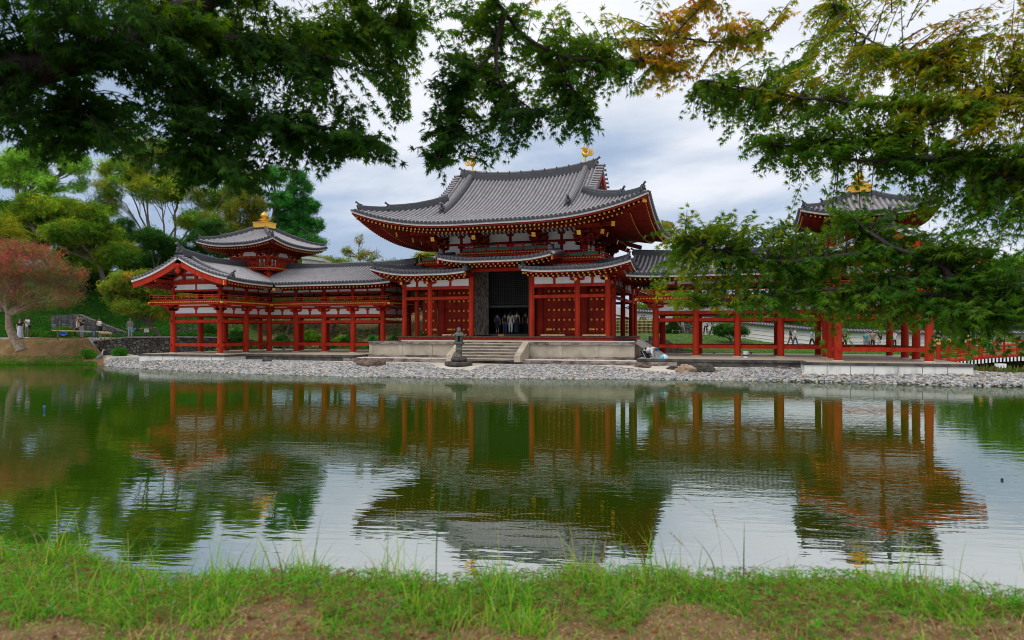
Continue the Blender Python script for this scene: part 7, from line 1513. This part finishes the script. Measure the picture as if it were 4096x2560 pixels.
# middle maple: rooted behind the camera, its bough comes down from above
b2 = Vector((CX, CY, 0)) + fwd * -1.5 + rgt * -1.8; b2.z = .35; c2 = Vector((b2.x, b2.y, 3.2)) + fwd * .8 + rgt * .4
SP2 = []
for (px, py, rx, ry, d, n, c) in [(1840, 60, 170, 70, 5.0, 520, CMID), (1900, 200, 150, 90, 5.1, 640, CMID), (1820, 330, 130, 90, 5.0, 560, CUP), (1780, 470, 110, 80, 5.0, 480, CUP), (1760, 590, 90, 70, 5.0, 380, CUP), (1740, 670, 60, 40, 5.0, 130, CUP), (1930, 420, 150, 110, 5.1, 760, CMID), (2030, 530, 130, 80, 5.1, 560, CUP), (1980, 610, 110, 36, 5.1, 260, CUP), (2100, 330, 150, 110, 5.2, 700, CMID), (2200, 190, 140, 90, 5.2, 560, CMID), (2260, 390, 130, 100, 5.3, 600, CMID), (2330, 500, 90, 60, 5.3, 320, CUP), (2350, 250, 130, 80, 5.3, 460, CMID), (2440, 340, 110, 70, 5.3, 380, CMID), (2240, 500, 90, 60, 5.2, 280, CUP), (2390, 130, 110, 80, 5.4, 260, CMID + COR[2:3]), (2200, 60, 90, 50, 5.2, 160, CYEL), (2500, 70, 100, 70, 5.4, 240, CYEL),
        (2600, 180, 130, 90, 5.4, 380, COR), (2700, 290, 110, 60, 5.5, 380, COR), (2610, 300, 80, 60, 5.5, 220, COR), (2790, 130, 150, 90, 5.6, 340, COR), (2920, 200, 160, 70, 5.6, 360, COR + CYEL), (2740, 50, 150, 50, 5.6, 220, COR), (2900, 60, 150, 50, 5.6, 200, COR), (3060, 130, 110, 60, 5.7, 160, COR + CYEL), (3190, 15, 50, 30, 5.7, 40, COR), (1990, 60, 140, 60, 5.0, 300, CMID)]:
    sp(SP2, px, py, rx, ry, d, .45, int(n * .95), c, .8)
maple('maple_tree', 'near maple bough hanging down in the top centre, partly turned orange', (b2.x, b2.y, .35), [b2, b2.lerp(c2, .5), c2], [.16, .13, .11],
      [([W(c2), (1500, -500, 3.6), (1900, -150, 4.6), (1975, 0, 4.9), (2010, 45, 5.0), (2070, 120, 5.0), (2140, 180, 5.05), (2230, 220, 5.1), (2340, 250, 5.2), (2440, 240, 5.3), (2560, 235, 5.4), (2700, 260, 5.5)], .05, .008), ([(2015, 60, 5.0), (1990, 130, 5.0), (1980, 260, 5.0), (1985, 330, 5.0), (2050, 390, 5.05), (2130, 440, 5.1)], .024, .006), ([(1985, 200, 5.0), (1900, 270, 5.0), (1830, 380, 5.0), (1790, 520, 5.0), (1750, 640, 5.0)], .014, .004), ([(2230, 230, 5.1), (2260, 280, 5.2), (2280, 340, 5.2), (2340, 430, 5.3)], .013, .004), ([(2560, 235, 5.4), (2700, 140, 5.5), (2800, 40, 5.6), (2860, -60, 5.6)], .012, .006), ([(2700, 150, 5.5), (2900, 180, 5.6), (3080, 120, 5.7)], .009, .004)], SP2)
# right maple: trunk outside the picture on the right
b3 = PT(5300, 1330, 4.6); b3.z = .35; c3 = PT(5000, 900, 4.7)
SP3 = []
CR = CMID + CYEL[:2]
for (px, py, rx, ry, d, n, c) in [(3340, 70, 120, 90, 5.6, 380, CYEL), (3280, 200, 120, 70, 5.5, 340, CYEL), (3100, 290, 170, 70, 5.4, 480, CR), (2870, 370, 130, 60, 5.3, 330, CR), (2820, 430, 80, 40, 5.3, 130, CMID), (3000, 420, 170, 80, 5.3, 560, CR), (2960, 500, 110, 40, 5.3, 240, CMID), (3180, 400, 200, 90, 5.1, 760, CYEL), (3420, 290, 200, 100, 4.9, 760, CYEL), (3650, 330, 220, 110, 4.6, 900, CYEL), (3880, 260, 200, 130, 4.4, 900, CYEL + COR[1:3]), (4020, 120, 140, 110, 4.3, 560, CYEL + COR[:3]), (3900, 60, 60, 40, 4.3, 120, COR), (4050, 330, 140, 130, 4.2, 620, CYEL),
        (3120, 550, 170, 70, 5.0, 520, CMID), (3260, 640, 160, 60, 4.9, 460, CMID), (3120, 640, 100, 40, 5.0, 190, CMID), (3340, 520, 200, 90, 4.8, 760, CR), (3560, 480, 220, 100, 4.5, 900, CR), (3780, 460, 220, 110, 4.3, 900, CYEL), (4000, 520, 180, 110, 4.1, 760, CYEL), (3480, 620, 200, 60, 4.6, 620, CMID), (3700, 640, 220, 70, 4.4, 760, CMID), (3950, 680, 220, 80, 4.2, 820, CMID), (3260, 700, 60, 30, 4.9, 90, CMID), (3600, 700, 120, 40, 4.5, 260, CMID),
        (4020, 720, 120, 70, 4.2, 340, CR), (3980, 890, 140, 60, 4.1, 420, CMID), (3880, 830, 180, 60, 4.3, 620, CMID), (4040, 800, 120, 80, 4.1, 460, CR), (3700, 790, 90, 40, 4.4, 220, CMID),
        # lower sprays over the right wing
        (2700, 850, 70, 30, 5.2, 90, CYEL), (2760, 920, 110, 50, 5.1, 250, CR), (2650, 960, 90, 50, 5.2, 150, CR), (2850, 940, 130, 60, 5.0, 380, CR), (2960, 890, 120, 40, 5.0, 250, CR), (3080, 960, 170, 70, 4.8, 640, CR), (3240, 900, 150, 60, 4.7, 480, CMID), (3330, 990, 180, 80, 4.6, 720, CMID), (3440, 880, 130, 50, 4.5, 320, CMID), (2760, 1030, 130, 60, 5.1, 380, CR), (2900, 1080, 160, 70, 5.0, 600, CR), (2700, 1110, 110, 60, 5.2, 280, CR), (2730, 1190, 120, 50, 5.1, 330, CR), (2860, 1210, 130, 60, 5.0, 440, CR), (3060, 1110, 180, 80, 4.8, 760, CMID), (3020, 1230, 150, 60, 4.8, 480, CMID), (3230, 1120, 180, 90, 4.6, 820, CMID), (3230, 1240, 160, 60, 4.6, 560, CMID),
        (3420, 1090, 180, 90, 4.4, 820, CMID), (3420, 1220, 170, 80, 4.3, 720, CMID), (3600, 1060, 170, 90, 4.2, 760, CMID), (3620, 1190, 180, 90, 4.1, 820, CLOW), (3780, 1000, 160, 80, 4.1, 640, CMID), (3820, 1130, 190, 100, 4.0, 900, CLOW), (3840, 1260, 190, 60, 3.9, 640, CLOW), (4000, 960, 150, 90, 4.0, 560, CMID), (4020, 1100, 160, 110, 3.9, 760, CLOW), (4040, 1250, 140, 90, 3.8, 620, CLOW), (3560, 1290, 110, 30, 4.1, 180, CLOW), (3400, 1310, 60, 26, 4.3, 100, CMID), (3340, 1370, 30, 50, 4.35, 70, CMID), (3700, 1320, 80, 30, 4.0, 120, CLOW), (3760, 1400, 60, 26, 3.9, 90, CLOW), (3900, 1360, 110, 30, 3.85, 190, CLOW), (4040, 1380, 90, 40, 3.8, 220, CLOW), (4060, 1430, 60, 26, 3.8, 100, CLOW), (3640, 950, 110, 50, 4.2, 260, CMID),
        (4300, 400, 250, 300, 4.2, 900, CYEL), (4300, 1000, 250, 300, 4.0, 900, CLOW), (4560, 260, 260, 200, 4.3, 1100, CYEL), (4560, 640, 260, 180, 4.2, 1000, CMID), (4520, 1000, 260, 180, 4.1, 1000, CLOW), (4480, 1300, 240, 110, 4.0, 600, CLOW), (3700, -150, 500, 120, 4.6, 700, CYEL)]:
    sp(SP3, px, py, rx, ry, d, .45, int(n * (1.05 if py < 760 else .78)), c, .45)
maple('maple_tree', 'near maple on the right with layered green and yellowing sprays over the right wing', (b3.x, b3.y, .35), [b3, b3.lerp(c3, .5), c3, c3 + Vector((0, 0, .9))], [.22, .19, .16, .12],
      [([W(c3), (4500, 1260, 3.95), (4250, 1250, 3.9), (4080, 1235, 3.9), (3960, 1215, 3.95), (3860, 1180, 4.0), (3800, 1110, 4.05), (3770, 1070, 4.1), (3700, 1030, 4.1), (3600, 1005, 4.2), (3520, 960, 4.25), (3470, 920, 4.35), (3430, 880, 4.4)], .065, .008), ([(3560, 1000, 4.2), (3450, 1015, 4.3), (3300, 1030, 4.5), (3180, 1050, 4.6), (3060, 1050, 4.7), (2960, 1020, 4.9), (2860, 990, 5.0), (2740, 960, 5.1)], .018, .004), ([(3870, 1190, 4.0), (3740, 1180, 4.05), (3600, 1170, 4.15), (3440, 1160, 4.3), (3300, 1150, 4.4), (3160, 1180, 4.6), (2980, 1190, 4.8), (2820, 1230, 5.0)], .02, .004), ([(3800, 1110, 4.05), (3700, 1120, 4.1), (3560, 1110, 4.2)], .012, .004),
       ([(4400, 800, 4.1), (4200, 760, 4.1), (4096, 738, 4.15), (4000, 700, 4.2), (3880, 650, 4.25), (3780, 620, 4.3), (3640, 640, 4.4), (3500, 650, 4.55), (3360, 640, 4.7)], .045, .006), ([(4300, 330, 4.2), (4100, 380, 4.25), (3950, 400, 4.3), (3760, 430, 4.4), (3560, 420, 4.6), (3300, 400, 4.9), (3100, 380, 5.1), (2880, 330, 5.3), (2800, 320, 5.3)], .026, .004), ([(3900, 300, 4.4), (3600, 220, 4.7), (3400, 120, 5.3), (3340, 20, 5.5)], .012, .004), ([(3800, 470, 4.3), (3500, 560, 4.7), (3250, 600, 4.9), (3100, 580, 5.0)], .012, .004), ([(4096, 1280, 3.9), (3950, 1270, 3.9), (3800, 1250, 3.95)], .012, .004), ([W(c3 + Vector((0, 0, .9))), (4700, 400, 4.3), (4300, 330, 4.2)], .08, .03), ([W(c3 + Vector((0, 0, .3))), (4700, 820, 4.2), (4400, 800, 4.1)], .07, .045)], SP3, .058)
# ================================================================ near bank: grass, weeds, tiny flowers, fallen leaves
def bankxy(n, d0, d1, bias=1.0):
    r = nr.uniform(-1, 1, n); q = nr.uniform(0, 1, n) ** bias; rr = r * 3.4; dn = dnear(rr); d = d0 + (dn + d1 - d0) * q
    rr = r * (d * 1.05 + .6); return CX + fwd.x * d + rgt.x * rr, CY + fwd.y * d + rgt.y * rr, d, rr
def blades(name, n, d0, d1, bias, h0, h1, wd, cols, keepf=None, lean=.5, seg=3, kind='stuff'):
    x, y, d, r = bankxy(n, d0, d1, bias)
    cl = np.sin(x * 5.1 + 1.3 * np.sin(y * 4.3)) * np.cos(y * 4.7 + 1.1 * np.sin(x * 6.7)) + .5 * np.sin(x * 13 + y * 11)
    if keepf is not None: k = keepf(x, y, d, r, cl); x, y, d, r, cl = x[k], y[k], d[k], r[k], cl[k]
    n = len(x); z = terrain(x, y)[0] - .005; h = nr.uniform(h0, h1, n) * (1 + .35 * np.clip(cl, -1, 1)); a = nr.uniform(0, 2 * np.pi, n); ln = nr.uniform(.15, 1.3, n) * lean
    dirx, diry = np.cos(a), np.sin(a); wx, wy = -diry, dirx; V = []
    fa = nr.uniform(-.9, .9, n); wx2, wy2 = rgt.x * np.cos(fa) + fwd.x * np.sin(fa), rgt.y * np.cos(fa) + fwd.y * np.sin(fa)
    for s_ in range(seg + 1):
        t_ = s_ / seg; w_ = wd * (1 - t_ ** 1.6) * nr.uniform(.8, 1.2, n) * .5 + .0003; ox = h * ln * t_ ** 2 * dirx; oy = h * ln * t_ ** 2 * diry; oz = h * (t_ - .28 * ln * t_ ** 2.4)
        V.append(np.stack([x + ox - wx2 * w_, y + oy - wy2 * w_, z + oz], -1)); V.append(np.stack([x + ox + wx2 * w_, y + oy + wy2 * w_, z + oz], -1))
    V = np.stack(V, 1); F = np.array([[2 * i, 2 * i + 1, 2 * i + 3, 2 * i + 2] for i in range(seg)]); F = (F[None] + (np.arange(n) * (2 * seg + 2))[:, None, None]).reshape(-1, 4)
    me = bpy.data.meshes.new(name); npmesh(me, V.reshape(-1, 3), F, True, np.repeat(pal(cols, n), 2 * seg + 2, 0)); me.materials.append(tint_mat('grass blade', .6, .1, .5)); o = bpy.data.objects.new(name, me); C.objects.link(o); o['kind'] = kind; return o
GC = [(.10, .34, .02), (.17, .42, .03), (.27, .45, .04), (.06, .22, .025), (.36, .34, .10)]
dens = lambda x, y, d, r, cl: ((d > 2.66 - .22 * cl) & (nr.uniform(0, 1, len(x)) < .75)) | (nr.uniform(0, 1, len(x)) < .04 + .45 * np.clip(cl - .3, 0, 1))
blades('bank_grass', 64000, 1.7, .55, .62, .018, .062, .0066, GC, dens, 1.7)
blades('bank_grass', 12500, 2.3, .5, .7, .06, .125, .005, GC, lambda x, y, d, r, cl: (cl > .2) & (d > 2.5), .9)
blades('tall_grass', 1250, 2.6, .45, .8, .14, .27, .0042, GC, lambda x, y, d, r, cl: cl > .25, .45, 5)
blades('straw', 2500, 1.7, .5, .8, .03, .14, .0022, [(.42, .34, .16), (.30, .26, .12)], None, 1.2)
# broad small weed leaves
x, y, d, r = bankxy(42000, 1.75, .5, .65); cl = np.sin(x * 6.1) * np.cos(y * 5.3 + np.sin(x * 3)); k = (d > 2.55 - .3 * cl) | (nr.uniform(0, 1, len(x)) < .12); x, y = x[k], y[k]
P = np.stack([x, y, terrain(x, y)[0] + nr.uniform(.002, .075, len(x))], -1); o = leaves('weed_leaves', P, unit(len(P)) * [[1, 1, .3]], unit(len(P)) * .5 + [[0, 0, 1]], nr.uniform(.010, .030, len(P)), pal([(.07, .28, .02), (.12, .36, .03), (.20, .34, .05), (.22, .12, .05)], len(P)), tint_mat('grass blade')); o['kind'] = 'stuff'
# tiny lilac flowers
x, y, d, r = bankxy(560, 2.4, .5, .8); P = np.stack([x, y, terrain(x, y)[0] + nr.uniform(.08, .17, len(x))], -1); Pf_ = np.repeat(P, 4, 0) + nr.normal(0, .003, (len(P) * 4, 3))
o = leaves('lilac_flowers', Pf_, unit(len(Pf_)) + [[0, 0, .5]], unit(len(Pf_)), nr.uniform(.003, .0065, len(Pf_)), pal([(.35, .26, .62), (.5, .42, .75), (.42, .3, .6)], len(Pf_)), tint_mat('grass blade')); o['kind'] = 'stuff'
# fallen leaves, crumbs of soil and small stones
x, y, d, r = bankxy(1200, 1.6, .1, .7); P = np.stack([x, y, terrain(x, y)[0] + .008], -1); o = leaves('fallen_leaves', P, unit(len(P)) * [[1, 1, .25]], unit(len(P)) * .35 + [[0, 0, 1]], nr.uniform(.012, .028, len(P)), pal([(.35, .12, .04), (.25, .14, .06), (.40, .25, .10), (.16, .05, .03)], len(P)), tint_mat('maple leaf'), MAPV, MAPF); o['kind'] = 'stuff'
x, y, d, r = bankxy(32000, 1.6, .3, .8); P = np.stack([x, y, terrain(x, y)[0]], -1); o = scatter_pebbles('soil_crumbs', P, nr.uniform(.002, .009, len(P)) * np.where(nr.uniform(0, 1, len(P)) < .02, 2.2, 1), nr.uniform(.5, 1.3, (len(P), 1)) * np.array([[.30, .19, .09]]), tint_mat('grey river pebbles'), .8); o['kind'] = 'stuff'
# single tall stems that cross the water
def stem(px, py0, py1, d, bend, r_, col, label, head=0, width=0):
    a, b = PT(px, py0, d), PT(px + bend, py1, d); g = gz(a.x, a.y); a.z = g - .01; t = thing('grass_stem', label, 'grass', tuple(a), 0, 'tall grass stems on the bank'); pts = [a.lerp(b, i / 8) + rgt * (-bend * d / 2725 * .35 * math.sin(math.pi * i / 8)) for i in range(9)]
    mt = mat('stem %.2f %.2f' % col[:2], col, .6, 0, .2, 30); m = MB()
    if width: m.sweep(pts, [(-width / 2, 0), (0, -.0008), (width / 2, 0), (0, .0008)], 0, side=(rgt.x, rgt.y, 0), scale=[1 - .9 * (i / 8) ** 1.8 for i in range(9)]); m.build('blade', [mt], t)
    else: m.tube(pts, [r_ * (1 - .6 * i / 8) for i in range(9)], 5); m.build('stalk', [mt], t)
    if head:
        m = MB(); tt = (pts[-1] - pts[-2]).normalized()
        for k in range(14): p = pts[-1] - tt * (k * .006); m.ball(p + rgt * rng.uniform(-.003, .003) + Vector((0, 0, rng.uniform(-.002, .002))), (.0022, .0022, .0042), 0, 5, 4)
        m.build('seed_head', [mat('seed head straw', (.36, .28, .14), .8)], t)
GS = (.09, .30, .03); ST = (.30, .30, .12)
stem(1745, 2300, 1780, 2.9, 52, .0018, GS, 'tall thin green stem left of centre crossing the reflection', 0, .006)
stem(2975, 2290, 2085, 3.0, 3, .002, GS, 'broad upright green blade standing right of centre against the water', 0, .007)
stem(2960, 2270, 1965, 3.1, -260, .0010, ST, 'thin arching seed stem right of centre, the taller one', 1)
stem(2890, 2280, 2040, 3.1, -40, .0010, ST, 'thin upright seed stem next to the arching one', 1)
stem(2790, 2280, 2130, 3.0, -110, .0010, ST, 'short seed stem leaning left at the clump right of centre', 1)
stem(2860, 2290, 2140, 3.0, -90, .0016, GS, 'green blade leaning left in the clump right of centre', 0, .006)
stem(2990, 2290, 2215, 3.0, 160, .0016, GS, 'green blade bending right in the clump right of centre', 0, .006)
stem(2230, 2300, 2060, 2.8, -90, .0012, (.2, .32, .06), 'pale thin stem leaning left near the centre', 0, .005)
stem(2590, 2300, 2070, 2.8, -130, .0012, (.2, .32, .06), 'pale blurred stem leaning left between the centre and the clump', 0, .005)
stem(1130, 2300, 2120, 2.8, -60, .0012, GS, 'green blade leaning left in the left half of the bank', 0, .006)
stem(3930, 2330, 2240, 2.8, -190, .0014, GS, 'green blade leaning left near the right edge', 0, .007)
print('objects', len(scn.objects), 'polys', sum(len(o.data.polygons) for o in scn.objects if o.type == 'MESH'))
